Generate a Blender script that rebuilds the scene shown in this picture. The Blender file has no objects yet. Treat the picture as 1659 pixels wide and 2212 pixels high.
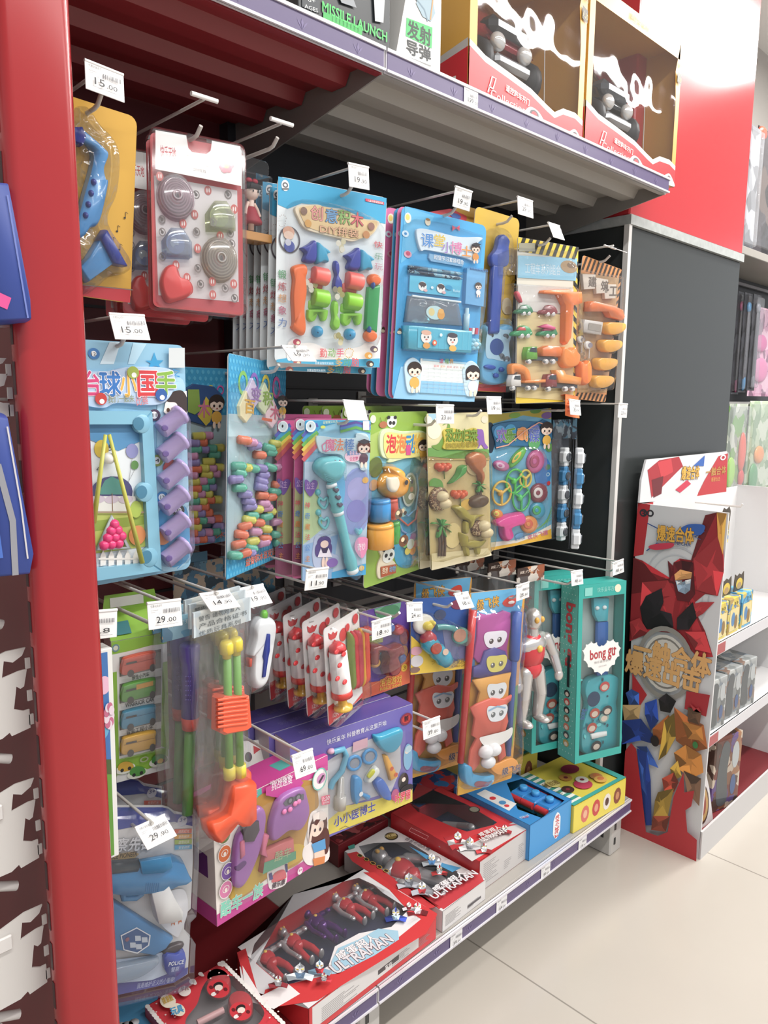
import bpy, math, random
from mathutils import Vector, Matrix
random.seed(7)
sc = bpy.context.scene
COL = sc.collection
# ---------------------------------------------------------------- camera, world, lights, exposure
CF, CYAW, CPIT, CROL, CH = 1625.81, .795103, .150565, .0084713, 1.30
fw = Vector((math.cos(CYAW)*math.cos(CPIT), math.sin(CYAW)*math.cos(CPIT), -math.sin(CPIT)))
r0 = fw.cross(Vector((0, 0, 1))).normalized(); u0 = r0.cross(fw)
rt = math.cos(CROL)*r0 + math.sin(CROL)*u0; up = -math.sin(CROL)*r0 + math.cos(CROL)*u0
CO = Vector((0, 0, CH))
cd = bpy.data.cameras.new('camera'); cam = bpy.data.objects.new('camera', cd); COL.objects.link(cam)
cd.sensor_fit = 'VERTICAL'; cd.sensor_height = 32; cd.sensor_width = 24; cd.lens = CF/2212*32; cd.clip_start = .02
cam.matrix_world = Matrix(((rt.x, up.x, -fw.x, 0), (rt.y, up.y, -fw.y, 0), (rt.z, up.z, -fw.z, CH), (0, 0, 0, 1)))
sc.camera = cam
w = bpy.data.worlds.new('store_air'); sc.world = w; w.use_nodes = True
w.node_tree.nodes['Background'].inputs[0].default_value = (.93, .95, 1, 1)
w.node_tree.nodes['Background'].inputs[1].default_value = .7
def area(name, loc, size, power, col=(1, .98, .95), aim=None):
    l = bpy.data.lights.new(name, 'AREA'); l.shape = 'RECTANGLE'; l.size, l.size_y = size; l.energy = power; l.color = col
    o = bpy.data.objects.new(name, l); COL.objects.link(o); o.location = loc
    if aim: o.rotation_euler = (Vector(aim)-Vector(loc)).to_track_quat('-Z', 'Y').to_euler()
    return o
area('ceiling_tube_row', (2.0, -.35, 3.0), (5.0, .08), 98)
area('ceiling_tube_row', (2.0, -1.7, 3.0), (5.0, .1), 60)
area('ceiling_tube_row', (3.7, .44, 3.0), (1.3, .3), 60)
sc.view_settings.view_transform = 'Standard'; sc.view_settings.look = 'None'; sc.view_settings.gamma = 1
sc.view_settings.exposure = .14; sc.view_settings.use_curve_mapping = False
sc.cycles.max_bounces = 10; sc.cycles.transparent_max_bounces = 24
# ---------------------------------------------------------------- materials
MATS = {}
def lin(h):
    h = h.lstrip('#')
    if len(h) == 3: h = ''.join(c*2 for c in h)
    v = [int(h[i:i+2], 16)/255 for i in (0, 2, 4)]
    v = [x/12.92 if x <= .04045 else ((x+.055)/1.055)**2.4 for x in v]; g = .3*v[0]+.59*v[1]+.11*v[2]
    return tuple(x*.91+.09*g+.006 for x in v) + (1,)
def nm(name):
    mt = bpy.data.materials.new(name); mt.use_nodes = True
    return mt, mt.node_tree, mt.node_tree.nodes['Principled BSDF']
def m(h, r=.45, met=0, coat=0):
    k = (h, r, met, coat)
    if k not in MATS:
        mt, nt, b = nm('surface_' + h.strip('#'))
        b.inputs['Base Color'].default_value = lin(h); b.inputs['Roughness'].default_value = r; b.inputs['Metallic'].default_value = met
        b.inputs['Coat Weight'].default_value = coat; b.inputs['Coat Roughness'].default_value = .1
        MATS[k] = mt
    return MATS[k]
def paint(h, r=.35, amt=.12, scale=30, met=0):
    k = ('paint', h, r, amt, scale)
    if k not in MATS:
        mt, nt, b = nm('paint_' + h.strip('#')); N = nt.nodes; L = nt.links
        tc = N.new('ShaderNodeTexCoord'); n = N.new('ShaderNodeTexNoise'); n.inputs['Scale'].default_value = scale; n.inputs['Detail'].default_value = 4
        rp = N.new('ShaderNodeValToRGB'); c = lin(h)
        rp.color_ramp.elements[0].color = tuple(x*(1-amt) for x in c[:3])+(1,); rp.color_ramp.elements[1].color = tuple(min(1, x*(1+amt)) for x in c[:3])+(1,)
        L.new(tc.outputs['Object'], n.inputs['Vector']); L.new(n.outputs['Fac'], rp.inputs[0]); L.new(rp.outputs[0], b.inputs['Base Color'])
        b.inputs['Roughness'].default_value = r; b.inputs['Metallic'].default_value = met
        MATS[k] = mt
    return MATS[k]
def busy(cols, scale=40, r=.35, name='art'):
    # a busy all-over printed illustration: random cells in the print's own inks
    k = ('busy', tuple(cols), scale, r)
    if k not in MATS:
        mt, nt, b = nm('printed_'+name); N = nt.nodes; L = nt.links
        tc = N.new('ShaderNodeTexCoord'); n = N.new('ShaderNodeTexNoise'); n.inputs['Scale'].default_value = scale*.6; n.inputs['Detail'].default_value = 3
        mx = N.new('ShaderNodeMixRGB'); mx.inputs[0].default_value = .06; v = N.new('ShaderNodeTexVoronoi'); v.inputs['Scale'].default_value = scale
        sp = N.new('ShaderNodeSeparateColor'); rp = N.new('ShaderNodeValToRGB'); rp.color_ramp.interpolation = 'CONSTANT'
        L.new(tc.outputs['Object'], n.inputs['Vector']); L.new(tc.outputs['Object'], mx.inputs[1]); L.new(n.outputs['Color'], mx.inputs[2])
        L.new(mx.outputs[0], v.inputs['Vector']); L.new(v.outputs['Color'], sp.inputs[0]); L.new(sp.outputs[0], rp.inputs[0])
        e = rp.color_ramp.elements
        while len(e) < len(cols): e.new(.5)
        for i, c in enumerate(cols): e[i].position = i/len(cols); e[i].color = lin(c)
        L.new(rp.outputs[0], b.inputs['Base Color']); b.inputs['Roughness'].default_value = r
        MATS[k] = mt
    return MATS[k]
def film(tint='#fbfcfd', gloss=.06, rough=.07, bump=0, scale=25, haze=.015):
    k = ('film', tint, gloss, rough, bump, scale, haze)
    if k not in MATS:
        mt = bpy.data.materials.new('clear_plastic_film'); mt.use_nodes = True; nt = mt.node_tree; N = nt.nodes; L = nt.links
        N.remove(N['Principled BSDF']); out = N['Material Output']
        t = N.new('ShaderNodeBsdfTransparent'); t.inputs[0].default_value = lin(tint)
        d = N.new('ShaderNodeBsdfDiffuse'); d.inputs[0].default_value = (.9, .92, .95, 1)
        g = N.new('ShaderNodeBsdfGlossy'); g.inputs['Roughness'].default_value = rough
        lw = N.new('ShaderNodeLayerWeight'); lw.inputs[0].default_value = .35
        ma = N.new('ShaderNodeMath'); ma.operation = 'MULTIPLY_ADD'; ma.inputs[1].default_value = .3; ma.inputs[2].default_value = gloss*.5
        L.new(lw.outputs['Fresnel'], ma.inputs[0])
        m1 = N.new('ShaderNodeMixShader'); m1.inputs[0].default_value = haze; L.new(t.outputs[0], m1.inputs[1]); L.new(d.outputs[0], m1.inputs[2])
        m2 = N.new('ShaderNodeMixShader'); L.new(ma.outputs[0], m2.inputs[0]); L.new(m1.outputs[0], m2.inputs[1]); L.new(g.outputs[0], m2.inputs[2])
        L.new(m2.outputs[0], out.inputs[0])
        if bump:
            tc = N.new('ShaderNodeTexCoord'); n = N.new('ShaderNodeTexNoise'); n.inputs['Scale'].default_value = scale; n.inputs['Detail'].default_value = 2
            bm = N.new('ShaderNodeBump'); bm.inputs['Strength'].default_value = bump; bm.inputs['Distance'].default_value = .02
            L.new(tc.outputs['Object'], n.inputs['Vector']); L.new(n.outputs['Fac'], bm.inputs['Height']); L.new(bm.outputs[0], g.inputs['Normal']); L.new(bm.outputs[0], lw.inputs['Normal'])
        MATS[k] = mt
    return MATS[k]
FILM = film(); CRINK = film(gloss=.12, bump=.5, scale=22, haze=.03); BAG = film(gloss=.10, bump=.5, scale=14, haze=.03)
WHITE = '#f0efec'; INK = '#2b2a2e'
# ---------------------------------------------------------------- geometry helpers
def ray(px, py): return fw + rt*((px-829.5)/CF) - up*((py-1106)/CF)
def on_plane(px, py, axis, val):       # measured point of the photograph on a plane of the place
    R = ray(px, py); t = (val-CO[axis])/R[axis]; return CO+R*t
def rot(a, b, g):
    return (Matrix.Rotation(math.radians(a), 4, 'Z') @ Matrix.Rotation(math.radians(b), 4, 'X') @ Matrix.Rotation(math.radians(g), 4, 'Y'))
class Thing:
    def __init__(s, name, label, cat, loc, ang=(0, 0, 0), group=None, w=.1, h=.1):
        s.o = bpy.data.objects.new(name, None); COL.objects.link(s.o); s.o.empty_display_size = .02
        s.M = Matrix.Translation(loc) @ rot(*ang); s.o.matrix_world = s.M; s.I = s.M.inverted(); s.I3 = s.I.to_3x3()
        s.o['label'] = label; s.o['category'] = cat
        if group: s.o['group'] = group
        s.w, s.h = w, h; s.z = (1, 0, 0)
    def Z(s, k, ox, oy): s.z = (1/k, ox, oy); return s
    def pt(s, p, d=0):
        px = s.z[1]+p[0]*s.z[0]; py = s.z[2]+p[1]*s.z[0]
        o = s.I @ CO; r = s.I3 @ ray(px, py); t = (-d-o.y)/r.y
        return (o.x+r.x*t, o.z+r.z*t)
    def part(s, name, parent=None, label=None): return PB(name, s, parent or s.o, label)
def struct(name): return PB(name, None, None, None, 'structure')
class PB:
    def __init__(s, name, th=None, parent=None, label=None, kind=None):
        s.name, s.th, s.parent, s.label, s.kind = name, th, parent, label, kind
        s.v = []; s.f = []; s.mi = []; s.sm = []; s.ms = []; s.lay = .0006; s.raw = 0; s.clip = None
    def mat(s, mt):
        if isinstance(mt, str): mt = m(mt)
        if mt not in s.ms: s.ms.append(mt)
        return s.ms.index(mt)
    def add(s, vs, fs, mt, smooth=0):
        n = len(s.v); s.v += [tuple(v) for v in vs]; i = s.mat(mt)
        for f in fs: s.f.append(tuple(n+k for k in f)); s.mi.append(i); s.sm.append(smooth)
        return s
    def P(s, pts, d=0):
        return [tuple(p) for p in pts] if s.raw else [s.th.pt(p, d) for p in pts]
    def D(s, d):
        if d is None: s.lay += .00016; return s.lay
        return d
    def _clip(s, pts):
        x0, x1, z0, z1 = s.clip
        for ax, v, sg in ((0, x0, 1), (0, x1, -1), (1, z0, 1), (1, z1, -1)):
            out = []
            for i, p in enumerate(pts):
                q = pts[i-1]; a = (q[ax]-v)*sg; b = (p[ax]-v)*sg
                if (a < 0) != (b < 0):
                    t = a/(a-b); out.append((q[0]+(p[0]-q[0])*t, q[1]+(p[1]-q[1])*t))
                if b >= 0: out.append(p)
            pts = out
            if not pts: return pts
        return pts
    def lpoly(s, L, mt, d=None):
        if s.clip: L = s._clip(L)
        if len(L) < 3: return s
        a = sum(L[i-1][0]*L[i][1]-L[i][0]*L[i-1][1] for i in range(len(L)))
        if a < 0: L = L[::-1]
        d = s.D(d); return s.add([(x, -d, z) for x, z in L], [tuple(range(len(L)))], mt)
    def poly(s, pts, mt, d=None): return s.lpoly(s.P(pts), mt, d)
    def rect(s, x0, y0, x1, y1, mt, d=None): return s.poly([(x0, y0), (x1, y0), (x1, y1), (x0, y1)], mt, d)
    def _el(s, c, rx, rz, d, a=0, n=24):
        if s.raw: cx, cz = c; lx, lz = rx, rz
        else:
            cx, cz = s.th.pt(c, d); lx = abs(s.th.pt((c[0]+rx, c[1]), d)[0]-cx); lz = abs(s.th.pt((c[0], c[1]+rz), d)[1]-cz)
        ca, sa = math.cos(math.radians(a)), math.sin(math.radians(a)); R = []
        for i in range(n):
            t = 2*math.pi*i/n; x, z = lx*math.cos(t), lz*math.sin(t); R.append((cx+x*ca-z*sa, cz+x*sa+z*ca))
        return R
    def ell(s, c, rx, rz, mt, d=None, a=0, n=20): return s.lpoly(s._el(c, rx, rz, 0, a, n), mt, d)
    def ring(s, c, r0, r1, mt, d=None, n=28, asp=1):
        A = s._el(c, r1, r1*asp, 0, 0, n); B = s._el(c, r0, r0*asp, 0, 0, n); d = s.D(d)
        return s.add([(x, -d, z) for x, z in A]+[(x, -d, z) for x, z in B], [(i, (i+1) % n, n+(i+1) % n, n+i) for i in range(n)], mt)
    def line(s, pts, wd, mt, d=None):       # printed stroke, wd in metres
        L = s.P(pts); d = s.D(d); A = []; B = []
        for i, p in enumerate(L):
            q0 = L[max(0, i-1)]; q1 = L[min(len(L)-1, i+1)]; dx, dz = q1[0]-q0[0], q1[1]-q0[1]; n = math.hypot(dx, dz) or 1
            ox, oz = -dz/n*wd/2, dx/n*wd/2; A.append((p[0]+ox, -d, p[1]+oz)); B.append((p[0]-ox, -d, p[1]-oz))
        k = len(L); return s.add(A+B, [(i, k+i, k+i+1, i+1) for i in range(k-1)], mt)
    def puff(s, pts, d0, h, mt, k=.35, n=5, L=None):     # solid relief with rounded rim, flat back
        L = L or s.P(pts, d0)
        a = sum(L[i-1][0]*L[i][1]-L[i][0]*L[i-1][1] for i in range(len(L)))
        if a < 0: L = L[::-1]
        cx = sum(p[0] for p in L)/len(L); cz = sum(p[1] for p in L)/len(L); N = len(L); V = []; F = []
        V += [(x, -d0, z) for x, z in L]
        for j in range(n+1):
            t = j/n*math.pi/2; q = 1-k*(1-math.cos(t)); V += [(cx+(x-cx)*q, -(d0+h*(.25+.75*math.sin(t))), cz+(z-cz)*q) for x, z in L]
        for j in range(n+1):
            for i in range(N):
                i2 = (i+1) % N; F.append((j*N+i, j*N+i2, (j+1)*N+i2, (j+1)*N+i))
        F.append(tuple((n+1)*N+i for i in range(N))); F.append(tuple(range(N))[::-1])
        return s.add(V, F, mt, 1)
    def dome(s, c, rx, rz, d0, h, mt, a=0, k=1, n=20): return s.puff(None, d0, h, mt, k if k < 1 else .97, 5, s._el(c, rx, rz, d0, a, n))
    def slab(s, pts, d0, d1, mt, side=None, L=None, ch=0):   # extruded outline, d0 back, d1 front
        L = L or s.P(pts, (d0+d1)/2)
        a = sum(L[i-1][0]*L[i][1]-L[i][0]*L[i-1][1] for i in range(len(L)))
        if a < 0: L = L[::-1]
        N = len(L); cx = sum(p[0] for p in L)/N; cz = sum(p[1] for p in L)/N
        rings = [(d0, 0)]+([(d1-ch, 0), (d1, ch)] if ch else [(d1, 0)]); V = []
        for d, c in rings:
            for x, z in L:
                q = math.hypot(x-cx, z-cz) or 1; f = 1-c/q; V.append((cx+(x-cx)*f, -d, cz+(z-cz)*f))
        F = []
        for j in range(len(rings)-1): F += [(j*N+i, j*N+(i+1) % N, (j+1)*N+(i+1) % N, (j+1)*N+i) for i in range(N)]
        s.add(V, F+([] if getattr(mt, 'name', '').startswith('clear') else [tuple(range(N))[::-1]]), side or mt); n0 = len(s.v)-len(rings)*N+(len(rings)-1)*N
        s.f.append(tuple(n0+i for i in range(N))); s.mi.append(s.mat(mt)); s.sm.append(0); return s
    def box(s, x0, x1, y0, y1, z0, z1, mt, b=0):
        if not b:
            V = [(x, y, z) for z in (z0, z1) for y in (y0, y1) for x in (x0, x1)]
            return s.add(V, [(0, 2, 3, 1), (4, 5, 7, 6), (0, 1, 5, 4), (2, 6, 7, 3), (0, 4, 6, 2), (1, 3, 7, 5)], mt)
        b = min(b, .49*min(x1-x0, y1-y0, z1-z0)); V = []; F = []   # rounded box: 8 corners x 3
        for iz, z in enumerate((z0, z1)):
            for iy, y in enumerate((y0, y1)):
                for ix, x in enumerate((x0, x1)):
                    sx, sy, sz = (1-2*ix)*b, (1-2*iy)*b, (1-2*iz)*b
                    V += [(x, y+sy, z+sz), (x+sx, y, z+sz), (x+sx, y+sy, z)]
        c = lambda ix, iy, iz, k: ((iz*2+iy)*2+ix)*3+k
        for i in (0, 1):
            f = [c(i, 0, 0, 0), c(i, 1, 0, 0), c(i, 1, 1, 0), c(i, 0, 1, 0)]; F.append(f if i else f[::-1])
            f = [c(0, i, 0, 1), c(1, i, 0, 1), c(1, i, 1, 1), c(0, i, 1, 1)]; F.append(f if not i else f[::-1])
            f = [c(0, 0, i, 2), c(1, 0, i, 2), c(1, 1, i, 2), c(0, 1, i, 2)]; F.append(f if i else f[::-1])
        for p in (0, 1):
            for q in (0, 1):
                F.append([c(p, q, 0, 0), c(p, q, 1, 0), c(p, q, 1, 1), c(p, q, 0, 1)])
                F.append([c(p, 0, q, 0), c(p, 1, q, 0), c(p, 1, q, 2), c(p, 0, q, 2)])
                F.append([c(0, p, q, 1), c(1, p, q, 1), c(1, p, q, 2), c(0, p, q, 2)])
        for iz in (0, 1):
            for iy in (0, 1):
                for ix in (0, 1): F.append([c(ix, iy, iz, 0), c(ix, iy, iz, 1), c(ix, iy, iz, 2)])
        return s.add(V, F, mt)
    def tube(s, pts, r, mt, n=8, closed=0, r1=None):   # pts in local 3D (x, y, z)
        pts = [Vector(p) for p in pts]; K = len(pts); V = []; F = []; ref = None
        for i, p in enumerate(pts):
            t = (pts[(i+1) % K if closed else min(K-1, i+1)]-pts[i-1 if closed else max(0, i-1)]).normalized()
            if ref is None: ref = t.cross(Vector((0, 0, 1)) if abs(t.z) < .9 else Vector((1, 0, 0))).normalized()
            a = (ref-t*ref.dot(t)).normalized(); ref = a; b = t.cross(a)
            rr_ = r if r1 is None else r+(r1-r)*i/(K-1)
            V += [p+(a*math.cos(2*math.pi*j/n)+b*math.sin(2*math.pi*j/n))*rr_ for j in range(n)]
        for i in range(K if closed else K-1):
            i2 = (i+1) % K; F += [(i*n+j, i*n+(j+1) % n, i2*n+(j+1) % n, i2*n+j) for j in range(n)]
        s.add(V, F, mt, 1)
        if not closed: s.add(V[:n], [tuple(range(n))[::-1]], mt); s.add(V[-n:], [tuple(range(n))], mt)
        return s
    def wire(s, pts, r, mt, d, n=8, closed=0):          # tube along photo points at relief depth d
        return s.tube([(x, -d, z) for x, z in s.P(pts, d)], r, mt, n, closed)
    def lathe(s, p0, axis, prof, mt, n=16):             # prof: (dist along axis, radius)
        p0 = Vector(p0); t = Vector(axis).normalized(); a = t.cross(Vector((0, 0, 1)) if abs(t.z) < .9 else Vector((1, 0, 0))).normalized(); b = t.cross(a)
        V = [p0+t*q+(a*math.cos(2*math.pi*j/n)+b*math.sin(2*math.pi*j/n))*max(r, 1e-5) for q, r in prof for j in range(n)]
        F = [(i*n+j, i*n+(j+1) % n, (i+1)*n+(j+1) % n, (i+1)*n+j) for i in range(len(prof)-1) for j in range(n)]
        return s.add(V, F+[tuple(range(n))[::-1], tuple(range((len(prof)-1)*n, len(prof)*n))], mt, 1)
    def lrod(s, p0, p1, prof, d, mt, n=14):             # lathe between two photo points; prof: (fraction, radius m)
        a, b = s.P([p0, p1], d); L = math.dist(a, b)
        return s.lathe((a[0], -d, a[1]), (b[0]-a[0], 0, b[1]-a[1]), [(f*L, r) for f, r in prof], mt, n)
    def ball(s, c, rx, ry, rz, mt, n=14, k=9):
        V = []; F = []
        for i in range(k+1):
            t = math.pi*i/k; st = max(math.sin(t), 1e-4)
            V += [(c[0]+rx*st*math.cos(2*math.pi*j/n), c[1]+ry*st*math.sin(2*math.pi*j/n), c[2]-rz*math.cos(t)) for j in range(n)]
        for i in range(k): F += [(i*n+j, i*n+(j+1) % n, (i+1)*n+(j+1) % n, (i+1)*n+j) for j in range(n)]
        return s.add(V, F, mt, 1)
    def pball(s, p, r, mt, d, n=14):
        x, z = s.P([p], d)[0]; return s.ball((x, -d, z), r, r, r, mt, n)
    def text(s, body, p0, p1, hgt, mt, d=None, off=0, out=None, outoff=.05, n=1):
        # p0 -> p1: baseline ends, hgt: glyph height in the same units
        a, b = s.P([p0, p1]); 
        if s.raw: hh = hgt
        else: q = s.th.pt((p0[0], p0[1]-hgt), 0); hh = abs(q[1]-a[1])
        V, F, x0, x1, y1 = glyphs(body)
        L = math.dist(a, b); ux, uz = (b[0]-a[0])/L, (b[1]-a[1])/L; kx = L/(x1-x0); kz = hh/y1
        def place(V, F, mt, d):
            s.add([(a[0]+ux*(x-x0)*kx-uz*y*kz, -d, a[1]+uz*(x-x0)*kx+ux*y*kz) for x, y in V], F, mt)
        def strokes(R, n, mt, d):
            for i in range(n): c, q = R*math.cos(2*math.pi*i/n), R*math.sin(2*math.pi*i/n); place([(x+c, y+q) for x, y in V], F, mt, d+i*.000018)
        if out: strokes(off*.5+outoff*.62, 8, out, s.D(None))
        dd = s.D(d)
        if off > .008: strokes(off*.55, 4, mt, dd)
        place(V, F, mt, dd+.00008)
        return s
    def done(s, raw=0):
        me = bpy.data.meshes.new(s.name); me.from_pydata(s.v, [], s.f)
        for mt in s.ms: me.materials.append(mt)
        me.polygons.foreach_set('material_index', s.mi); me.polygons.foreach_set('use_smooth', [bool(x) for x in s.sm]); me.update()
        o = bpy.data.objects.new(s.name, me); COL.objects.link(o)
        if s.parent: o.parent = s.parent
        if s.label: o['label'] = s.label
        if s.kind: o['kind'] = s.kind
        s.o = o; return o
GL = {}
def glyphs(body, off=0):
    k = (body, off)
    if k not in GL:
        cu = bpy.data.curves.new('t', 'FONT'); cu.body = body; cu.resolution_u = 2; cu.offset = off
        o = bpy.data.objects.new('t', cu); me = o.to_mesh()
        V = [(v.co.x, v.co.y) for v in me.vertices]; F = [tuple(p.vertices) for p in me.polygons]
        o.to_mesh_clear(); bpy.data.objects.remove(o); bpy.data.curves.remove(cu)
        if off: b = glyphs(body, 0)[2:]
        else: b = (min(v[0] for v in V), max(v[0] for v in V), max(v[1] for v in V))
        GL[k] = (V, F) + tuple(b)
    return GL[k]
def facet(p, pts, c_):     # printed shape broken into tonal facets, as in machine artwork
    cx = sum(q[0] for q in pts)/len(pts); cy = sum(q[1] for q in pts)/len(pts); p.poly(pts, c_); v = [int(c_[i:i+2], 16) for i in (1, 3, 5)]; d = p.D(None)
    for i in range(len(pts)):
        k = random.choice((.62, .8, .9, 1.12, 1.3)); a, b = pts[i-1], pts[i]; q = random.uniform(.25, .6)
        p.poly([a, b, (b[0]+(cx-b[0])*q, b[1]+(cy-b[1])*q), (a[0]+(cx-a[0])*.8, a[1]+(cy-a[1])*.8)], '#%02x%02x%02x' % tuple(min(255, int(x*k)) for x in v), d+i*.000012)
def mech(p, x, y, s, c1, c2, c3='#dfe2e6'):     # printed robot bust: shoulders, chest, crested head
    for pts, c_ in (([(-1.3, .1), (-.5, -.2), (.5, -.2), (1.3, .1), (1.1, .8), (.5, .6), (-.5, .6), (-1.1, .8)], c1), ([(-.5, -.2), (.5, -.2), (.3, .5), (-.3, .5)], c2), ([(-.4, -.9), (0, -1.3), (.4, -.9), (.42, -.4), (.15, -.1), (-.15, -.1), (-.42, -.4)], c3), ([(-.12, -1.0), (0, -1.4), (.12, -1.0), (.06, -.6), (-.06, -.6)], c1), ([(-.34, -.62), (-.1, -.52), (-.14, -.42), (-.34, -.48)], '#e6c24a'), ([(.34, -.62), (.1, -.52), (.14, -.42), (.34, -.48)], '#e6c24a')):
        facet(p, [(x+a*s, y+b*s*.8) for a, b in pts], c_)
def rr(w, h, r, x0=None, z0=0, n=4):      # rounded rectangle, local, bottom at z0, centred unless x0
    x0 = -w/2 if x0 is None else x0; L = []
    for cx, cz, a in ((x0+w-r, z0+r, -90), (x0+w-r, z0+h-r, 0), (x0+r, z0+h-r, 90), (x0+r, z0+r, 180)):
        for i in range(n+1):
            t = math.radians(a+90*i/n); L.append((cx+r*math.cos(t), cz+r*math.sin(t)))
    return L
def loft(path, n=10):
    # smooth closed curve through photo points (Catmull-Rom)
    L = []; K = len(path)
    for i in range(K):
        p0, p1, p2, p3 = path[i-1], path[i], path[(i+1) % K], path[(i+2) % K]
        for j in range(n//2):
            t = j/(n//2); L.append(tuple(.5*(2*b+(c-a)*t+(2*a-5*b+4*c-d)*t*t+(3*b-a-3*c+d)*t**3) for a, b, c, d in zip(p0, p1, p2, p3)))
    return L
def copy_tree(o, loc=None, label=None, dz=None):
    c = o.copy(); COL.objects.link(c)
    if loc is not None: c.location = o.location+Vector(loc)
    if dz: c.rotation_euler.z += dz
    if label: c['label'] = label
    for ch in list(o.children):
        k = ch.copy(); COL.objects.link(k); k.parent = c
        for g in list(ch.children):
            q = g.copy(); COL.objects.link(q); q.parent = k
    return c
def card(F, name, label, cat, col, group=None, r=.01, th=.0015, back='#d9d6cf', zoom=(1, 0, 0), pname='backing_card'):
    t = Thing(name, label, cat, F[:3], F[3:6], group, F[6], F[7]); t.Z(*zoom)
    p = t.part(pname); L = rr(F[6], F[7], r); p.slab(None, 0, th, col if not isinstance(col, str) else m(col, .3), m(back), L=L)
    p.lay = th+.0003; p.clip = (-F[6]/2+.0008, F[6]/2-.0008, .0008, F[7]-.0008); return t, p
def kid(p, c, k, hair='#3a2f2c', shirt='#eeb83f', bob=0, hat=None):     # printed cartoon child, c chin-ish centre of face, k face radius
    x, y = c
    p.ell((x, y+k*1.9), k*.75, k*.9, shirt); p.ell((x-k*.35, y+k*3), k*.22, k*.5, '#f7dcc8'); p.ell((x+k*.35, y+k*3), k*.22, k*.5, '#f7dcc8')
    p.ell((x, y-k*.25), k*1.12, k*1.15, hair)
    if bob: p.rect(x-k*1.1, y-k*.2, x-k*.7, y+k*.9, hair); p.rect(x+k*.7, y-k*.2, x+k*1.1, y+k*.9, hair)
    p.ell((x, y+k*.12), k*.95, k*.86, '#fae3d0')
    p.poly([(x-k*.95, y-k*.1), (x-k*.6, y-k*.85), (x+k*.6, y-k*.85), (x+k*.95, y-k*.1), (x+k*.4, y-k*.4), (x, y-k*.15), (x-k*.4, y-k*.4)], hair)
    for s in (-1, 1): p.ell((x+s*k*.4, y+k*.25), k*.15, k*.2, '#2c2220'); p.ell((x+s*k*.62, y+k*.52), k*.14, k*.09, '#f2b3a0')
    p.ell((x, y+k*.6), k*.13, k*.06, '#c45a4c')
    if hat: p.poly([(x-k*1.2, y-k*1.0), (x, y-k*1.5), (x+k*1.2, y-k*1.0), (x, y-k*.6)], hat)
# ---------------------------------------------------------------- the setting
def tiles():
    mt, nt, b = nm('glazed_floor_tile'); N = nt.nodes; L = nt.links
    tc = N.new('ShaderNodeTexCoord'); mp = N.new('ShaderNodeMapping'); mp.inputs['Location'].default_value = TILE_OFF
    br = N.new('ShaderNodeTexBrick'); br.offset = 0; br.inputs['Scale'].default_value = 1; br.inputs['Brick Width'].default_value = .78; br.inputs['Row Height'].default_value = .78
    br.inputs['Mortar Size'].default_value = .0022; br.inputs['Mortar Smooth'].default_value = .2
    br.inputs['Color1'].default_value = lin('#beb6ab'); br.inputs['Color2'].default_value = lin('#c1b9ae'); br.inputs['Mortar'].default_value = lin('#8f887e')
    n = N.new('ShaderNodeTexNoise'); n.inputs['Scale'].default_value = 3; n.inputs['Detail'].default_value = 5
    mx = N.new('ShaderNodeMixRGB'); mx.blend_type = 'MULTIPLY'; mx.inputs[0].default_value = .10
    L.new(tc.outputs['Object'], mp.inputs[0]); L.new(mp.outputs[0], br.inputs['Vector']); L.new(tc.outputs['Object'], n.inputs['Vector'])
    L.new(br.outputs['Color'], mx.inputs[1]); L.new(n.outputs['Fac'], mx.inputs[2]); L.new(mx.outputs[0], b.inputs['Base Color'])
    b.inputs['Roughness'].default_value = .22; return mt
TILE_OFF = (.25, .42, 0)
p = struct('floor'); p.box(-4, 9, -4, 5, -.05, 0, tiles()); p.done()
p = struct('ceiling'); p.box(-4, 9, -4, 5, 3.06, 3.1, m('#e9e9e6', .8)); p.done()
p = struct('wall_back'); p.box(-4, 9, 1.62, 1.7, 0, 3.06, m('#b9b4ae', .8)); p.done()
RED = paint('#b3131c', .28, .06, 8); REDIN = m('#8f1a22', .4); GREY = paint('#8d8882', .45, .04, 12); LGREY = paint('#bdbab5', .4, .04, 12)
DARK = m('#2a2b30', .5); RAILW = m('#d9d6dc', .25); PURP = m('#5c4f78', .3)
# pillar at the end of the run: red laminate above, black panel below
t = Thing('pillar', 'square pillar clad in glossy red above and black panel below', 'pillar', (2.35, 1.3, 0))
t.w = 0
def wbox(p, x0, x1, y0, y1, z0, z1, mt, b=0):
    o = t.o.location; return p.box(x0-o.x, x1-o.x, y0-o.y, y1-o.y, z0-o.z, z1-o.z, mt, b)
PX0, PX1, PY0 = 1.94, 2.72, 1.05
p = t.part('upper_cladding'); wbox(p, PX0, PX1, PY0, 1.6, 1.79, 3.05, m('#c2202c', .16, 0, .3), .004); p.done()
p = t.part('lower_panel'); wbox(p, PX0+.004, PX1, PY0+.004, 1.6, 0, 1.765, m('#303434', .3), .003); p.done()
p = t.part('metal_trim')
wbox(p, PX0-.002, PX1+.004, PY0-.006, 1.6, 1.765, 1.79, paint('#a9adab', .3, .25, 60)); p.done()
p = t.part('corner_strip'); wbox(p, PX0-.004, PX0+.012, PY0-.003, PY0+.012, 0, 1.765, m('#cfccc8', .4)); p.done()
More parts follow.
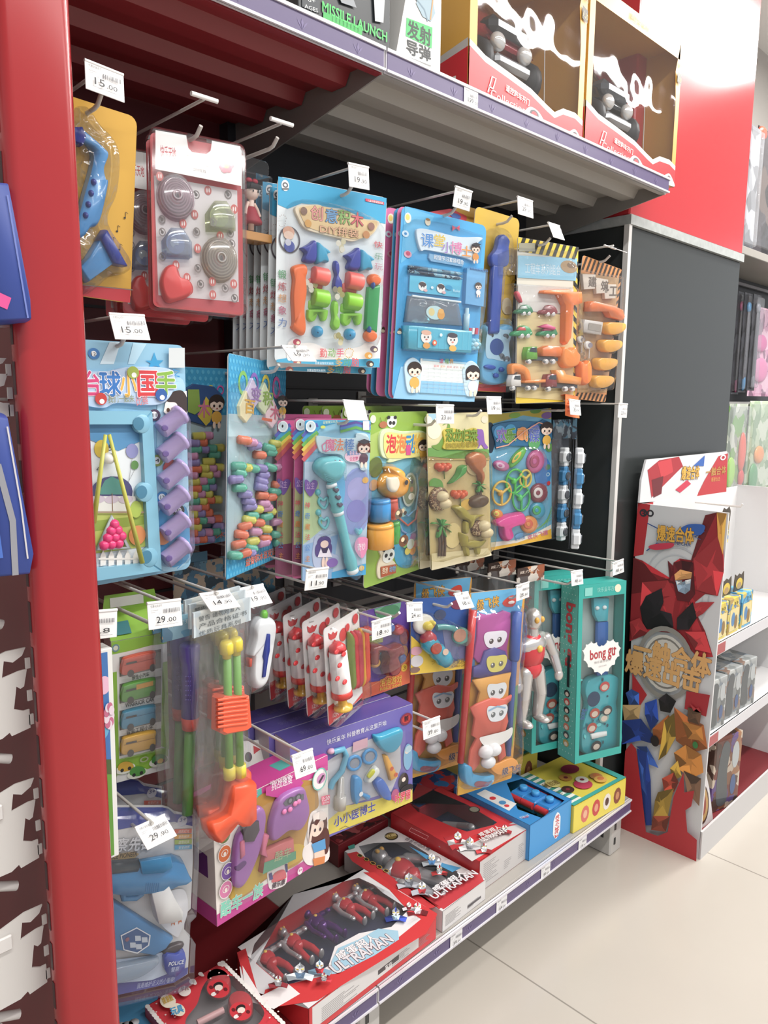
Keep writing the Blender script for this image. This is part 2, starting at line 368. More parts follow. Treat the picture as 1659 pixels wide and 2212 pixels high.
# main gondola
JX, EX, LX, FY, BY = .916, 1.93, .355, .94, 1.40
t = Thing('gondola_frame', 'dark backed gondola frame carrying the hooks and shelves', 'gondola', (1.4, BY, 0))
p = t.part('back_panel')
wbox(p, LX, JX, BY, BY+.02, .1, 1.95, m('#5d1219', .5)); wbox(p, JX, EX, BY, BY+.02, .78, 1.95, m('#24252a', .5)); wbox(p, JX, EX, BY, BY+.02, .1, .78, m('#6d6864', .5))
for i in range(12): wbox(p, LX, EX, BY-.003, BY, .2+i*.14, .205+i*.14, m('#1b1b1e', .5))
p.done()
for x in (JX, EX-.03):
    p = t.part('upright'); wbox(p, x-.02, x+.02, BY-.03, BY+.01, 0, 2.0, DARK)
    p.done()
for x in (JX, EX-.035):
    p = t.part('base_foot'); wbox(p, x-.03, x+.03, .962, BY, 0, .135, LGREY, .004)
    for k in range(2): wbox(p, x-.032, x-.029, .985, .993, .05+k*.04, .07+k*.04, m('#3a3a3a')); wbox(p, x-.012, x-.004, .960, .963, .03+k*.045, .05+k*.045, m('#3a3a3a'))
    p.done()
def label_print(p, big, small, w, h, x0=0, z0=0, faint=1):
    # printed shelf label: name, bar code, price - raw local units, lower-left at x0, z0
    p.raw = 1; g = '#8b8a8c'
    p.text('优惠玩具系列', (x0+.08*w, z0+.82*h), (x0+.42*w, z0+.82*h), .10*h, g)
    for i, (a, b) in enumerate(((.08, .3), (.08, .22), (.3, .36))): p.lpoly([(x0+a*w, z0+(.7-.07*i)*h), (x0+b*w, z0+(.7-.07*i)*h), (x0+b*w, z0+(.715-.07*i)*h), (x0+a*w, z0+(.715-.07*i)*h)], '#b5b4b6')
    x = .44
    while x < .9:
        ww = random.choice((.012, .02, .03)); p.lpoly([(x0+x*w, z0+.56*h), (x0+(x+ww)*w, z0+.56*h), (x0+(x+ww)*w, z0+.72*h), (x0+x*w, z0+.72*h)], '#77767a'); x += ww+random.choice((.015, .025))
    if big:
        p.text(big, (x0+.2*w, z0+.2*h), (x0+(.2+.13*len(big))*w, z0+.2*h), .25*h, INK, off=.012)
        p.text('.'+small, (x0+(.25+.13*len(big))*w, z0+.2*h), (x0+(.53+.13*len(big))*w, z0+.2*h), .17*h, INK, off=.008)
    p.lpoly([(x0+.14*w, z0+.1*h), (x0+.86*w, z0+.1*h), (x0+.86*w, z0+.115*h), (x0+.14*w, z0+.115*h)], '#a3a2a5')
    p.raw = 0
def shelf(name, label, x0, x1, z, red, labels, ribs, rail_h, z_rail, brackets=()):
    global t
    t = Thing(name, label, 'shelf', ((x0+x1)/2, FY+.2, z)); o = t.o.location
    M1 = m('#8a1a22', .4) if red else paint('#a7a29b', .45, .05, 10)
    p = t.part('deck'); wbox(p, x0, x1, FY+.012, BY-.004, z-.006, z, M1, .001); wbox(p, x0, x1, FY+.008, FY+.02, z-.03, z-.001, M1)
    p.done()
    if ribs:
        for y in ribs:
            p = t.part('rib'); yy = y-o.y
            p.add([(xx-o.x, yy+dy, -.006-dz) for xx in (x0+.004, x1-.004) for dy, dz in ((-.03, 0), (-.018, .02), (.018, .02), (.03, 0))], [(0, 1, 5, 4), (1, 2, 6, 5), (2, 3, 7, 6), (0, 3, 2, 1), (4, 5, 6, 7)], M1); p.done()
        p = t.part('punched_strip')
        n = int((x1-x0)/.011)
        for i in range(n): wbox(p, x0+.01+i*.011, x0+.016+i*.011, FY+.035, FY+.038, z-.0068, z-.006, m('#3c3836'))
        p.done()
    for bx in brackets:
        p = t.part('bracket'); P = [(FY+.01, z-.03), (FY+.01, z-.005), (BY-.01, z-.005), (BY-.01, z-.105), (BY-.04, z-.105)]
        V = [(bx+dx-o.x, y-o.y, zz-o.z) for dx in (-.0015, .0015) for y, zz in P]
        p.add(V, [tuple(range(5)), tuple(range(9, 4, -1))]+[(i, 5+i, 5+(i+1) % 5, (i+1) % 5) for i in range(5)], m('#8b8680', .4)); p.done()
    rail = t.part('price_rail'); zr = z_rail-o.z; xo = x0-o.x; xe = x1-o.x; yy = FY-o.y
    rail.box(xo+.002, xe-.002, yy, yy+.006, zr, zr+rail_h, RAILW); rail.box(xo+.002, xe-.002, yy-.004, yy+.001, zr, zr+.004, RAILW); rail.box(xo+.002, xe-.002, yy-.004, yy+.001, zr+rail_h-.005, zr+rail_h, RAILW)
    rail.box(xo+.004, xe-.004, yy-.0012, yy, zr+.004, zr+rail_h-.005, PURP)
    for i in range(int((x1-x0)/.11)):      # faint lotus ornament of the strip
        rail.raw = 1; cx = xo+.06+i*.11; rail.lay = .2+.0013 if 0 else -yy+.0014
        for a in (-35, 0, 35): rail.lpoly([(cx, zr+.008), (cx+.010*math.sin(math.radians(a-14)), zr+.008+.010*math.cos(math.radians(a))), (cx+.017*math.sin(math.radians(a)), zr+.007+.017*math.cos(math.radians(a))), (cx+.010*math.sin(math.radians(a+14)), zr+.008+.010*math.cos(math.radians(a)))], m('#6d608c', .3))
        rail.raw = 0
    rail.done()
    for px, py, big, small in labels:
        c = on_plane(px, py, 1, FY-.002); q = t.part('price_label'); x = c.x-o.x
        q.lay = -yy+.0024; q.raw = 1; q.lpoly([(x-.02, zr+.001), (x+.02, zr+.001), (x+.02, zr+rail_h-.002), (x-.02, zr+rail_h-.002)], m('#e6e5e6', .3)); label_print(q, big, small, .04, rail_h-.006, x-.02, zr+.001); q.done()
    return t
RB = (1.05, 1.17, 1.29)
shelf('shelf', 'high red ribbed shelf above the blue saxophone card', LX, JX, 1.85, 1, (), RB, .036, 1.822)
shelf('shelf', 'high grey ribbed shelf holding the yellow window boxes', JX, EX, 1.85, 0, ((1017, 212, '199', '00'),), RB, .036, 1.822, (JX, EX-.004))
shelf('base_shelf', 'low red base shelf under the police pistol pack', LX, JX, .165, 1, (), None, .038, .126)
shelf('base_shelf', 'low grey base shelf holding the train and doughnut boxes', JX, EX, .165, 0, ((985, 2040, '39', '00'), (1083, 1965, '69', '00'), (1178, 1890, '59', '00'), (1258, 1822, '19', '90')), None, .038, .126)
# red slotted post of the neighbouring display, with its brackets and wire shelves
t = Thing('display_post', 'tall glossy red slotted steel post in front of the red bay', 'post', (.31, .80, 0))
p = t.part('post_body')
L = rr(.072, .03, .012, -.036, 0); 
V = [(x, -z+.03-.0, zz) for zz in (0, 2.3) for x, z in L]; n = len(L)
p.add(V, [(i, (i+1) % n, n+(i+1) % n, n+i) for i in range(n)], paint('#a3121b', .2, .10, 5), 1); p.add(V, [tuple(range(n, 2*n)), tuple(range(n))[::-1]], RED); p.done()
p = t.part('slot_column')
for i in range(44): p.box(-.0368, -.0355, .012, .018, .05+i*.05, .083+i*.05, m('#3d0a10'))
p.done()
t = Thing('side_display', 'dark red back panel of the side display, left of the post', 'display', (.287, 1.08, 0))
p = t.part('panel_sheet'); wbox(p, .28, .294, .832, 1.36, .05, 2.2, m('#6d0f18', .45)); p.done()
# measured poses: base centre x, y, z, yaw, tilt, roll, width, height
FIT = {
 'sax': (0.4584, 1.0652, 1.4354, -1.7875, 4.5289, 2.6874, 0.1291, 0.2517),
 'stamp': (0.6037, 1.0097, 1.4242, -17.1591, -5.6269, 2.1169, 0.1318, 0.2458),
 'doll': (0.7478, 1.0655, 1.552, 3.4669, 2.6111, -0.6086, 0.068, 0.1192),
 'diy': (0.8861, 1.047, 1.3565, -10.8086, 2.5891, 0.7277, 0.2147, 0.2995),
 'stat': (1.1692, 1.0465, 1.2954, -6.7131, 1.9782, 1.5089, 0.2264, 0.3616),
 'guit': (1.3733, 1.0787, 1.316, -1.492, 2.7489, 1.0727, 0.1534, 0.3857),
 'constr': (1.5433, 1.0268, 1.2916, -5.3786, -0.3655, -1.3784, 0.218, 0.3662),
 'orange': (1.7606, 1.0481, 1.2986, 0.2027, 3.0127, 3.1321, 0.1976, 0.3457),
 'pool': (0.4892, 1.0309, 1.0334, 1.9057, 0.6549, -0.2617, 0.2025, 0.3411),
 'blockB': (0.7145, 1.217, 1.0274, 3.6827, 3.0257, 0.2175, 0.1044, 0.3235),
 'blockF': (0.7506, 1.0889, 1.0019, 31.4234, 1.1145, 2.1573, 0.2435, 0.361),
 'wand': (0.8955, 1.0459, 0.9657, -14.3704, 2.431, 0.6615, 0.1332, 0.2946),
 'green': (1.0799, 1.0727, 0.9306, 11.0268, 2.1047, -0.2786, 0.2116, 0.3424),
 'dino': (1.2639, 1.042, 0.9407, 1.7167, -3.1447, -0.3067, 0.2144, 0.3294),
 'disc': (1.5714, 1.1004, 0.9331, -15.9799, 1.3577, -4.4701, 0.1957, 0.3388),
 'carbox': (0.5076, 1.0519, 0.7102, -11.0527, 5.639, -0.8735, 0.0829, 0.2345),
 'balloon': (0.9071, 1.024, 0.7042, 21.3637, -2.4519, -1.2736, 0.149, 0.1899),
 'redbub': (1.0838, 1.095, 0.6771, -1.8339, -1.5225, -0.2616, 0.1429, 0.1886),
 'blubub': (1.2126, 1.0538, 0.6992, -14.9225, -6.9792, 4.3695, 0.1579, 0.1657),
 'golf': (1.3522, 1.0274, 0.3832, -7.5198, -0.8274, 3.8375, 0.1825, 0.4786),
 'guitbox': (1.7625, 0.9598, 0.3376, -18.2803, -2.7587, 0.7238, 0.1627, 0.483),
 'police': (0.452, 0.9985, 0.3985, -10, -1.6, 3.0, 0.175, 0.2657),
 'pink': (0.7351, 1.0175, 0.422, 4.2884, -0.3131, -0.4273, 0.2615, 0.2079),
 'doctor': (0.9378, 1.0282, 0.456, -6.4166, -0.4051, -0.6587, 0.2938, 0.2165),
}
TAG = {   # price tag centre, yaw, tilt, roll
 'sax': (0.463, 0.985, 1.695, 0.866, -8.267, 4.095),
 'pool': (0.483, 0.985, 1.392, 0.252, -20.907, -1.81),
 'diy': (0.901, 0.985, 1.667, 5.458, 0.318, -4.943),
 'stat': (1.171, 0.985, 1.68, 0.172, 8.879, 0.97),
 'guit': (1.377, 0.985, 1.7, -3.207, -7.191, 1.728),
 'constr': (1.497, 0.985, 1.67, 3.688, -24.364, -1.069),
 'blockF': (0.771, 0.985, 1.37, -0.691, -47.168, -2.202),
 'wand': (0.895, 0.985, 1.278, 4.372, -22.725, 2.741),
 'green': (1.133, 0.985, 1.269, -1.999, -4.128, 1.045),
 'dino': (1.29, 0.985, 1.286, 1.648, -7.511, 0.234),
 'disc': (1.608, 0.985, 1.281, 2.749, -10.376, 3.872),
 'watch': (1.84, 0.985, 1.272, 2.386, 0.354, 1.738),
 'carbox': (0.519, 0.985, 0.984, 1.776, -12.005, 4.451),
 'baton': (0.612, 0.985, 0.988, 6.901, -58.248, 6.181),
 'gun': (0.679, 0.985, 0.983, 9.258, -41.695, 2.889),
 'wgun': (0.805, 0.985, 0.99, 1.559, 4.23, 3.677),
 'balloon': (0.963, 0.985, 0.868, -0.36, -1.473, -0.775),
 'redbub': (1.054, 0.985, 0.882, 6.995, -10.742, 10.028),
 'doctor': (1.094, 0.97, 0.632, -1.804, -7.58, 1.589),
 'blubub': (1.207, 0.985, 0.877, 8.365, -33.631, 6.932),
 'golf': (1.419, 0.985, 0.859, 0.218, -1.259, -1.401),
 'hero': (1.654, 0.985, 0.853, -2.419, -8.868, 2.486),
 'guitbox': (1.863, 0.985, 0.848, -6.191, -3.651, -4.712),
 'pink': (0.708, 0.9, 0.716, 13.849, -21.101, 8.812),
 'police': (0.464, 0.93, 0.688, 15.223, -52.847, 6.618),
}
# ---------------------------------------------------------------- peg hooks with their price tags
STEEL = m('#c9c6c0', .35, 0, .2); TAGW = m('#f1f0ee', .35)
def hook(x, z, label, price=None, tag=None, tip=1.0, dz=-.036, tbar=0, prong=1, blank=0, lower=0, group='wire peg hooks of the toy wall'):
    t = Thing('peg_hook', label, 'peg hook', (x, BY, z), group=group); o = Vector((x, BY, z))
    p = t.part('mount_plate'); p.box(-.014, .014, -.004, 0, dz-.02, .012, m('#8d8a86', .4), .001); p.done()
    ty = (tag[1] if tag else .985)-BY
    p = t.part('tag_arm'); p.tube([(0, 0, 0), (0, ty+.006, 0)], .0024, STEEL)
    if tbar: p.tube([(-.021, ty+.004, .002), (.021, ty+.004, .002)], .0034, TAGW)
    if lower: p.tube([(0, 0, -.03), (0, ty+.02, -.03), (0, ty+.006, -.012)], .0024, STEEL)
    p.done()
    if prong:
        p = t.part('prong'); e = tip-BY; p.tube([(0, 0, dz), (0, e+.022, dz), (0, e+.012, dz+.002), (0, e, dz+.012)], .003, STEEL, 10); p.done()
    if tag:
        q = t.part('price_tag'); q.box(-.0255, .0255, 0, .0014, -.0185, .0175, TAGW, .0004)
        q.tube([(-.0255, .0008, .0175), (.0255, .0008, .0175)], .0022, TAGW, 8)
        q.lay = .0004
        if not blank: label_print(q, *price, .05, .035, -.025, -.0175)
        k = q.done(); k.location = Vector(tag[:3])-o; k.rotation_euler = rot(*tag[3:6]).to_euler()
    return t.o
def thook(key, label, price, **kw):
    tg = TAG[key]
    if key in ('carbox', 'baton'): k = .925/tg[1]; tg = (tg[0]*k, .925, CH+(tg[2]-CH)*k)+tg[3:]
    R = rot(*tg[3:6]); top = Vector(tg[:3])+R.to_3x3() @ Vector((0, 0, .017))
    kw.setdefault('dz', -.04)
    return hook(top.x, top.z, label, price, tg, **kw)
thook('sax', 'peg hook with 15.00 tag above the yellow saxophone card', ('15', '00'))
thook('pool', 'peg hook with 15.00 tag above the blue billiards card', ('15', '00'))
thook('diy', 'peg hook with 19.90 tag above the white block figure card', ('19', '90'))
thook('stat', 'peg hook with 19.90 tag above the blue stationery set', ('19', '90'))
thook('guit', 'peg hook with 29.90 tag above the yellow guitar card', ('29', '90'), tip=1.02)
thook('constr', 'peg hook with 29.90 tag above the striped truck card', ('29', '90'))
thook('blockF', 'peg hook whose 19.90 tag leans over the foot of the block figure card', ('19', '90'), tip=1.04)
thook('wand', 'peg hook with blank white tag above the blue magic wand card', None, blank=1)
thook('green', 'peg hook with 23.80 tag between panda card and dinosaur card', ('23', '80'), tip=1.01)
thook('dino', 'peg hook with 19.90 tag above the flying disc card', ('19', '90'), tip=1.02)
thook('disc', 'peg hook with 33.90 tag lying over the orange paper', ('33', '90'), dz=-.025)
thook('watch', 'peg hook with 33.90 tag nearest the black pillar in the middle row', ('33', '90'), prong=0)
thook('carbox', 'peg hook with 29.00 tag in front of the green car box', ('29', '00'), tip=.955)
thook('baton', 'peg hook with 14.90 tag above the orange toy gun bag', ('14', '90'), tip=.93)
thook('gun', 'peg hook with 19.90 tag above the white water gun bag', ('19', '90'), tip=1.03)
thook('wgun', 'double wire hook with 11.90 tag below the magic wand card', ('11', '90'), prong=0, lower=1)
thook('balloon', 'peg hook with 18.90 tag above the polka dot balloon packs', ('18', '90'), dz=-.032, tip=.985)
thook('redbub', 'peg hook with 24.80 tag beside the red bubble game card', ('24', '80'), tip=1.03)
thook('blubub', 'peg hook with 18.80 tag above the blue bubble game card', ('18', '80'), tip=1.02)
thook('golf', 'peg hook with 28.80 tag at the golf set card', ('28', '80'), tip=1.0)
thook('hero', 'peg hook with 48.80 tag over the left teal guitar box', ('48', '80'), tip=1.0)
thook('guitbox', 'peg hook with 48.80 tag over the right teal guitar box', ('48', '80'), prong=0, lower=1)
thook('doctor', 'double wire hook with 39.80 tag above the purple doctor box', ('39', '80'), prong=0, lower=1)
thook('pink', 'double wire hook with 69.00 tag above the pink car box', ('69', '00'), prong=0, lower=1)
thook('police', 'double wire hook with 29.90 tag in front of the police pistol pack', ('29', '90'), prong=0, lower=1)
c = on_plane(445, 212, 1, .985); hook(c.x, c.z, 'bare peg hook with white T end above the stamp packs', tbar=1, dz=-.045, tip=1.0)
c = on_plane(612, 265, 1, .985); hook(c.x, c.z, 'bare peg hook with white T end above the boxed doll', tbar=1, dz=-.03, tip=1.0)
c = on_plane(1330, 537, 1, .985); hook(c.x, c.z+.008, 'peg hook with tilted tag above the orange striped card', ('33', '90'), (c.x, .985, c.z, 4, -68, 8), dz=-.035)
c = on_plane(212, 1350, 1, .93); hook(c.x, c.z+.018, 'peg hook whose tag peeks out beside the red post', ('19', '8'), (c.x, .93, c.z, 0, -5, 6), prong=0)
# ---------------------------------------------------------------- first row of hanging toys
# saxophone card
t, p = card(FIT['sax'], 'toy_pack', 'yellow card with a blue toy saxophone, beside the red post', 'toy', '#dba832', r=.012, zoom=(2.765, 0, 0))
p.poly([(400, 1690), (790, 1728), (790, 1850), (400, 1800)], '#c93540'); p.line([(400, 1693), (790, 1732)], .0012, '#8d8478')
for x, y in ((700, 1370), (745, 1290), (670, 1440), (710, 1480), (700, 1540)):
    p.line([(x, y-22), (x, y+10)], .0007, INK); p.ell((x-5, y+12), 7, 5, INK); p.line([(x, y-22), (x+14, y-14)], .0007, INK)
p.done()
SX = m('#3f8fcf', .25, 0, .4); SN = m('#2b3a96', .3)
p = t.part('toy_saxophone')
p.puff(loft([(400, 790), (460, 770), (540, 830), (600, 885), (628, 925), (600, 1010), (612, 1080), (625, 1110), (575, 1330), (520, 1370), (480, 1420), (420, 1420), (470, 1200), (535, 940), (470, 840), (400, 850)]), .002, .016, SX, .12)
p.puff([(500, 1540), (575, 1420), (650, 1580), (500, 1690), (440, 1600)], .002, .02, SX, .15)
p.done(); SXO = p.o
p = t.part('bell_rim', SXO); p.puff([(563, 1432), (598, 1375), (725, 1598), (640, 1580)], .004, .024, SN, .1); p.done()
p = t.part('mouthpiece', SXO); p.puff([(380, 770), (462, 765), (488, 830), (470, 880), (400, 860)], .003, .02, SN, .2); p.done()
for x, y in ((555, 1088), (540, 1155), (523, 1222), (507, 1287)):
    p = t.part('key', SXO); p.dome((x, y), 17, 20, .016, .007, SN); p.done()
p = t.part('blister'); p.puff(loft([(430, 700), (560, 760), (660, 900), (650, 1150), (590, 1350), (740, 1600), (620, 1660), (430, 1700)]), .002, .03, film(gloss=.06, bump=.3, scale=40), .08); p.done()
# stamp packs: five in a row on the hook
t, p = card(FIT['stamp'], 'stamp_set', 'front clear pack of round roller stamps on red dotted card', 'toy', '#d9454b', 'clear stamp packs on the hook', r=.008, th=.001, zoom=(2.765, 0, 0))
p.poly([(918, 1050), (1415, 1140), (1425, 1805), (945, 1765)], '#f0e8e6')
random.seed(3)
for i, (x, y) in enumerate([(1170, 1165), (1240, 1140), (1360, 1165), (1160, 1285), (965, 1315), (1090, 1340), (1170, 1390), (1310, 1415), (1370, 1400), (1175, 1490), (965, 1540), (1045, 1590), (1175, 1610), (1110, 1665), (1190, 1705), (1260, 1690), (1335, 1730), (1385, 1705), (1390, 1790), (1260, 1770), (960, 1400), (945, 1070), (1260, 1340), (1385, 1265), (1370, 1470)]):
    if i % 2: p.ell((x, y), 21, 28, '#cf6a64'); p.ell((x-6, y), 4, 14, '#f3e4e0'); p.ell((x+7, y), 4, 14, '#f3e4e0')
    else: p.ring((x, y), 15, 21, m('#8a7f7c'), asp=1.25); p.ell((x, y), 9, 10, '#6a625f'); p.ell((x-7, y-12), 5, 6, '#6a625f')
p.poly([(918, 800), (1100, 832), (1112, 905), (1135, 930), (1220, 942), (1245, 920), (1252, 862), (1420, 895), (1425, 1130), (918, 1030)], '#f3f1ee')
p.text('快乐天地', (948, 955), (1040, 970), 65, '#c8323e', off=.02); p.text('滚动印章套装', (1098, 985), (1262, 1022), 44, '#b06a68'); p.text('DYM175', (1142, 1040), (1215, 1055), 18, '#7d7775')
for a in range(6): p.ell((1335+26*math.cos(a), 1010+26*math.sin(a)), 20, 20, '#e58d9c')
p.ell((1335, 1010), 16, 16, '#f6d66a'); p.done()
for cx, cy, rx, col, nmn in ((1045, 1185, 108, '#f0dde4', 'roller_stamp'), (1305, 1555, 105, '#efe6d6', 'roller_stamp')):
    p = t.part(nmn)
    for k in range(7):
        r = rx*(1-.13*k); x, z = t.pt((cx, cy)); q = abs(t.pt((cx+r, cy))[0]-x)
        p.tube([(x+q*math.cos(a*.2617), -.006-.002*k, z+q*1.12*math.sin(a*.2617)) for a in range(24)], .0014, film(tint=col, gloss=.16, haze=.3), 6, 1)
    p.dome((cx, cy), rx, rx*1.3, .0015, .016, film(tint=col, gloss=.1, haze=.16), k=.3); p.ell((cx, cy), 34, 44, '#a8757c', .004); p.ell((cx+8, cy-6), 14, 22, '#4f494c', .0045); p.done()
for cx, cy, col, c2 in ((1305, 1300, '#eaeed6', '#a9b56a'), (1045, 1460, '#d6e0f0', '#6f8fc4')):
    p = t.part('stamp_block'); p.puff([(cx-78, cy+85), (cx-82, cy-20), (cx-35, cy-88), (cx+35, cy-85), (cx+82, cy-10), (cx+85, cy+90)], .0015, .018, film(tint=col, gloss=.1, haze=.16), .2)
    p.ell((cx, cy), 55, 62, c2, .004); p.ell((cx-6, cy-5), 26, 30, '#e9ead9', .0045); p.ell((cx+8, cy+24), 18, 16, c2, .005); p.done()
p = t.part('red_eraser', label='smooth red rounded eraser'); p.puff(loft([(950, 1700), (975, 1610), (1030, 1590), (1060, 1660), (1125, 1690), (1135, 1760), (1060, 1800), (985, 1805)]), .0015, .016, m('#e0413f', .3), .2); p.done()
p = t.part('clamshell'); W, H = t.w, t.h; p.slab(None, -.006, .018, film(gloss=.05), L=rr(W+.006, H+.006, .01, None, -.003), ch=.004); p.done()
stamp = t.o
for i, (dy, lb) in enumerate(((.012, "second"), (.024, "third"), (.10, "fourth"), (.15, "rearmost"))):
    copy_tree(stamp, (-.002-.004*i+.012, dy, .0-.002*i), '%s clear stamp pack behind the front one, showing its left edge' % lb)
# boxed doll
F_ = FIT['doll']
t = Thing('boxed_doll', 'small clear box with a red dressed black haired doll', 'toy', F_[:3], F_[3:6], None, F_[6], F_[7]); t.Z(2.765, 0, 0)
W, H = t.w, t.h
p = t.part('box_shell'); p.box(-W/2, W/2, -.0, .045, 0, H*.88, FILM, .002); p.slab(None, -.005, -.003, FILM, L=rr(W*.8, H*.2, .008, None, H*.86)); p.done()
p = t.part('back_insert'); p.box(-W/2+.002, W/2-.002, .043, .0445, .002, H*.86, m('#2a2330')); p.done()
p = t.part('base_insert'); p.box(-W/2+.001, W/2-.001, .001, .042, .001, .014, m('#c98f45')); p.done()
DD = -.02
p = t.part('doll_body'); x, z = t.pt((1500, 1150), DD); p.ball((x, .02, z), .0135, .012, .0125, m('#f0d2c2', .5))
x2, z2 = t.pt((1497, 1330), DD); p.lathe((x, .02, z2-.012), (0, 0, 1), [(0, .005), (.02, .005), (z-z2+.01, .005)], m('#f0d2c2'))
for s in (-1, 1): p.tube([(x+s*.006, .02, z-.016), (x+s*.012, .018, z-.026), (x+s*.015, .016, z-.036)], .0028, m('#efc9b8'))
for s in (-1, 1): p.ball((x+s*.005, .0078, z+.0005), .0014, .0008, .0018, m('#1c1414'))
p.done(); DO_ = p.o
p = t.part('hair', DO_); p.ball((x, .0215, z+.006), .015, .0125, .011, m('#1d1719', .6)); p.puff(None, -.0085, .002, m('#1d1719', .6), .3, 3, [(x-.012, z+.004), (x+.012, z+.004), (x+.01, z+.012), (x-.01, z+.012)]); p.done()
p = t.part('bow', DO_); 
for s in (-1, 1): p.ball((x+s*.006, .018, z+.018), .006, .004, .004, m('#c81e3c'))
p.done()
p = t.part('dress', DO_); p.lathe((x, .02, z2-.002), (0, 0, 1), [(0, .018), (.004, .0185), (.014, .0125), (.024, .008), (.027, .005)], m('#a81830', .6), 18); p.done()
# block figure cards: one in front, six behind
t, p = card(FIT['diy'], 'block_figure_set', 'front white card of block figure parts, orange bone left and right', 'toy', '#dbe3e6', 'block figure cards in a row', zoom=(3.318, 560, 340))
p.poly([(125, 130), (920, 290), (910, 480), (760, 445), (600, 370), (300, 330), (200, 370), (110, 330)], '#38a7d4')
p.poly([(120, 1450), (300, 1420), (900, 1440), (900, 1530), (120, 1520)], '#45aed6')
p.poly(loft([(200, 1340), (240, 1300), (300, 1330), (380, 1330), (520, 1380), (700, 1360), (760, 1330), (830, 1350), (865, 1390), (860, 1440), (300, 1450), (200, 1450)]), '#f1efeb')
p.ell((182, 203), 28, 40, '#e8eaec'); p.ring((182, 200), 10, 20, m('#6b6f75')); p.rect(160, 222, 206, 234, '#777')
p.poly(rr(0, 0, 0) if 0 else [(755, 295), (888, 322), (888, 342), (755, 315)], '#d9415c'); p.text('儿童创意益智玩具', (770, 316), (880, 337), 14, '#fff')
p.ring((212, 592), 66, 76, m('#57525a'), asp=1.25); p.ell((205, 535), 42, 40, '#d7a58c'); p.ell((205, 560), 36, 30, '#e8c9b5'); p.ell((210, 640), 38, 42, '#5360a8'); p.ell((200, 610), 22, 25, '#c9cbd8')
for i, (a, b) in enumerate(zip('锻炼想象力', ('#5a9a6c', '#b05a62', '#c99a70', '#b96a84', '#6b86b8'))): p.text(a, (128, 860+i*86), (186, 868+i*86), 56, b, off=.012)
p.text('快', (812, 640), (872, 652), 42, '#d8606a', off=.02); p.text('乐', (815, 725), (872, 735), 42, '#7aa88c'); p.text('玩', (815, 800), (872, 810), 42, '#c98a9c')
for i in range(14):
    a = i*.45; p.ell((150+28*math.cos(a), 460+42*math.sin(a)), 4, 5, '#b9b4b4'); p.ell((628+30*math.cos(a), 1402+32*math.sin(a)), 4, 5, '#d8b06a')
for a, x, c_ in zip('勤动手', (415, 475, 535), ('#d8555c', '#7fae63', '#d8647c')): p.text(a, (x, 1425), (x+50, 1428), 58, c_, off=.02)
for a, x, c_ in zip('多动脑', (525, 582, 640), ('#d8a23c', '#5fa98a', '#e0555c')): p.text(a, (x, 1492), (x+50, 1496), 58, c_, off=.02)
for x, y, c_ in ((250, 1325, '#b0475c'), (800, 1375, '#6a5a68'), (760, 1420, '#d79a3c'), (770, 1480, '#3f3a40'), (250, 1470, '#b9655c')): p.ell((x, y), 28, 24, c_); p.ell((x+8, y+4), 12, 12, '#e9d8b8')
for x, y in ((340, 920), (535, 985), (540, 640), (520, 1290)):
    for k in range(5): p.ell((x+random.uniform(-45, 45), y+random.uniform(-38, 38)), 18, 22, random.choice(('#a8a060', '#c9c3a0', '#8f8a72', '#d8d5c4')))
p.text('创意益智积木系列', (370, 1480), (500, 1484), 18, '#e8f2f6')
p.clip = None; p.done()
p = t.part('title_badge'); BD = [(250, 370), (290, 345), (420, 340), (480, 370), (640, 395), (740, 440), (845, 455), (850, 490), (800, 560), (735, 580), (660, 605), (560, 580), (430, 550), (320, 510), (270, 430)]
p.slab(loft(BD), .0015, .008, m('#e6d6b8', .4), ch=.001); p.lay = .0086
p.poly(loft([(270, 375), (300, 360), (420, 355), (640, 410), (740, 455), (825, 465), (790, 550), (660, 590), (440, 540), (330, 500), (285, 430)]), '#e3c48c')
for a, x, y, c_ in (('创', 350, 440, '#e89a92'), ('意', 455, 460, '#6fa8d8'), ('积', 545, 468, '#8dbb62'), ('木', 638, 486, '#d8606a')): p.text(a, (x, y), (x+86, y+14), 92, c_, off=.03, out='#5b3a2a', outoff=.035)
p.text('DIY拼装', (415, 540), (690, 578), 56, '#e8b48c', off=.02, out='#6b4630', outoff=.03)
for x, y, c_ in ((300, 390, '#8a6a58'), (330, 480, '#d7a04c'), (780, 500, '#9a6a5c'), (745, 560, '#c98a50')): p.ell((x, y), 24, 28, c_)
p.done()
def bow_piece(p, pts1, pts2, d=.002):
    p.puff(loft(pts1), d, .014, m('#3a44a6', .35), .3); p.puff(loft(pts2), d, .014, m('#36a5cc', .35), .3)
for dx, dy in ((0, 0), (313, 52)):
    p = t.part('fish_head'); bow_piece(p, [(285+dx, 655+dy), (310+dx, 640+dy), (345+dx, 620+dy), (375+dx, 597+dy), (393+dx, 620+dy), (390+dx, 745+dy), (340+dx, 762+dy), (300+dx, 740+dy), (315+dx, 690+dy)], [(395+dx, 615+dy), (440+dx, 640+dy), (492+dx, 680+dy), (465+dx, 700+dy), (478+dx, 755+dy), (440+dx, 752+dy), (392+dx, 760+dy)]); p.done()
OR, GN, LG, CR, BL = m('#f4701e', .35), m('#1f9a4c', .4), m('#8ad02a', .35), m('#ee6a60', .4), m('#2f9fd2', .35)
p = t.part('orange_bone'); p.puff(loft([(225, 790), (300, 765), (328, 790), (315, 850), (322, 960), (305, 1100), (315, 1250), (285, 1275), (222, 1225), (230, 1180), (222, 1000), (232, 880)]), .002, .012, OR, .15); p.done()
p = t.part('green_bone'); p.puff([(765, 930), (850, 915), (825, 1260), (745, 1230)], .002, .01, GN, .12); p.done()
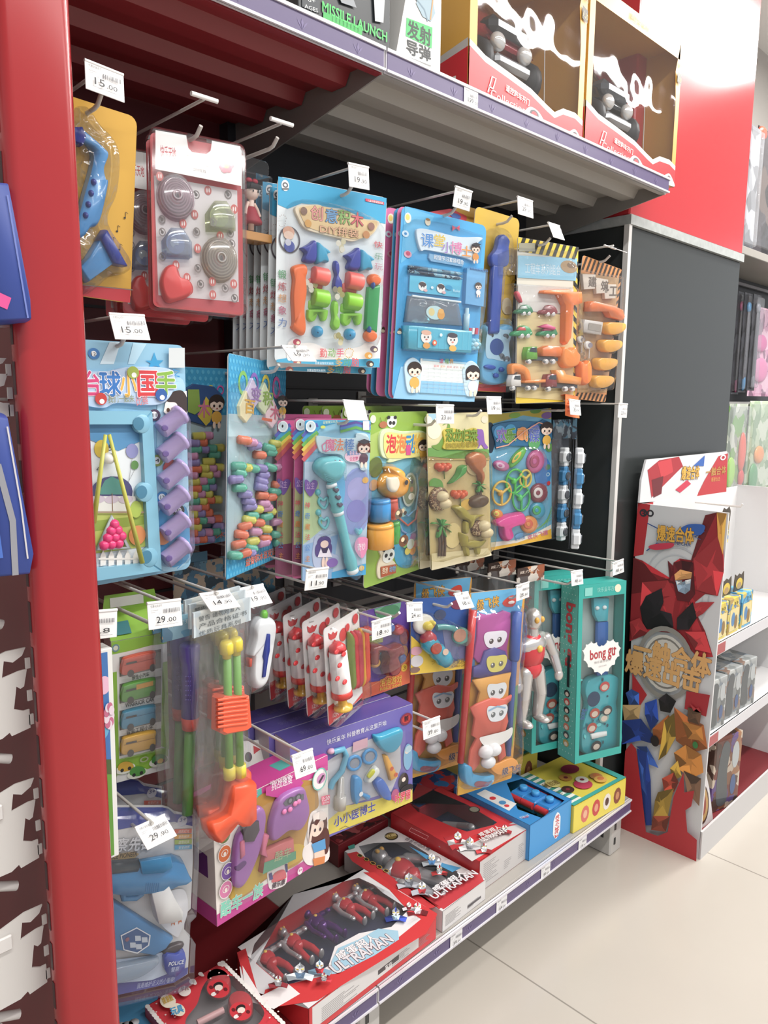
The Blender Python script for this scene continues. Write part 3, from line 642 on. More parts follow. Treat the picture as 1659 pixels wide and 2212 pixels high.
for x, y in ((812, 880), (785, 1280)):
    p = t.part('orange_joint'); p.dome((x, y), 44, 44, .002, .014, OR, k=.5); p.done()
    p = t.part('blue_pin'); p.dome((x-2, y+38 if y < 1000 else y-45), 12, 26, .01, .008, m('#2a5aa8')); p.done()
for cx, cy, mt in ((418, 855, CR), (660, 890, CR), (418, 1010, LG), (648, 1035, LG)):
    p = t.part('body_barrel'); x, z = t.pt((cx, cy)); q = abs(t.pt((cx+52, cy))[0]-x); p.lathe((x-q, -.009, z+.001), (1, 0, -.06), [(0, .0135), (.002, .015), (q*2-.002, .015), (q*2, .0135)], mt); p.done()
for dx, dy in ((0, 0), (245, 28)):
    p = t.part('wing'); p.puff(loft([(335+dx, 1110+dy), (350+dx, 1090+dy), (470+dx, 1090+dy), (482+dx, 1120+dy), (470+dx, 1165+dy), (440+dx, 1175+dy), (425+dx, 1140+dy), (405+dx, 1110+dy), (385+dx, 1165+dy), (360+dx, 1180+dy), (335+dx, 1155+dy)]), .002, .008, LG, .15); p.done()
for mt, pts in ((m('#3d48a8', .35), [(530, 745), (550, 750), (555, 800), (548, 850), (575, 900), (575, 945), (545, 958), (520, 935), (525, 880), (535, 845), (522, 790)]), (LG, [(520, 1030), (545, 1035), (548, 1100), (540, 1130), (562, 1180), (555, 1230), (525, 1235), (505, 1200), (515, 1150), (508, 1080)])):
    p = t.part('propeller'); p.puff(loft(pts), .002, .011, mt, .25); p.done()
for cx, cy in ((408, 1248), (640, 1268)):
    p = t.part('wheel_ball'); p.dome((cx, cy), 36, 42, .002, .016, BL); p.dome((cx+14, cy+5), 8, 10, .015, .002, m('#0d3f66')); p.done()
p = t.part('blister'); p.slab(loft([(215, 345), (500, 330), (860, 470), (880, 700), (860, 1300), (700, 1330), (300, 1280), (190, 1290), (205, 760)]), .0015, .021, film(gloss=.05, bump=.25, scale=30), ch=.006); p.done()
diy = t.o
for i, lb in enumerate(('second', 'third', 'fourth', 'fifth', 'sixth', 'seventh')):
    copy_tree(diy, (-.001, .021*(i+1), -.002*(i == 2)-.012*(i == 0)), '%s block figure card counted back from the front one' % lb)
# stationery sets: blue in front, pink and blue behind
ZS = (3.318, 560, 340)
def stationery(col, c2, label, full):
    t, p = card(FIT['stat'], 'stationery_set', label, 'stationery', col, 'stationery sets on the hook', r=.014, zoom=ZS)
    if full:
        p.poly([(1040, 350), (1250, 420), (1150, 650), (1010, 760)], '#5fb6e2'); p.poly([(1010, 1500), (1600, 1500), (1560, 1760), (950, 1750)], '#8fc8ec')
        p.poly([(1150, 1500), (1560, 1540), (1530, 1720), (1150, 1700)], '#9fd2f0')
    p.ell((1060, 435), 24, 38, '#e9ecd8'); p.ell((1058, 430), 15, 22, '#f1d56a')
    p.ell((1042, 548), 24, 24, '#cfe6f5'); p.ell((1042, 548), 10, 10, c2); p.ell((1058, 695), 28, 26, '#d8a2b8'); p.ell((1060, 690), 16, 16, '#c94e6e')
    p.ell((1000, 1245), 12, 22, '#5a4a3c'); p.ell((996, 1255), 16, 12, '#e9dcc2')
    if not full: p.done(); return t
    p.ell((1200, 465), 20, 26, '#e9dcc0'); p.ell((1200, 448), 16, 10, '#8f6a3a')
    for s in (-1, 1): p.poly([(1400, 508), (1400+s*26, 488), (1400+s*26, 530)], '#e0526e')
    p.clip = None; p.done()
    p = t.part('title_badge'); p.slab(loft([(1120, 540), (1150, 510), (1260, 530), (1420, 570), (1590, 575), (1560, 620), (1560, 700), (1540, 745), (1450, 715), (1200, 665), (1150, 665)]), .002, .008, m('#dbe9f2'), ch=.001); p.lay = .0086
    for a, x, y, s, c_ in (('课', 1140, 632, 88, '#4f93d8'), ('堂', 1232, 630, 78, '#e2c33c'), ('小', 1288, 678, 72, '#a488d2'), ('博', 1348, 684, 80, '#e282b4'), ('士', 1425, 705, 72, '#ef9a3a')): p.text(a, (x, y), (x+s, y+s*.13), s, c_, off=.03, out='#f4f7fa', outoff=.04)
    p.lay += .0005; kid(p, (1525, 660), 30, '#4a3226', '#e8993c', hat='#2c2c34'); p.done()
    p = t.part('caption_badge'); p.slab([(1215, 690), (1455, 735), (1468, 755), (1455, 785), (1225, 745), (1210, 720)], .002, .006, m('#7fb2d8'), ch=.001); p.lay = .0066; p.text('超值学习套装组合', (1235, 728), (1448, 768), 32, '#f4f8fb', off=.015); p.done()
    # boxed blister compartments with the stationery inside
    p = t.part('ruler'); p.slab([(1078, 845), (1450, 880), (1435, 1005), (1072, 962)], .003, .006, m('#58bfe0', .3)); p.lay = .0065
    for x, y in ((1155, 925), (1285, 940)): p.ell((x, y), 30, 34, '#f3f0ec'); p.ell((x, y-14), 26, 16, '#4b3b3a'); p.ell((x-9, y+4), 4, 5, INK); p.ell((x+9, y+4), 4, 5, INK); p.ell((x+20, y+30), 14, 10, '#e7b6b8')
    p.ell((1340, 935), 26, 16, '#1e9fd0'); p.ell((1220, 935), 10, 10, '#d8eef6'); p.text('Ruler', (1370, 965), (1420, 970), 18, '#d8eef6'); p.done()
    for k, c_ in enumerate(('#5d7f94', '#3a4f66')):
        p = t.part('pencil'); p.lrod((1068, 785+k*30), (1460, 838+k*32), [(0, .0032), (.93, .0032), (1, .0005)], .006, busy([c_, '#7fb8d0', '#2e3b52', '#a9c8d4'], 90), 8); p.done()
    p = t.part('pencil_bag'); p.puff([(1058, 990), (1410, 1040), (1440, 1210), (1030, 1180)], .002, .01, film(tint='#8fcbd6', gloss=.12, bump=.4, haze=.18), .06)
    p.tube([(a, -.012, b) for a, b in [t.pt((1065, 995)), t.pt((1415, 1040))]], .0022, m('#dfe9ec', .2)); p.lay = .0128
    p.ell((1228, 1115), 62, 50, '#bfdfe2'); p.ell((1205, 1110), 22, 28, '#e2d08c'); p.ell((1272, 1130), 26, 34, '#e8a23c'); p.ell((1272, 1105), 20, 18, '#f0b455'); p.done()
    p = t.part('notepad'); p.slab([(1478, 795), (1612, 815), (1595, 1070), (1465, 1048)], .002, .012, m('#6cb2e4', .4)); p.lay = .0125
    for i in range(12): p.ell((1484+i*10.6, 803+i*1.6), 4, 6, '#2f5f9a')
    kid(p, (1535, 930), 22, '#54402f', '#f3f3f3'); p.done()
    p = t.part('glue_stick'); p.lrod((1490, 1080), (1480, 1240), [(0, .004), (.25, .004), (.26, .0065), (1, .0065)], .008, m('#b9dcea', .3), 12); p.done()
    for k in range(3):
        p = t.part('eraser'); p.slab([(1500+k*24, 1222), (1516+k*24, 1222), (1510+k*24, 1268), (1494+k*24, 1268)], .002, .008, m('#d8435a' if k != 1 else '#e6e9ee')); p.done()
    p = t.part('pencil_case'); p.puff([(1020, 1205), (1075, 1205), (1490, 1245), (1485, 1405), (1075, 1380), (1015, 1370)], .002, .02, m('#35b4d2', .2, 0, .5), .06); p.lay = .0228
    p.poly([(1085, 1225), (1470, 1258), (1465, 1385), (1080, 1365)], '#55c0dc')
    for k in range(9): p.line([(1110+k*42, 1228+k*3), (1105+k*42, 1365+k*2)], .0005, '#7fd2e6')
    for x, y, h in ((1140, 1290, '#e9b9a0'), (1325, 1310, '#4b4550')): p.ell((x, y), 38, 44, '#f5f1ec'); p.ell((x, y-32), 36, 18, h); p.ell((x-12, y), 5, 7, INK); p.ell((x+12, y), 5, 7, INK); p.ell((x, y+16), 8, 5, '#e07a6a'); p.ell((x, y+60), 26, 22, '#e8a84a')
    p.ell((1195, 1330), 16, 20, '#d8573c'); p.ell((1195, 1330), 8, 10, '#f3e2bb'); p.ell((1240, 1275), 10, 12, '#c9ecf4'); p.done()
    p = t.part('snowflake_charm'); 
    for k in range(6): a = k*1.047; p.dome((1535+26*math.cos(a), 1340+30*math.sin(a)), 16, 18, .002, .01, m('#8fd2e6', .3))
    p.dome((1535, 1340), 18, 20, .002, .013, m('#d8eef4')); p.done()
    p = t.part('timetable_card'); p.slab([(1155, 1440), (1480, 1470), (1475, 1705), (1140, 1685)], .002, .0045, m('#e9f0ee')); p.lay = .005
    p.poly([(1150, 1600), (1478, 1620), (1475, 1705), (1140, 1685)], '#8cc6ea'); p.poly([(1160, 1442), (1480, 1472), (1480, 1482), (1160, 1455)], '#9fd0ea')
    for a, x, c_ in zip('课程表', (1278, 1318, 1350), ('#d86a8c', '#8fbf5a', '#e2a23c')): p.text(a, (x, 1472), (x+28, 1475), 30, c_, off=.02)
    for i in range(6): p.line([(1155, 1510+i*27), (1475, 1530+i*27)], .0005, '#a8b4b8')
    for i in range(7): p.line([(1200+i*42, 1490+i*3), (1192+i*42, 1680+i*2)], .0005, '#b4bec2')
    for i, c_ in enumerate(('#d8555c', '#d88a3c', '#c9555c', '#a8555c', '#8f8f5c')): p.text('星期', (1232+i*46, 1500+i*3), (1268+i*46, 1503+i*3), 14, c_)
    p.done()
    for x, y, hr, sh, b in ((1098, 1545, '#3a2c28', '#eeb04a', 0), (1515, 1570, '#33292b', '#dfe6ee', 1)):
        p = t.part('child_cutout'); p.slab(loft([(x-58, y-60), (x, y-112), (x+58, y-60), (x+55, y+40), (x+38, y+130), (x, y+145), (x-38, y+130), (x-55, y+40)]), .002, .006, m('#c4dff0'), ch=.0008); p.lay = .0066; kid(p, (x, y-18), 46, hr, sh, b); p.done()
    p = t.part('blister'); p.slab([(1065, 770), (1465, 830), (1478, 785), (1615, 805), (1600, 1075), (1575, 1250), (1565, 1330), (1575, 1400), (1490, 1415), (1010, 1385), (1015, 1195), (1035, 1010), (1030, 860)], .0015, .026, film(gloss=.09, bump=.3, scale=34), ch=.003)
    p.slab([(1120, 440), (1320, 470), (1600, 560), (1580, 760), (1480, 770), (1100, 740), (1040, 640), (1050, 480)], .0015, .014, film(gloss=.05), ch=.004); p.done()
    return t
a = stationery('#4aa9e0', '#3a8fd0', 'front blue stationery set card with ruler, pencil case and timetable', 1)
b = stationery('#e07ab0', '#c95a9a', 'pink stationery set directly behind the front blue set', 0); b.o.location += Vector((-.001, .0095, .001))
c = stationery('#4aa0d6', '#3a8fd0', 'blue stationery set behind the pink one', 0); c.o.location += Vector((-.001, .019, .0))
copy_tree(b.o, (-.001, .034, .004), 'second pink stationery set, third from the back of the row')
copy_tree(c.o, (-.001, .04, .006), 'second plain blue stationery set, second from the back of the row')
copy_tree(b.o, (-.001, .062, .010), 'pink stationery set at the very back of the row')
# guitar card
t, p = card(FIT['guit'], 'toy_pack', 'yellow card with a blue toy guitar, right of the stationery', 'toy', '#dcb63c', r=.014, zoom=(3.318, 980, 420))
p.poly([(120, 1360), (380, 1355), (380, 1430), (120, 1430)], '#c9484e')
for x, y in ((405, 470), (395, 560), (430, 640), (330, 560)): p.ring((x, y), 18, 24, m('#b3902c'), asp=1.3); p.line([(x, y-50), (x+8, y+60)], .0008, '#b3902c')
p.ell((372, 800), 36, 60, '#d9c9a4'); p.ell((385, 830), 26, 30, '#c9b184'); p.done()
GB, GD = m('#5fb0de', .25, 0, .4), m('#2c4fae', .3, 0, .3)
p = t.part('guitar_body'); p.puff(loft([(190, 950), (235, 925), (290, 945), (345, 928), (385, 950), (372, 1030), (350, 1080), (365, 1160), (378, 1270), (340, 1345), (250, 1365), (165, 1330), (155, 1240), (178, 1120), (200, 1040)]), .002, .018, GB, .08)
p.lay = .0204; p.poly(loft([(200, 960), (300, 970), (360, 980), (345, 1080), (345, 1190), (240, 1180), (180, 1150)]), '#a9cfe4'); p.ell((258, 1092), 50, 60, '#2d4f96')
for x, y in ((215, 1000), (300, 1170), (330, 1170), (320, 1010), (290, 1150)): p.ell((x, y), 18, 12, '#6b6f78'); p.ell((x+12, y+10), 8, 14, '#3f4348')
for x in (230, 262): p.line([(x-12, 1275), (x-4, 1286), (x+10, 1283)], .001, INK)
p.done(); GO = p.o
p = t.part('guitar_neck', GO); p.puff([(262, 500), (330, 500), (318, 700), (300, 1000), (230, 1000), (245, 700)], .015, .012, GD, .1); p.done()
p = t.part('guitar_head', GO); p.puff(loft([(300, 310), (340, 288), (375, 330), (368, 380), (372, 450), (355, 520), (260, 520), (240, 450), (280, 390)]), .015, .012, GD, .12); p.done()
for x, y, rx in ((255, 1238, 42), (338, 1255, 18), (298, 1298, 18)):
    p = t.part('guitar_knob', GO); p.dome((x, y), rx, 18, .02, .006, m('#2456b4', .25), k=.5); p.done()
p = t.part('blister'); p.slab(loft([(250, 300), (380, 280), (390, 500), (335, 560), (325, 880), (390, 930), (390, 1320), (250, 1380), (150, 1340), (170, 950), (225, 880)]), .0015, .032, film(gloss=.05, bump=.2), ch=.006); p.done()
t2, p = card(FIT['guit'], 'toy_pack', 'yellow toy card whose red corner shows behind the stationery set', 'toy', '#cf9f33', r=.014, zoom=(3.318, 980, 420))
p.done(); p = t2.part('printed_cap'); p.slab(loft([(-110, 170), (85, 130), (130, 128), (175, 150), (230, 180), (215, 215), (100, 220), (-90, 230)]), .0015, .004, m('#c03442'), ch=.0005); p.lay = .0046; p.ell((145, 178), 38, 18, '#3a5aa0'); p.done()
t2.o.location += Vector((-.03, .03, .006))
# truck card with hazard stripes
def truck(t, x, y, s, cab, load, mt=None, kind='toy_truck', flip=1):
    # side view truck in relief; x, y = left bottom, s = length in photo units
    p = t.part(kind); q = lambda L: [(x+(a if flip > 0 else 1-a)*s, y+b*s) for a, b in L]
    p.puff(q([(0, -.02), (0, -.2), (.05, -.38), (.3, -.4), (.32, -.02)]), .003, .016, cab, .06, 3)
    p.slab(q([(.3, -.1), (1, -.08), (1, .02), (.3, .0)]), .004, .014, m('#4a4a4e'))
    p.puff(q(load[0]), .003, .017, load[1], .06, 3)
    p.lay = .0192; p.poly(q([(.04, -.24), (.08, -.35), (.25, -.36), (.26, -.22)]), '#2f3d46', .0195)
    p.done()
    for wx in (.17, .66, .86):
        w = t.part('wheel', p.o); c = q([(wx, .04)])[0]; w.dome(c, s*.075, s*.085, .012, .008, m('#d8d6d2', .3, .3), k=.5, n=14); w.dome(c, s*.035, s*.04, .0205, .0015, m('#6a6a6c'), k=.5, n=10); w.done()
def car(t, x, y, s, body, top):
    p = t.part('toy_car'); q = lambda L: [(x+a*s, y+b*s) for a, b in L]
    p.puff(loft(q([(0, 0), (.02, -.22), (.25, -.3), (.45, -.55), (.75, -.55), (1, -.3), (.98, 0)])), .002, .013, body, .2, 3); p.puff(q([(.3, -.3), (.48, -.5), (.7, -.5), (.8, -.3)]), .01, .006, top, .1, 2); p.done()
    for wx in (.55, .88):
        w = t.part('wheel', p.o); c = q([(wx, .0)])[0]; w.dome(c, s*.13, s*.16, .008, .008, m('#d9d7d4', .25, .4), k=.5, n=14); w.done()
ZK = (3.318, 980, 420)
t, p = card(FIT['constr'], 'truck_set', 'clear fronted toy truck card with yellow and black hazard edge', 'toy', '#cfcabc', r=.006, zoom=ZK)
W, H = t.w, t.h; p.raw = 1; HZ = '#e8c81e'
p.lpoly([(W/2-.016, 0), (W/2, 0), (W/2, H), (W/2-.016, H)], HZ); p.lpoly([(-W/2, H-.03), (W/2, H-.03), (W/2, H), (-W/2, H)], HZ); p.lpoly([(-W/2, 0), (W/2, 0), (W/2, .03), (-W/2, .03)], '#ecca22')
p.lay += .0002
k = p.lay
for i in range(15):
    z = i*.0265; q = p.clip; p.clip = (W/2-.016, W/2, 0, H-.03); p.lpoly([(W/2-.016, z+.012), (W/2, z), (W/2, z+.013), (W/2-.016, z+.025)], '#23221f', k)
    x = -W/2+i*.024; p.clip = (-W/2, W/2, H-.03, H); p.lpoly([(x, H-.03), (x+.012, H-.03), (x+.028, H), (x+.016, H)], '#2b2a26', k+.0002); p.clip = q
p.raw = 0
p.poly([(300, 430), (880, 460), (870, 620), (310, 590)], '#8cc3dc'); p.text('工程车系列组合', (505, 560), (760, 575), 70, '#c9dce6', off=.02)
p.poly([(350, 1500), (560, 1500), (560, 1560), (350, 1560)], HZ); p.ell((318, 1440), 14, 16, '#4a4320')
for i in range(4): p.rect(388, 1085+i*20, 445, 1100+i*20, '#6b675c')
p.ell((820, 520), 60, 45, '#a98a62'); p.ell((835, 510), 30, 20, '#7d6347'); p.rect(460, 350, 575, 410, '#a7a48e'); p.poly([(400, 830), (850, 870), (850, 1480), (380, 1450)], '#d9c48c', None); p.poly([(420, 640), (850, 680), (850, 860), (410, 830)], '#d3cfc9'); p.done()
DO = m('#f08a1c', .3, 0, .3)
p = t.part('crane_arm'); p.puff([(600, 710), (610, 690), (790, 680), (800, 700), (880, 700), (885, 780), (820, 800), (800, 1040), (775, 1080), (755, 1060), (760, 800), (720, 720)], .002, .018, m('#f47a14', .3, 0, .3), .06); p.done()
p = t.part('digger_scoop'); p.puff(loft([(745, 1095), (790, 1120), (830, 1095), (850, 1130), (870, 1160), (850, 1230), (770, 1245), (735, 1190)]), .002, .02, DO, .2); p.done()
p = t.part('orange_hood'); p.puff(loft([(385, 1220), (450, 1215), (510, 1260), (525, 1340), (490, 1345), (470, 1290), (420, 1270), (385, 1290)]), .002, .014, DO, .1); p.done()
p = t.part('digger_claw'); p.puff(loft([(870, 1200), (900, 1215), (935, 1190), (948, 1260), (940, 1340), (905, 1370), (870, 1330)]), .002, .02, m('#f07a18', .3), .2); p.done()
car(t, 430, 855, 110, m('#2f7f58', .3), m('#c9d6ce', .2)); car(t, 600, 860, 115, m('#8f3f44', .3), m('#b98a8c', .25)); car(t, 405, 1015, 130, m('#2e9a5e', .3), m('#cf4a4a', .3)); car(t, 590, 1015, 125, m('#2c8a5a', .3), m('#d04a7a', .3))
p = t.part('red_boom'); p.puff(loft([(430, 705), (450, 700), (475, 770), (465, 775), (440, 740)]), .004, .008, m('#c23a4c'), .1); p.done()
p = t.part('pink_roof'); p.puff([(590, 950), (650, 930), (712, 955), (705, 975), (640, 960)], .01, .01, m('#d2457c'), .1); p.done()
truck(t, 485, 1190, 250, m('#63b02a', .3, 0, .3), ([(.46, -.12), (.44, -.34), (.6, -.42), (.95, -.4), (1.02, -.3), (.98, -.1)], m('#ee7a2a', .3, 0, .3)))
truck(t, 375, 1380, 225, m('#e7e4de', .3, 0, .3), ([(.42, -.12), (.42, -.2), (1.1, -.24), (1.1, -.14)], DO))
truck(t, 625, 1385, 250, m('#8f2a2a', .3, 0, .3), ([(.36, -.14), (.26, -.5), (.5, -.5), (.55, -.38), (1.03, -.28), (1, -.08)], m('#f2962a', .3, 0, .3)))
p = t.part('blister'); p.slab([(400, 640), (870, 670), (940, 1180), (945, 1400), (360, 1420), (370, 1080)], .0015, .03, film(gloss=.07, bump=.5, scale=30), ch=.008); p.slab([(430, 380), (860, 410), (880, 590), (320, 580), (310, 430)], .0015, .012, CRINK, ch=.004); p.done()
# orange striped card
t, p = card(FIT['orange'], 'truck_set', 'orange and brown striped card of small yellow trucks by the pillar', 'toy', '#d08b4c', r=.008, zoom=ZK)
W, H = t.w, t.h; p.raw = 1
for i in range(13):
    x = -W/2+i*.02; p.lpoly([(x, H-.035), (x+.009, H-.035), (x+.024, H), (x+.015, H)], '#3a2c20', .002); p.lpoly([(x, 0), (x+.009, 0), (x+.02, .02), (x+.011, .02)], '#35281c', .002)
    z = H-.22+i*.018; p.lpoly([(W/2-.012, z), (W/2, z+.01), (W/2, z+.018), (W/2-.012, z+.009)], '#3a2c20', .002)
p.raw = 0; p.poly([(900, 560), (1180, 600), (1090, 1420), (880, 1420)], '#b08a5c', .0022); p.done()
for x, y, s, a, tx in ((965, 620, 52, 4, '建'), (1055, 650, 52, -3, '筑'), (1115, 690, 50, 5, '工')):
    p = t.part('letter_tile'); p.slab([(x-s, y-s+a), (x+s*.8, y-s*.8-a), (x+s*.7, y+s*1.1), (x-s*.8, y+s*1.2)], .003, .012, m('#cfc3b4'), ch=.001); p.lay = .0125; p.text(tx, (x-s*.6, y+s*.7), (x+s*.5, y+s*.7), s*1.3, '#6d5f52', off=.03); p.done()
p = t.part('roof_unit'); p.puff([(935, 770), (960, 765), (1110, 800), (1170, 830), (1185, 880), (1170, 905), (1080, 880), (1060, 840), (930, 840)], .003, .02, m('#f07a2a', .3, 0, .3), .08); p.done()
for i, (x, y) in enumerate(((1045, 930), (1020, 1055), (985, 1185), (960, 1310))):
    p = t.part('yellow_truck'); p.puff(loft([(x, y+30), (x+10, y-10), (x+70, y-15), (x+140, y-5), (x+138, y+40), (x+80, y+75), (x+20, y+70)]), .003, .022, m('#f0ab1c', .3, 0, .3), .15); p.done()
    w = t.part('wheel', p.o); w.dome((x+105, y+65), 17, 22, .012, .012, m('#4a4033'), k=.5); w.done()
p = t.part('grey_house'); p.puff([(905, 895), (1040, 915), (1025, 1010), (890, 985)], .003, .014, m('#c3beb8'), .06); p.lay = .018; p.poly([(925, 920), (1015, 935), (1008, 985), (918, 968)], '#9a9288'); p.done()
for x, y, r in ((902, 1040, 22), (955, 1080, 26)):
    p = t.part('road_sign'); p.dome((x, y), r, r*1.2, .004, .006, m('#dcd8d4'), k=.3); p.tube([(a, -.007, b) for a, b in (t.pt((x, y+r)), t.pt((x-4, y+95)))], .0016, m('#d2cdc8')); p.lay = .0106; p.ell((x, y), r*.6, r*.7, '#8a8390'); p.done()
p = t.part('blister'); p.slab([(900, 540), (1190, 590), (1190, 900), (1120, 1400), (950, 1420), (880, 1180)], .0015, .03, film(gloss=.08, bump=.5, scale=30), ch=.006); p.done()
# orange paper slip
c = on_plane(1238, 872, 1, 1.0)
t = Thing('paper_slip', 'folded orange paper slip hanging from the hook under the truck card', 'paper', (c.x, 1.0, c.z-.03), (4, -8, 3), None, .075, .055); t.Z(3.318, 980, 420)
p = t.part('paper_face'); L = [(-.036, .0), (-.03, .052), (.03, .05), (.036, .04), (.034, -.004), (.0, -.003)]
p.slab(None, -.0005, .0005, m('#f07a38', .7), L=L); p.raw = 1; p.lay = .0008
for i in range(4): p.lpoly([(-.025, .040-i*.009), (.02, .040-i*.009), (.02, .0385-i*.009), (-.025, .0385-i*.009)], '#c25420')
p.done(); p = t.part('paper_fold'); p.raw = 1; p.add([(-.030, 0, .052), (.03, 0, .05), (.028, .06, .046), (-.032, .06, .046)], [(0, 1, 2, 3)], m('#ee6a2c', .7)); p.done()
# ---------------------------------------------------------------- second row
ZL = (3.318, 160, 660); ZW = (4.1475, 560, 840); ZD = (3.318, 900, 840)
# billiards card
t, p = card(FIT['pool'], 'billiards_set', 'blue card with a toy billiards table and purple toy cans', 'toy', '#8fc3df', r=.012, zoom=ZL)
p.poly([(250, 262), (330, 262), (280, 420), (180, 420)], '#cfe6f2'); p.poly([(420, 262), (520, 265), (430, 420), (380, 420)], '#b5dcf0')
p.poly(loft([(600, 560), (700, 520), (785, 560), (800, 900), (815, 1300), (825, 1800), (600, 1860), (590, 1200)]), '#a9d3e8'); p.poly(loft([(600, 1480), (700, 1500), (800, 1450), (820, 1800), (640, 1850)]), '#4f9fd0')
p.poly([(505, 395), (548, 395), (568, 335), (588, 392), (634, 393), (600, 422), (610, 440), (570, 432), (528, 450), (540, 415)], '#279bcf')
p.ell((136, 345), 42, 40, '#3f7fc0'); p.ell((134, 345), 20, 20, '#f2f4f6'); p.text('12', (118, 358), (150, 358), 22, INK)
for x, y, n, c_ in ((570, 785, '11', '#4a3450'), (588, 1110, '4', '#8fa23c'), (690, 1165, '', '#c8353c'), (622, 1372, '12', '#2f7fc0'), (738, 1468, '8', '#232327'), (625, 1650, '', '#e8935a')):
    p.ell((x, y), 42 if n else 62, 42 if n else 62, c_)
    if n: p.ell((x-4, y), 24, 26, '#eef0f0'); p.text(n, (x-16, y+12), (x+12, y+12), 26, INK)
p.poly([(640, 700), (680, 640), (800, 610), (800, 780), (660, 790), (628, 760)], '#f5ece2'); p.poly(loft([(640, 660), (690, 620), (760, 610), (800, 680), (790, 770), (740, 770), (720, 700), (660, 690)]), '#3a2c2a'); p.ell((660, 748), 12, 15, '#5a3b22')
for k in range(12): p.line([(685, 945), (685+55*math.cos(math.pi+k*.28), 965+60*math.sin(math.pi+k*.28))], .0012, '#2f8fcc')
p.line([(720, 1880), (760, 1840), (765, 1790), (735, 1780), (720, 1815), (745, 1830)], .0016, '#4a9fd8'); p.line([(690, 460), (735, 470), (700, 500), (735, 510)], .002, '#2b8fd0')
p.rect(658, 305, 772, 446, '#cfd6d8'); p.done()
p = t.part('title_badge'); p.slab(loft([(60, 560), (90, 480), (240, 470), (400, 440), (680, 455), (715, 560), (690, 640), (630, 700), (520, 715), (300, 700), (200, 735), (60, 700)]), .0015, .008, m('#b9d2ee', .4), ch=.001); p.lay = .0086
for a, x, c_, s in (('台', 50, '#d83a7a', 120), ('球', 165, '#2f78c4', 150), ('小', 312, '#e8b23c', 115), ('国', 435, '#d8343c', 140), ('手', 565, '#84b53a', 140)): p.text(a, (x, 635), (x+s, 635), 165, c_, off=.045, out='#f3eef4', outoff=.045)
for x, y, c_ in ((398, 480, '#9fb23c'), (168, 668, '#c8352f'), (598, 640, '#2a5fa8')): p.ell((x, y), 42, 44, c_); p.ell((x+6, y+18), 18, 18, '#f2f0ea')
p.text('我们一起来', (218, 692), (405, 686), 48, '#8a8f5c', off=.01); p.text('比赛', (420, 712), (505, 700), 58, '#d87a82', off=.015); p.done()
p = t.part('table_field', label='printed play field with umbrella, balloons and white fence'); p.slab([(-60, 780), (480, 800), (520, 1880), (-60, 1960)], .0015, .006, m('#dfe6ec')); p.lay = .0066; p.clip = (-t.w/2, t.w/2, 0, t.h)
p.poly([(-60, 780), (480, 800), (485, 960), (300, 1040), (-60, 900)], '#4f8fc0'); p.poly([(-60, 1420), (500, 1400), (510, 1720), (-60, 1800)], '#b9c65c'); p.poly([(-60, 1560), (300, 1520), (500, 1500), (510, 1560), (-60, 1640)], '#8fa83c')
p.ell((180, 1025), 52, 64, '#d3b72f'); p.ell((398, 1040), 44, 52, '#8c8fc4'); p.ell((416, 1140), 28, 32, '#5f8f4c'); p.line([(398, 1090), (375, 1250)], .0005, '#777'); p.line([(416, 1172), (370, 1260)], .0005, '#777')
p.text('4', (140, 1190), (165, 1190), 40, INK); p.text('5', (228, 1038), (250, 1038), 44, INK); p.ell((250, 1340), 150, 120, '#4a4a78'); p.poly([(150, 1350), (200, 1250), (250, 1220), (310, 1250), (345, 1350)], '#4f8f86'); p.rect(100, 1362, 420, 1470, '#e3e4df')
for i in range(3): p.ell((150+i*100, 1385), 52, 28, '#c9bccb')
p.line([(250, 1340), (255, 1470)], .001, '#8a6a4a'); p.rect(-50, 1470, 480, 1482, '#a9907a'); p.ell((430, 1640), 60, 70, '#d8894c'); p.ell((420, 1455), 40, 60, '#a8bf4a')
for i in range(6): x = 165+i*58; p.poly([(x, 1860), (x, 1790), (x+20, 1745), (x+40, 1785), (x+40, 1850)], '#eceae4')
p.rect(150, 1800, 470, 1812, '#e6e3dc'); p.done()
PB1 = m('#7fbcd6', .3, 0, .3)
p = t.part('table_frame')
A = [t.pt(q) for q in ((-70, 750), (520, 755), (590, 1890), (-70, 1990))]; B = [t.pt(q) for q in ((-70, 850), (445, 850), (500, 1830), (-70, 1890))]
for k in range(4):
    k2 = (k+1) % 4; p.slab(None, .0015, .016, PB1, L=[A[k], A[k2], B[k2], B[k]], ch=.002)
p.done()
for x, y in ((468, 845), (490, 1335), (525, 1800)):
    p = t.part('pocket'); p.dome((x, y), 60, 72, .008, .0088, PB1, k=.1); p.dome((x-6, y+2), 40, 48, .0168, .0004, m('#3f7f9e', .5), k=.05); p.done()  # pocket isn't hollow: darker blue centre disc paints the shade of a recess
for a, b in (((225, 925), (140, 1560)), ((252, 925), (490, 1845))):
    p = t.part('cue_stick'); p.lrod(a, b, [(0, .0024), (1, .0036)], .022, m('#c5c64c', .4), 10); p.done()
p = t.part('cue_ball'); p.pball((250, 1095), .0085, m('#efefee', .25), .014); p.done()
p = t.part('ball_rack'); T3 = [t.pt(q, .012) for q in ((268, 1520), (390, 1735), (165, 1745))]; cx = sum(q[0] for q in T3)/3; cz = sum(q[1] for q in T3)/3
p.tube([(x, -.012, z) for x, z in T3], .004, m('#a9b2b6', .3), 8, 1); p.done()
for i, (x, y) in enumerate(((286, 1568), (262, 1615), (310, 1610), (238, 1665), (290, 1660), (338, 1652), (212, 1718), (265, 1712), (318, 1705))):
    p = t.part('pink_ball'); p.pball((x, y), .0075, m('#e8357c', .25), .014); p.done()
PU = m('#cdb6ee', .25, 0, .5)
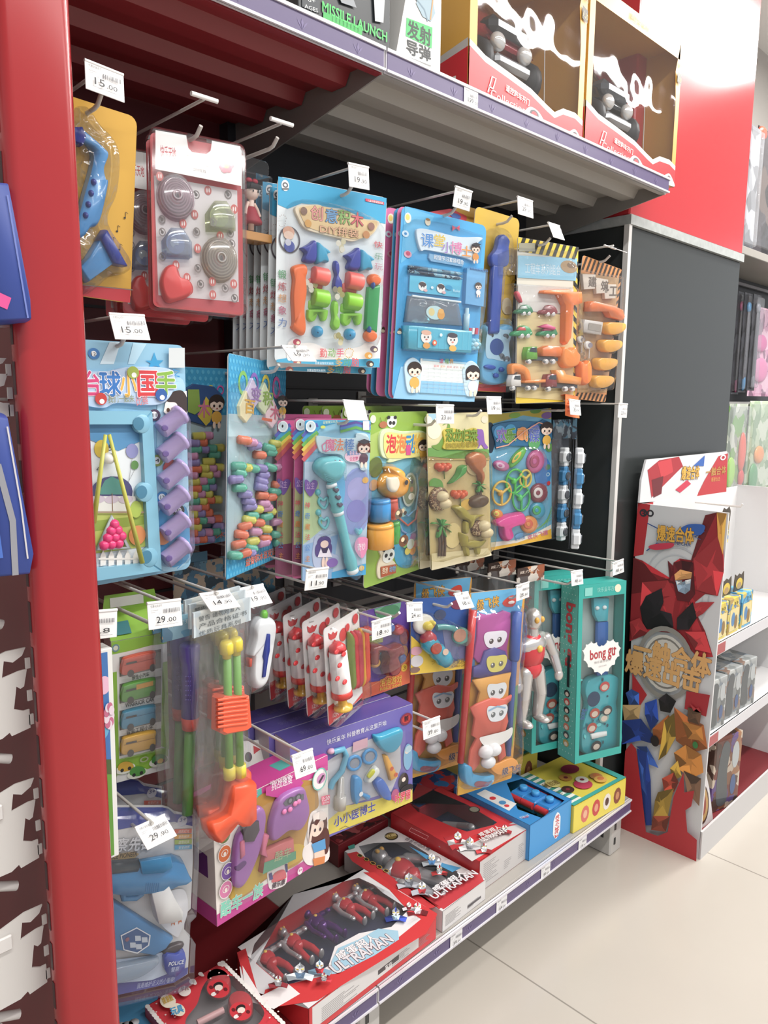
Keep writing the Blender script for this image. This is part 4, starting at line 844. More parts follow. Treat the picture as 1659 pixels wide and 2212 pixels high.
for i, y in enumerate((800, 985, 1178, 1365, 1550, 1735)):
    p = t.part('purple_can'); x = 640+i*6; p.lrod((x-18, y+95), (x+132, y-28), [(0, .012), (.02, .0135), (.84, .0135), (.85, .0155), (.97, .0155), (1, .0135)], .012, PU, 16)
    p.dome((x+10, y+78), 24, 22, .0245, .0015, m('#6d4f9a', .4), k=.4); p.done()
p = t.part('blister'); p.slab([(590, 780), (760, 740), (800, 780), (835, 1760), (800, 1840), (640, 1870)], .0015, .032, film(gloss=.06, bump=.3, scale=30), ch=.008); p.done()
# bead cards
BC = ('#ee7d58', '#5fc0a4', '#ddd95a', '#9a90cc', '#d99ac4')
def beads(t, spots, d=.006, r=.0062, ln=.02):
    for i, (x, y, c_) in enumerate(spots):
        p = t.part('snap_bead'); X, Z = t.pt((x, y), d); a = random.uniform(-.25, .1)
        p.lathe((X-ln/2, -d-.002, Z-a*ln/2), (1, -.25, a), [(0, r), (ln*.78, r), (ln*.8, r*1.06), (ln, r*.9), (ln, r*.55), (ln*.9, r*.5)], m(c_, .3, 0, .3), 7); p.done()
def bead_card(F, label, z, title, full):
    t, p = card(F, 'bead_set', label, 'toy', '#7fb6cc', 'snap bead cards', r=.008, zoom=z)
    W, H = t.w, t.h; p.raw = 1; p.lpoly([(-W/2, H*.74), (W/2, H*.74), (W/2, H), (-W/2, H)], '#2c9ccc'); p.lpoly([(-W/2, 0), (W/2, 0), (W/2, H*.1), (-W/2, H*.1)], '#2c9ccc'); k = p.lay+.0002
    n = int(W/.0115)
    for j in range(32):
        z_ = j*.0115
        if .1*H < z_ < .73*H: continue
        for i in range(n):
            x = -W/2+.006+i*.0115+(j % 2)*.0057; p.lpoly([(x-.003, z_+.004), (x, z_+.001), (x+.003, z_+.004), (x+.003, z_+.007), (x, z_+.0095), (x-.003, z_+.007)], '#4fb4dc', k)
    p.lay = k; p.lpoly([(-W/2, H*.1), (W/2, H*.1), (W/2, H*.74), (-W/2, H*.74)], '#a9c4cc')
    for i, (x, c_) in enumerate(((-.28, '#7fbf5c'), (-.1, '#8a6ac0'), (.1, '#e0cf3c'), (.3, '#d85aa8'))): p.ring((W*x, H*.88), W*.05, W*.075, m(c_), asp=1.1)
    p.text(title, (-W*.2, H*.03), (W*.42, H*.03), H*.035, '#d84a3c', off=.03, out='#f2e6d8', outoff=.05); p.raw = 0; p.done(); return t
t = bead_card(FIT['blockF'], 'front curled card of pastel snap beads', ZL, '益智积木百变造型', 1)
p = t.part('title_badge')
for a, x, y, c_, c2 in (('百', 1225, 720, '#e8b23c', '#f0e3b2'), ('变', 1272, 630, '#a884c0', '#d8c8e4'), ('积', 1358, 660, '#8fb24c', '#d8e2b8'), ('木', 1410, 760, '#d8728c', '#efd2d8')):
    p.slab([(x-48, y), (x, y-110), (x+48, y), (x+42, y+60), (x, y+120), (x-42, y+70)], .002, .008, m(c2), ch=.001); p.lay = .0086; p.text(a, (x-36, y+40), (x+36, y+50), 90, c_, off=.04)
p.poly(rr(0, 0, 0) if 0 else [(1312, 800), (1388, 812), (1386, 832), (1310, 820)], '#d86a3c'); kid(p, (1462, 690), 34, '#3a2f2c', '#e8b83c'); p.done()
random.seed(11); SP = []
for x, y, c_ in ((1200, 965, 0), (1245, 980, 4), (1275, 1005, 3), (1310, 1070, 0), (1450, 965, 1), (1425, 990, 2), (1380, 1020, 1), (1390, 1050, 1), (1160, 1150, 1), (1205, 1165, 2), (1262, 1165, 1), (1320, 1165, 3), (1165, 1200, 1), (1140, 1245, 3), (1335, 1215, 3), (1390, 1160, 1), (1425, 1160, 4), (1470, 1170, 0), (1460, 1150, 2), (1470, 1215, 3), (1465, 1250, 3), (1440, 1290, 0), (1165, 1305, 1), (1325, 1260, 3), (1320, 1300, 3), (1205, 1350, 3), (1230, 1400, 3), (1420, 1335, 1), (1330, 1360, 0), (1390, 1375, 0), (1340, 1420, 4), (1360, 1450, 4), (1290, 1460, 2), (1240, 1440, 3), (1255, 1505, 1), (1235, 1535, 2), (1205, 1580, 0), (1360, 1515, 1), (1385, 1480, 2), (1430, 1550, 4), (1300, 1555, 0), (1355, 1600, 2), (1280, 1620, 4), (1180, 1640, 0), (1260, 1690, 2), (1350, 1670, 0), (1340, 1700, 4), (1435, 1640, 1), (1450, 1690, 1), (1160, 1710, 0), (1250, 1740, 1), (1135, 1790, 1), (1200, 1775, 0), (1235, 1770, 3)): SP.append((x, y, BC[c_]))
beads(t, SP, r=.0075, ln=.026)
p = t.part('blister'); p.slab([(1125, 940), (1480, 930), (1500, 1300), (1500, 1740), (1090, 1820), (1100, 1300)], .0015, .02, film(gloss=.05, bump=.4, scale=40), ch=.006)
p.slab([(1120, 620), (1180, 560), (1290, 530), (1440, 560), (1490, 640), (1470, 870), (1330, 880), (1150, 830)], .0015, .02, film(gloss=.12, bump=.2, scale=20), ch=.01); p.done()
F2 = list(FIT['blockB']); F2[0] += .01
t = bead_card(tuple(F2), 'dimmer card of snap beads hanging between the billiards card and the curled bead card', ZL, '益智积木', 0)
p = t.part('title_badge'); p.slab([(790, 600), (850, 560), (1000, 580), (1060, 640), (1050, 850), (930, 860), (800, 820)], .002, .006, m('#31558a'), ch=.001); p.lay = .0066
p.poly([(870, 790), (930, 650), (985, 720), (960, 830), (930, 860)], '#d8c23c'); p.poly([(800, 600), (880, 600), (890, 750), (850, 780), (800, 760)], '#8fb24c'); p.text('木', (870, 790), (960, 790), 110, '#d87a9c', off=.04); kid(p, (1005, 705), 50); p.done()
SP = []
for j in range(17):
    y = 940+j*46
    for i in range(4):
        x = 830+i*55+(j % 3)*14
        if random.random() < .72 and x < 1060: SP.append((x, y-i*4, BC[(i*2+j*3+random.randint(0, 1)) % 5]))
beads(t, SP, r=.0078, ln=.022)
# magic wand cards
def wand(F, label, full):
    base, edge = ('#8fcbe6', '#3aa6d8') if full else ('#c2588f', '#d85a98')
    t, p = card(F, 'magic_wand_set', label, 'toy', base, 'magic wand cards', r=.006, zoom=ZW)
    p.poly([(400, 285), (995, 270), (990, 400), (900, 330), (700, 300), (560, 340), (470, 420), (400, 520)], edge)
    for i, c_ in enumerate(('#5a62b8', '#3f9fd0', '#6fbf5c', '#e6d24a', '#e89a4c', '#d8606a')): p.line([(385, 430+i*42), (440, 370+i*42), (520, 320+i*34)] if 1 else 0, .008, c_)
    if full:
        for i, c_ in enumerate(('#6a5ab0', '#5a8fd0', '#6fbf5c')): p.line([(720, 330+i*26), (860, 300+i*22), (990, 330+i*26)], .005, c_)
        p.poly([(380, 650), (960, 650), (950, 1670), (370, 1720)], '#b3c8dc'); p.poly([(380, 850), (520, 820), (560, 1250), (375, 1400)], '#b8cf9c'); p.poly([(380, 1400), (700, 1300), (640, 1700), (370, 1720)], '#8fb4dc'); p.poly([(640, 1640), (950, 1560), (950, 1680), (640, 1720)], '#3aa6dc')
        p.ell((860, 1010), 140, 300, '#8f9ed4'); p.ell((870, 900), 90, 110, '#a7a4d8'); p.ell((860, 1090), 85, 100, '#8a86cc'); p.ell((700, 900), 60, 180, '#5fb0dc')
        p.rect(918, 288, 975, 368, '#efe6ea'); p.ell((940, 815), 28, 28, '#eab24c'); p.ell((905, 1600), 24, 24, '#e8b84c'); p.ell((560, 340), 22, 14, '#d8e25a')
        p.text('益智魔法玩具', (560, 310), (690, 300), 22, '#e8f2b8')
    else: p.poly([(380, 900), (900, 900), (900, 1650), (370, 1700)], '#8a4a68'); p.poly([(385, 860), (520, 840), (520, 1400), (380, 1420)], '#a9ac7c')
    p.ell((450, 335), 46, 52, '#e3eef2'); p.ell((450, 330), 34, 38, '#c4d8e0'); p.ell((445, 330), 8, 14, INK)
    p.poly(loft([(445, 960), (380, 860), (385, 820), (415, 810), (445, 835), (475, 812), (508, 825), (505, 870)]), '#7a5aa8'); p.text('公主', (410, 890), (480, 890), 60, '#c9aad8', off=.02)
    for i, a in enumerate('神奇魔法公主'): p.text(a, (395, 1060+i*95), (440, 1060+i*95), 50, ('#d8606a', '#5a8fd0', '#d88a4c')[i % 3], off=.01)
    p.poly(loft([(905, 1510), (840, 1430), (850, 1350), (890, 1320), (950, 1330), (960, 1400)]), '#e58ab4'); p.text('奇妙', (865, 1440), (935, 1425), 60, '#f6e2ec', off=.02); p.done()
    if not full: return t
    p = t.part('title_badge'); p.slab(loft([(505, 440), (540, 420), (700, 440), (850, 440), (870, 400), (960, 410), (992, 520), (960, 620), (960, 720), (905, 725), (880, 670), (770, 650), (720, 590), (560, 575), (520, 520)]), .0015, .007, m('#cde6ee'), ch=.001); p.lay = .0076
    for a, x, y, c_ in (('魔', 575, 545, '#e8709c'), ('法', 650, 545, '#ee8a5c'), ('棒', 745, 545, '#5a8fd0')): p.text(a, (x, y), (x+88, y-4), 100, c_, off=.03, out='#fff', outoff=.03)
    p.line([(585, 470), (545, 500), (555, 550), (590, 555)], .002, '#e8709c'); p.ell((820, 600), 74, 50, '#f2c6d8'); p.text('魔法变身', (765, 590), (880, 580), 40, '#3f8fc8', off=.03); p.text('公主梦', (790, 638), (865, 632), 32, '#e86a9c', off=.02)
    kid(p, (915, 520), 52, '#6a3020', '#6a4a5a', 1, '#3a3640'); p.done()
    TQ = m('#66c4cc', .25, 0, .4)
    p = t.part('wand_head', label='heart shaped turquoise head'); p.puff(loft([(600, 835), (490, 750), (470, 680), (520, 620), (600, 600), (680, 600), (735, 640), (738, 700), (690, 810)]), .002, .03, TQ, .55)
    for i in range(4): p.line([(505+i*12, 740+i*18), (600, 768+i*18), (705-i*12, 735+i*18)], .0006, '#4fa9b4', .0338-.002*i)
    p.done(); WO = p.o; p = t.part('wand_stem', WO); p.lrod((640, 830), (840, 1640), [(0, .0075), (.03, .009), (.05, .0075), (.1, .012), (.15, .010), (.19, .0125), (.24, .010), (.29, .0135), (.33, .0095), (.37, .0095), (.72, .0085), (.86, .0125), (.97, .0105), (1, .0095)], .016, TQ, 16); p.done()
    for q in (.035, .345):
        p = t.part('white_collar', WO); x, y = 640+200*q, 830+810*q; p.lrod((x-4, y-12), (x+4, y+18), [(0, .0102), (1, .0102)], .016, m('#e4eef0', .3), 16); p.done()
    p = t.part('end_cap', WO); p.lrod((832, 1612), (843, 1652), [(0, .0112), (.7, .0118), (1, .009)], .016, m('#e4eef0', .3), 16); p.done()
    for x, y, s in ((690, 660, 42), (684, 905, 26), (702, 970, 26), (718, 1035, 26)):
        p = t.part('heart_gem', WO); p.puff(loft([(x+2, y+s), (x-s, y), (x-s*.6, y-s*.7), (x, y-s*.4), (x+s*.6, y-s*.7), (x+s, y)]), .026 if s < 40 else .024, .006, m('#6a6478', .15, .3), .5); p.done()
    for x, y in ((575, 1010), (580, 1190)):
        p = t.part('heart_earring'); p.dome((x-55, y-85), 26, 30, .002, .008, TQ); p.wire([(x-50, y-60), (x-30, y-30)], .0012, m('#9fd6dc'), .005); p.wire(loft([(x+8, y+60), (x-42, y+10), (x-30, y-30), (x, y-12), (x+30, y-35), (x+40, y+5)]), .0026, TQ, .006, 8, 1); p.done()
    p = t.part('heart_ring'); p.puff(loft([(882, 1310), (848, 1270), (860, 1245), (882, 1255), (905, 1242), (915, 1270)]), .003, .008, TQ, .4); p.done()
    p = t.part('fairy_cutout'); p.slab(loft([(480, 1400), (500, 1320), (570, 1290), (640, 1330), (645, 1460), (710, 1500), (690, 1580), (600, 1620), (500, 1610), (470, 1500)]), .0015, .005, m('#b4c2e0'), ch=.0008); p.lay = .0055
    p.ell((570, 1370), 62, 58, '#5a4a8c'); p.ell((512, 1440), 24, 60, '#5a4a8c'); p.ell((620, 1430), 20, 54, '#5a4a8c'); p.ell((572, 1385), 36, 34, '#f3d8cc'); p.poly([(540, 1420), (610, 1420), (640, 1500), (510, 1500)], '#ece6f2'); p.poly([(540, 1420), (605, 1420), (590, 1465), (555, 1465)], '#453a5c'); p.ell((560, 1550), 14, 50, '#f0d2c4'); p.ell((590, 1550), 14, 50, '#f0d2c4'); p.ell((640, 1550), 50, 40, '#8a6ab8'); p.done()
    p = t.part('blister'); p.slab(loft([(480, 620), (600, 570), (740, 610), (760, 820), (960, 720), (970, 1100), (860, 1300), (900, 1640), (800, 1670), (700, 1300), (520, 1300), (490, 900)]), .0015, .034, film(gloss=.06, bump=.3, scale=26), ch=.006); p.slab([(440, 440), (560, 380), (800, 360), (985, 440), (980, 620), (700, 600), (450, 560)], .0015, .016, film(gloss=.06), ch=.006); p.done()
    return t
F_ = FIT['wand']; wand(F_, 'front blue magic wand card with turquoise heart wand', 1)
b = wand(F_, 'pink magic wand card just behind the blue one', 0); b.o.location += Vector((-.004, .022, .002))
copy_tree(b.o, (-.012, .036, -.004), 'pink magic wand card at the back, half behind the curled bead card')
copy_tree(b.o, (.0, .085, .006), 'rearmost pink magic wand card, only its top edge showing')
# animal bubble card
t, p = card(FIT['green'], 'bubble_toy_set', 'front green card with a yellow monkey bubble bottle', 'toy', '#8fb53c', 'green bubble toy cards', r=.008, zoom=ZW)
p.poly([(980, 420), (1100, 360), (1100, 700), (960, 760)], '#a5bf5c'); p.poly(loft([(1000, 640), (1200, 620), (1460, 640), (1450, 1200), (1430, 1500), (1250, 1500), (1150, 1100), (980, 1050)]), '#6fb4cc'); p.poly(loft([(1250, 1150), (1420, 1180), (1415, 1350), (1370, 1560), (1290, 1600), (1210, 1540), (1190, 1300)]), '#3aa2cc')
p.ell((1180, 295), 44, 52, '#f0f1ec'); p.ell((1165, 305), 14, 18, INK); p.ell((1195, 305), 14, 18, INK); p.ell((1150, 255), 14, 16, INK); p.ell((1208, 255), 14, 16, INK); p.ell((1100, 320), 36, 30, '#b06a44'); p.line([(1085, 295), (1070, 255)], .0012, '#6a4a30'); p.line([(1115, 290), (1125, 250)], .0012, '#6a4a30')
p.ell((1030, 700), 60, 90, '#5f6f30'); p.ell((1010, 860), 40, 50, '#c99a6a'); p.ell((1005, 270), 26, 36, '#dfe6c8'); p.ell((1490, 270), 26, 34, '#dfe6c8')
for i in range(10): p.line([(1380+i*8, 690), (1365+i*12, 640)], .001, '#3f5a2a')
p.ell((1325, 900), 62, 150, '#b9c4bc'); p.ell((1325, 900), 50, 130, '#7f8a6c'); p.ell((1340, 960), 26, 30, '#e6e6de')
for k in range(6): a = k*1.047; p.ell((1330+46*math.cos(a), 1385+72*math.sin(a)), 26, 34, ('#d8606a', '#e89a4c', '#e6d24a', '#7fbf5c', '#5fb0d8', '#b07ac0')[k])
p.ell((1330, 1385), 32, 46, '#d8e2dc'); p.text('泡泡玩具系列', (1250, 1600), (1400, 1590), 26, '#5a7a24', off=.01); p.text('森林动物', (1435, 820), (1460, 820), 20, '#4a7fae'); p.done()
p = t.part('title_badge'); p.slab(loft([(1070, 480), (1090, 380), (1160, 355), (1280, 380), (1450, 375), (1495, 440), (1460, 640), (1370, 610), (1160, 660), (1150, 630), (1090, 600)]), .0015, .007, m('#cfe0b4'), ch=.001); p.lay = .0076
p.poly(loft([(1085, 480), (1110, 390), (1260, 400), (1440, 390), (1480, 450), (1450, 590), (1160, 620), (1100, 580)]), '#e2d87c')
for a, x, c_ in (('泡', 1105, '#d8343c'), ('泡', 1195, '#e8823c'), ('动', 1280, '#2f8fd0'), ('物', 1345, '#e0b23c')): p.text(a, (x, 560), (x+88, 555), 150, c_, off=.05)
p.rect(1285, 500, 1325, 590, '#d84a8c'); kid(p, (1440, 510), 42); p.done()
YM = m('#f2a924', .25, 0, .4)
p = t.part('monkey_bottle', label='yellow monkey head bottle'); p.puff(loft([(1150, 980), (1070, 930), (1045, 850), (1080, 770), (1110, 745), (1100, 700), (1150, 690), (1195, 710), (1200, 755), (1240, 790), (1262, 820), (1250, 860), (1230, 940)]), .002, .034, YM, .5, 6); p.done()
p = t.part('monkey_face', p.o); p.puff(loft([(1150, 900), (1135, 800), (1180, 790), (1225, 790), (1240, 860), (1205, 925)]), .03, .008, m('#f6ecd4', .4), .4); p.lay = .0392; p.ell((1172, 820), 16, 22, INK); p.ell((1222, 812), 10, 20, INK); p.ell((1218, 880), 16, 24, '#8a5a2a'); p.done()
def bottle(x0, x1, y0, y1, c_, pr):
    p = t.part('bubble_bottle'); w = t.pt((x1, y0))[0]-t.pt((x0, y0))[0]; xm = (x0+x1)/2; p.lrod((xm, y1), (xm, y0), [(0, w*.44), (.04, w*.5), (.8, w*.5), (.86, w*.46), (.88, w*.49), (1, w*.47)], w*.5, m(c_, .25, 0, .4), 18); p.done()
    if pr: q = t.part('bottle_sticker', p.o); q.lay = w+.0008; q.ell((xm, (y0+y1)/2+10), (x1-x0)*.3, (y1-y0)*.24, pr); q.ell((xm-8, (y0+y1)/2), 16, 20, '#e8c9a0'); q.ell((xm+14, (y0+y1)/2+18), 14, 18, '#3f2c1c'); q.done()
bottle(1018, 1135, 990, 1180, '#2f8fd0', '#6a5a4a'); bottle(1140, 1215, 985, 1165, '#e0563c', '#8fb0a4'); bottle(1005, 1150, 1205, 1420, '#eda32a', '#6a3f20'); bottle(1150, 1232, 1190, 1380, '#3fb63c', None)
for k, (pts, c_) in enumerate((([(1250, 960), (1260, 1060), (1330, 1140), (1400, 1080), (1425, 900), (1410, 760)], '#6fa8d8'), ([(1235, 1040), (1255, 1160), (1330, 1225), (1400, 1170), (1430, 1000)], '#e0664c'), ([(1245, 1180), (1280, 1270), (1340, 1310), (1400, 1270), (1425, 1120)], '#8fb0e0'))):
    p = t.part('bubble_cord'); p.wire(pts, .0022, m(c_, .3, 0, .3), .008-.002*k); p.done()
p = t.part('panda_cutout'); p.slab(loft([(1060, 1560), (1085, 1500), (1070, 1440), (1140, 1400), (1195, 1440), (1185, 1520), (1218, 1570), (1200, 1650), (1130, 1680), (1070, 1700), (1050, 1640)]), .0015, .005, m('#e9dcc0'), ch=.0008); p.lay = .0055
p.ell((1100, 1440), 14, 16, INK); p.ell((1180, 1425), 14, 16, INK); p.ell((1138, 1490), 54, 62, '#eef0ea'); p.ell((1115, 1490), 14, 18, INK); p.ell((1160, 1480), 14, 18, INK); p.ell((1142, 1520), 8, 8, INK); p.poly([(1065, 1590), (1205, 1565), (1200, 1645), (1070, 1685)], '#b5562c'); p.text('泡泡', (1075, 1650), (1125, 1640), 50, '#f3e2c0', off=.03); p.text('动物', (1140, 1635), (1195, 1625), 48, '#6fb4d8', off=.03); p.done()
p = t.part('blister'); p.slab(loft([(1050, 780), (1150, 670), (1280, 790), (1440, 700), (1430, 1150), (1420, 1500), (1250, 1600), (1160, 1400), (1000, 1430), (1005, 1000)]), .0015, .04, film(gloss=.05, bump=.3, scale=26), ch=.008); p.done()
g = t.o
for i, (dx, dy, lb) in enumerate(((-.004, .07, 'second'), (-.006, .13, 'third'), (-.008, .19, 'rearmost'))): copy_tree(g, (dx, dy, .01), '%s green bubble card, its top edge showing over the wand card' % lb)
# dinosaur cards
t, p = card(FIT['dino'], 'dinosaur_set', 'front sand coloured card of toy dinosaurs, palms and eggs', 'toy', '#cbb98c', 'dinosaur cards', r=.008, zoom=ZD)
p.poly([(60, 165), (505, 165), (520, 470), (45, 480)], '#d9d0a0'); p.poly([(75, 170), (300, 170), (200, 200), (90, 230)], '#9fc8dc'); p.poly(loft([(60, 430), (180, 420), (330, 440), (500, 430), (510, 490), (330, 500), (60, 480)]), '#6aa04c'); p.ell((120, 300), 50, 60, '#e8e2c4'); p.ell((80, 230), 26, 34, '#e3e0d0'); p.ell((480, 220), 24, 26, '#d8d2b8')
p.poly(loft([(100, 410), (150, 390), (200, 300), (215, 250), (180, 262), (200, 245), (232, 262), (225, 340), (190, 400), (150, 440)]), '#6f9a3c'); p.poly(loft([(430, 420), (425, 300), (440, 290), (470, 300), (480, 380), (505, 420), (480, 430), (455, 400)]), '#8a5cae')
p.rect(65, 500, 520, 512, '#b9a468'); p.poly(loft([(70, 690), (110, 640), (170, 660), (180, 720), (120, 700)]), '#5fa04c'); p.poly([(250, 1290), (260, 1240), (330, 1215), (390, 1225), (380, 1270)], '#4f9a4c'); p.poly([(95, 1290), (95, 1220), (130, 1215), (140, 1260)], '#5aa050'); p.poly([(95, 1180), (500, 1140), (535, 1195), (95, 1300)], '#d9cfb0')
p.ell((250, 1050), 60, 90, '#dccb98'); p.ell((420, 560), 70, 60, '#cfc09a'); p.ell((350, 830), 50, 40, '#d8b24c'); p.done()
p = t.part('title_badge'); p.slab(loft([(195, 380), (190, 300), (250, 280), (330, 300), (420, 280), (428, 360), (425, 430), (300, 435), (190, 430)]), .0015, .006, m('#c9b93c'), ch=.0008); p.lay = .0066
for a, x in zip('恐龙归来', (195, 250, 310, 365)): p.text(a, (x, 372), (x+56, 366), 80, '#7a9a2c', off=.04, out='#4a6a24', outoff=.03)
p.text('DINOSAURS RETURN', (192, 425), (422, 412), 36, '#8a7a24', off=.02, out='#dccf4c', outoff=.03); p.done()
def dino(nm_, body, mt, L=None, extra=()):
    p = t.part(nm_); p.puff(loft(body), .002, .016, mt, .35)
    for e in extra: p.puff(loft(e), .002, .011, mt, .2)
    p.done()
DGR, DOL = m('#3f9a4c', .35), m('#a39a3c', .3, 0, .3)
dino('pterosaur', [(350, 480), (400, 450), (460, 470), (470, 540), (440, 580), (460, 640), (440, 690), (425, 620), (380, 570), (350, 520)], m('#b5683c', .3, 0, .3))
dino('green_lizard', [(215, 680), (270, 610), (290, 560), (330, 545), (325, 590), (300, 620), (260, 650)], DGR)
dino('olive_rex', [(245, 850), (275, 830), (320, 860), (360, 900), (470, 900), (400, 930), (380, 980), (360, 1000), (345, 950), (300, 920), (270, 880)], DOL, None, ([(325, 950), (350, 960), (345, 1030), (325, 1030)],))
dino('long_neck_dinosaur', [(290, 1030), (310, 1040), (320, 1090), (380, 1080), (440, 1090), (480, 1080), (440, 1130), (380, 1140), (320, 1130), (300, 1090)], DOL, None, ([(320, 1120), (345, 1120), (355, 1190), (335, 1190)], [(400, 1120), (430, 1115), (430, 1180), (410, 1180)]))
for x, y in ((160, 790), (440, 1000)):
    p = t.part('egg_nest'); p.dome((x-8, y), 68 if x < 200 else 46, 88 if x < 200 else 60, .002, .012, busy(('#6a4433', '#4f3226', '#8a6450', '#c9b49a'), 160), k=.5); p.done()
    for dx, dy in ((10, -25), (30, 40)):
        p = t.part('egg'); p.dome((x+dx+(20 if x > 200 else 0), y+dy*.8), 36, 38, .01, .018, m('#e3d6bd', .35)); p.done()
for x, y, mt in ((180, 555, m('#cf4c2c', .35)), (295, 750, m('#d8552c', .35))):
    p = t.part('red_bush'); 
    for k in range(5): p.dome((x-36+k*18, y+(k % 2)*14), 18, 26, .003, .012, mt)
    p.tube([(a, -.006, b) for a, b in (t.pt((x, y+10)), t.pt((x+4, y+90)))], .0015, m('#6a7a3c')); p.done()
p = t.part('brown_rock'); p.dome((430, 805), 64, 48, .002, .018, m('#5a4236', .4), k=.6); p.done()
for x, y, s in ((165, 980, 1), (440, 690, .6)):
    p = t.part('palm_tree')
    for k in range(7):
        a = -2.6+k*.75; p.puff(loft([(x, y), (x+45*s*math.cos(a)-8, y+50*s*math.sin(a)), (x+80*s*math.cos(a), y+70*s*math.sin(a)+22*s), (x+48*s*math.cos(a)+8, y+52*s*math.sin(a)+10)]), .004, .008, m('#3f9a50', .35), .3)
    for k in range(3): p.wire([(x-10+k*22*s, y+30*s), (x+k*20*s, y+130*s), (x-4+k*20*s, y+220*s)], .0028*s, m('#5a4034', .5), .007)
    p.done()
p = t.part('blister'); p.slab(loft([(60, 520), (200, 490), (480, 450), (520, 700), (535, 1150), (300, 1200), (110, 1220), (80, 900)]), .0015, .028, film(tint='#f3f0e2', gloss=.07, bump=.5, scale=30), ch=.006); p.done()
copy_tree(t.o, (-.004, .03, -.002), 'dinosaur card directly behind the front one, its left edge showing')
# flying disc card
t, p = card(FIT['disc'], 'flying_disc_set', 'bright card of flying discs, spinners and a pink launcher', 'toy', '#6fb4d4', r=.012, zoom=ZD)
p.poly([(500, 125), (980, 125), (975, 220), (760, 190), (500, 260)], '#b9a834'); p.ell((850, 155), 40, 22, '#5a8f3c'); p.ell((930, 190), 40, 24, '#7a5a9a'); p.ell((700, 190), 40, 20, '#7fae3c'); p.poly(loft([(505, 260), (540, 250), (560, 330), (540, 450), (505, 430)]), '#1f3448')
p.poly([(520, 1100), (700, 1080), (850, 1030), (960, 970), (960, 1090), (535, 1165)], '#e8e2d4'); p.poly([(525, 1135), (720, 1100), (860, 1050), (960, 1000), (962, 1090), (535, 1160)], '#e9b41f')
p.ell((900, 600), 60, 110, '#3a7fc4'); p.ell((935, 560), 18, 20, '#4f8a6a'); p.ring((935, 612), 8, 14, m('#a9cfe0')); p.ell((940, 675), 12, 16, '#c8353c'); p.ell((945, 420), 26, 30, '#6fb05c'); p.text('欢乐飞碟', (790, 1080), (935, 1040), 34, '#d87a9c', off=.02); p.ell((735, 1050), 36, 20, '#5a9fd0'); p.text('益智玩具', (700, 1085), (770, 1070), 22, '#3f8fc8')
for i in range(5): p.line([(840+i*20, 1010-i*6), (960, 930-i*22)], .0012, '#7fb84c')
p.done()
p = t.part('title_badge'); p.slab(loft([(545, 330), (540, 270), (620, 240), (760, 230), (870, 235), (910, 220), (962, 260), (960, 370), (880, 400), (800, 410), (640, 410), (570, 430), (560, 380)]), .0015, .006, m('#2c6f9c'), ch=.0008); p.lay = .0066
for x, y, c_ in ((585, 310, '#4fa0d8'), (660, 300, '#3f9fd0'), (640, 340, '#7fbf4c'), (745, 320, '#e89a5c'), (830, 300, '#6a7ac8'), (830, 385, '#5fb06c')): p.ell((x, y), 42, 48, c_)
for a, x, c_ in (('欢', 560, '#8a6ac8'), ('乐', 625, '#5f9a2c'), ('飞', 710, '#e88a3c'), ('碟', 790, '#5a6ac0')): p.text(a, (x, 375), (x+72, 368), 90, c_, off=.04, out='#cfe2c0', outoff=.03)
p.line([(555, 420), (640, 400), (760, 300), (860, 240), (890, 250)], .003, '#e8a88c'); kid(p, (915, 290), 40); p.done()
def disc(x, y, rx, rz, c_, c2, spokes=0, a=-18):
    p = t.part('flying_disc'); mt = m(c_, .25, 0, .4)
    if spokes:
        X, Z = t.pt((x, y)); q = abs(t.pt((x+rx, y))[0]-X); qz = abs(t.pt((x, y+rz))[1]-Z)
        p.tube([(X+q*math.cos(k*.2618), -.008, Z+qz*math.sin(k*.2618)) for k in range(24)], .003, mt, 8, 1)
        for k in range(spokes): b = k*6.283/spokes+.5; p.tube([(X, -.009, Z), (X+q*math.cos(b), -.008, Z+qz*math.sin(b))], .0034, mt)
        p.dome((x, y), rx*.28, rz*.28, .004, .01, m(c2, .3))
    else: p.dome((x, y), rx, rz, .002, .012, mt, a, .6); p.dome((x, y), rx*.55, rz*.55, .013, .003, m(c2, .3), a, .5); p.dome((x, y), rx*.25, rz*.25, .0155, .002, mt, a, .5)
    p.done()
disc(600, 550, 58, 38, '#c9689c', '#e3b8d0'); disc(845, 520, 62, 84, '#d0609a', '#b5486c'); disc(715, 490, 78, 36, '#5fb83c', '#e8c23c', 0, 40); disc(870, 745, 62, 70, '#8a3040', '#e0d4d0'); disc(860, 870, 56, 60, '#2f9fc0', '#3fae5c'); disc(800, 970, 60, 62, '#e08a34', '#d8603c'); disc(570, 895, 40, 34, '#e88a2c', '#e3d24a')
disc(595, 745, 66, 84, '#e2b62c', '#e0a82c', 3); disc(690, 660, 62, 84, '#3fc03c', '#4fd04c', 3); disc(735, 780, 60, 90, '#35b85a', '#4fd06c', 3); disc(765, 640, 40, 60, '#e0c23c', '#e0b83c', 3)
p = t.part('pink_launcher'); p.puff(loft([(535, 945), (600, 905), (680, 885), (735, 880), (755, 925), (735, 960), (670, 975), (640, 1000), (655, 1060), (620, 1085), (590, 1050), (580, 985), (545, 975)]), .002, .024, m('#e83c98', .3, 0, .4), .2); p.done()
p = t.part('blister'); p.slab(loft([(540, 500), (700, 420), (900, 450), (920, 700), (920, 900), (800, 1030), (620, 1090), (530, 960), (525, 700)]), .0015, .03, film(gloss=.06, bump=.4, scale=28), ch=.006); p.done()
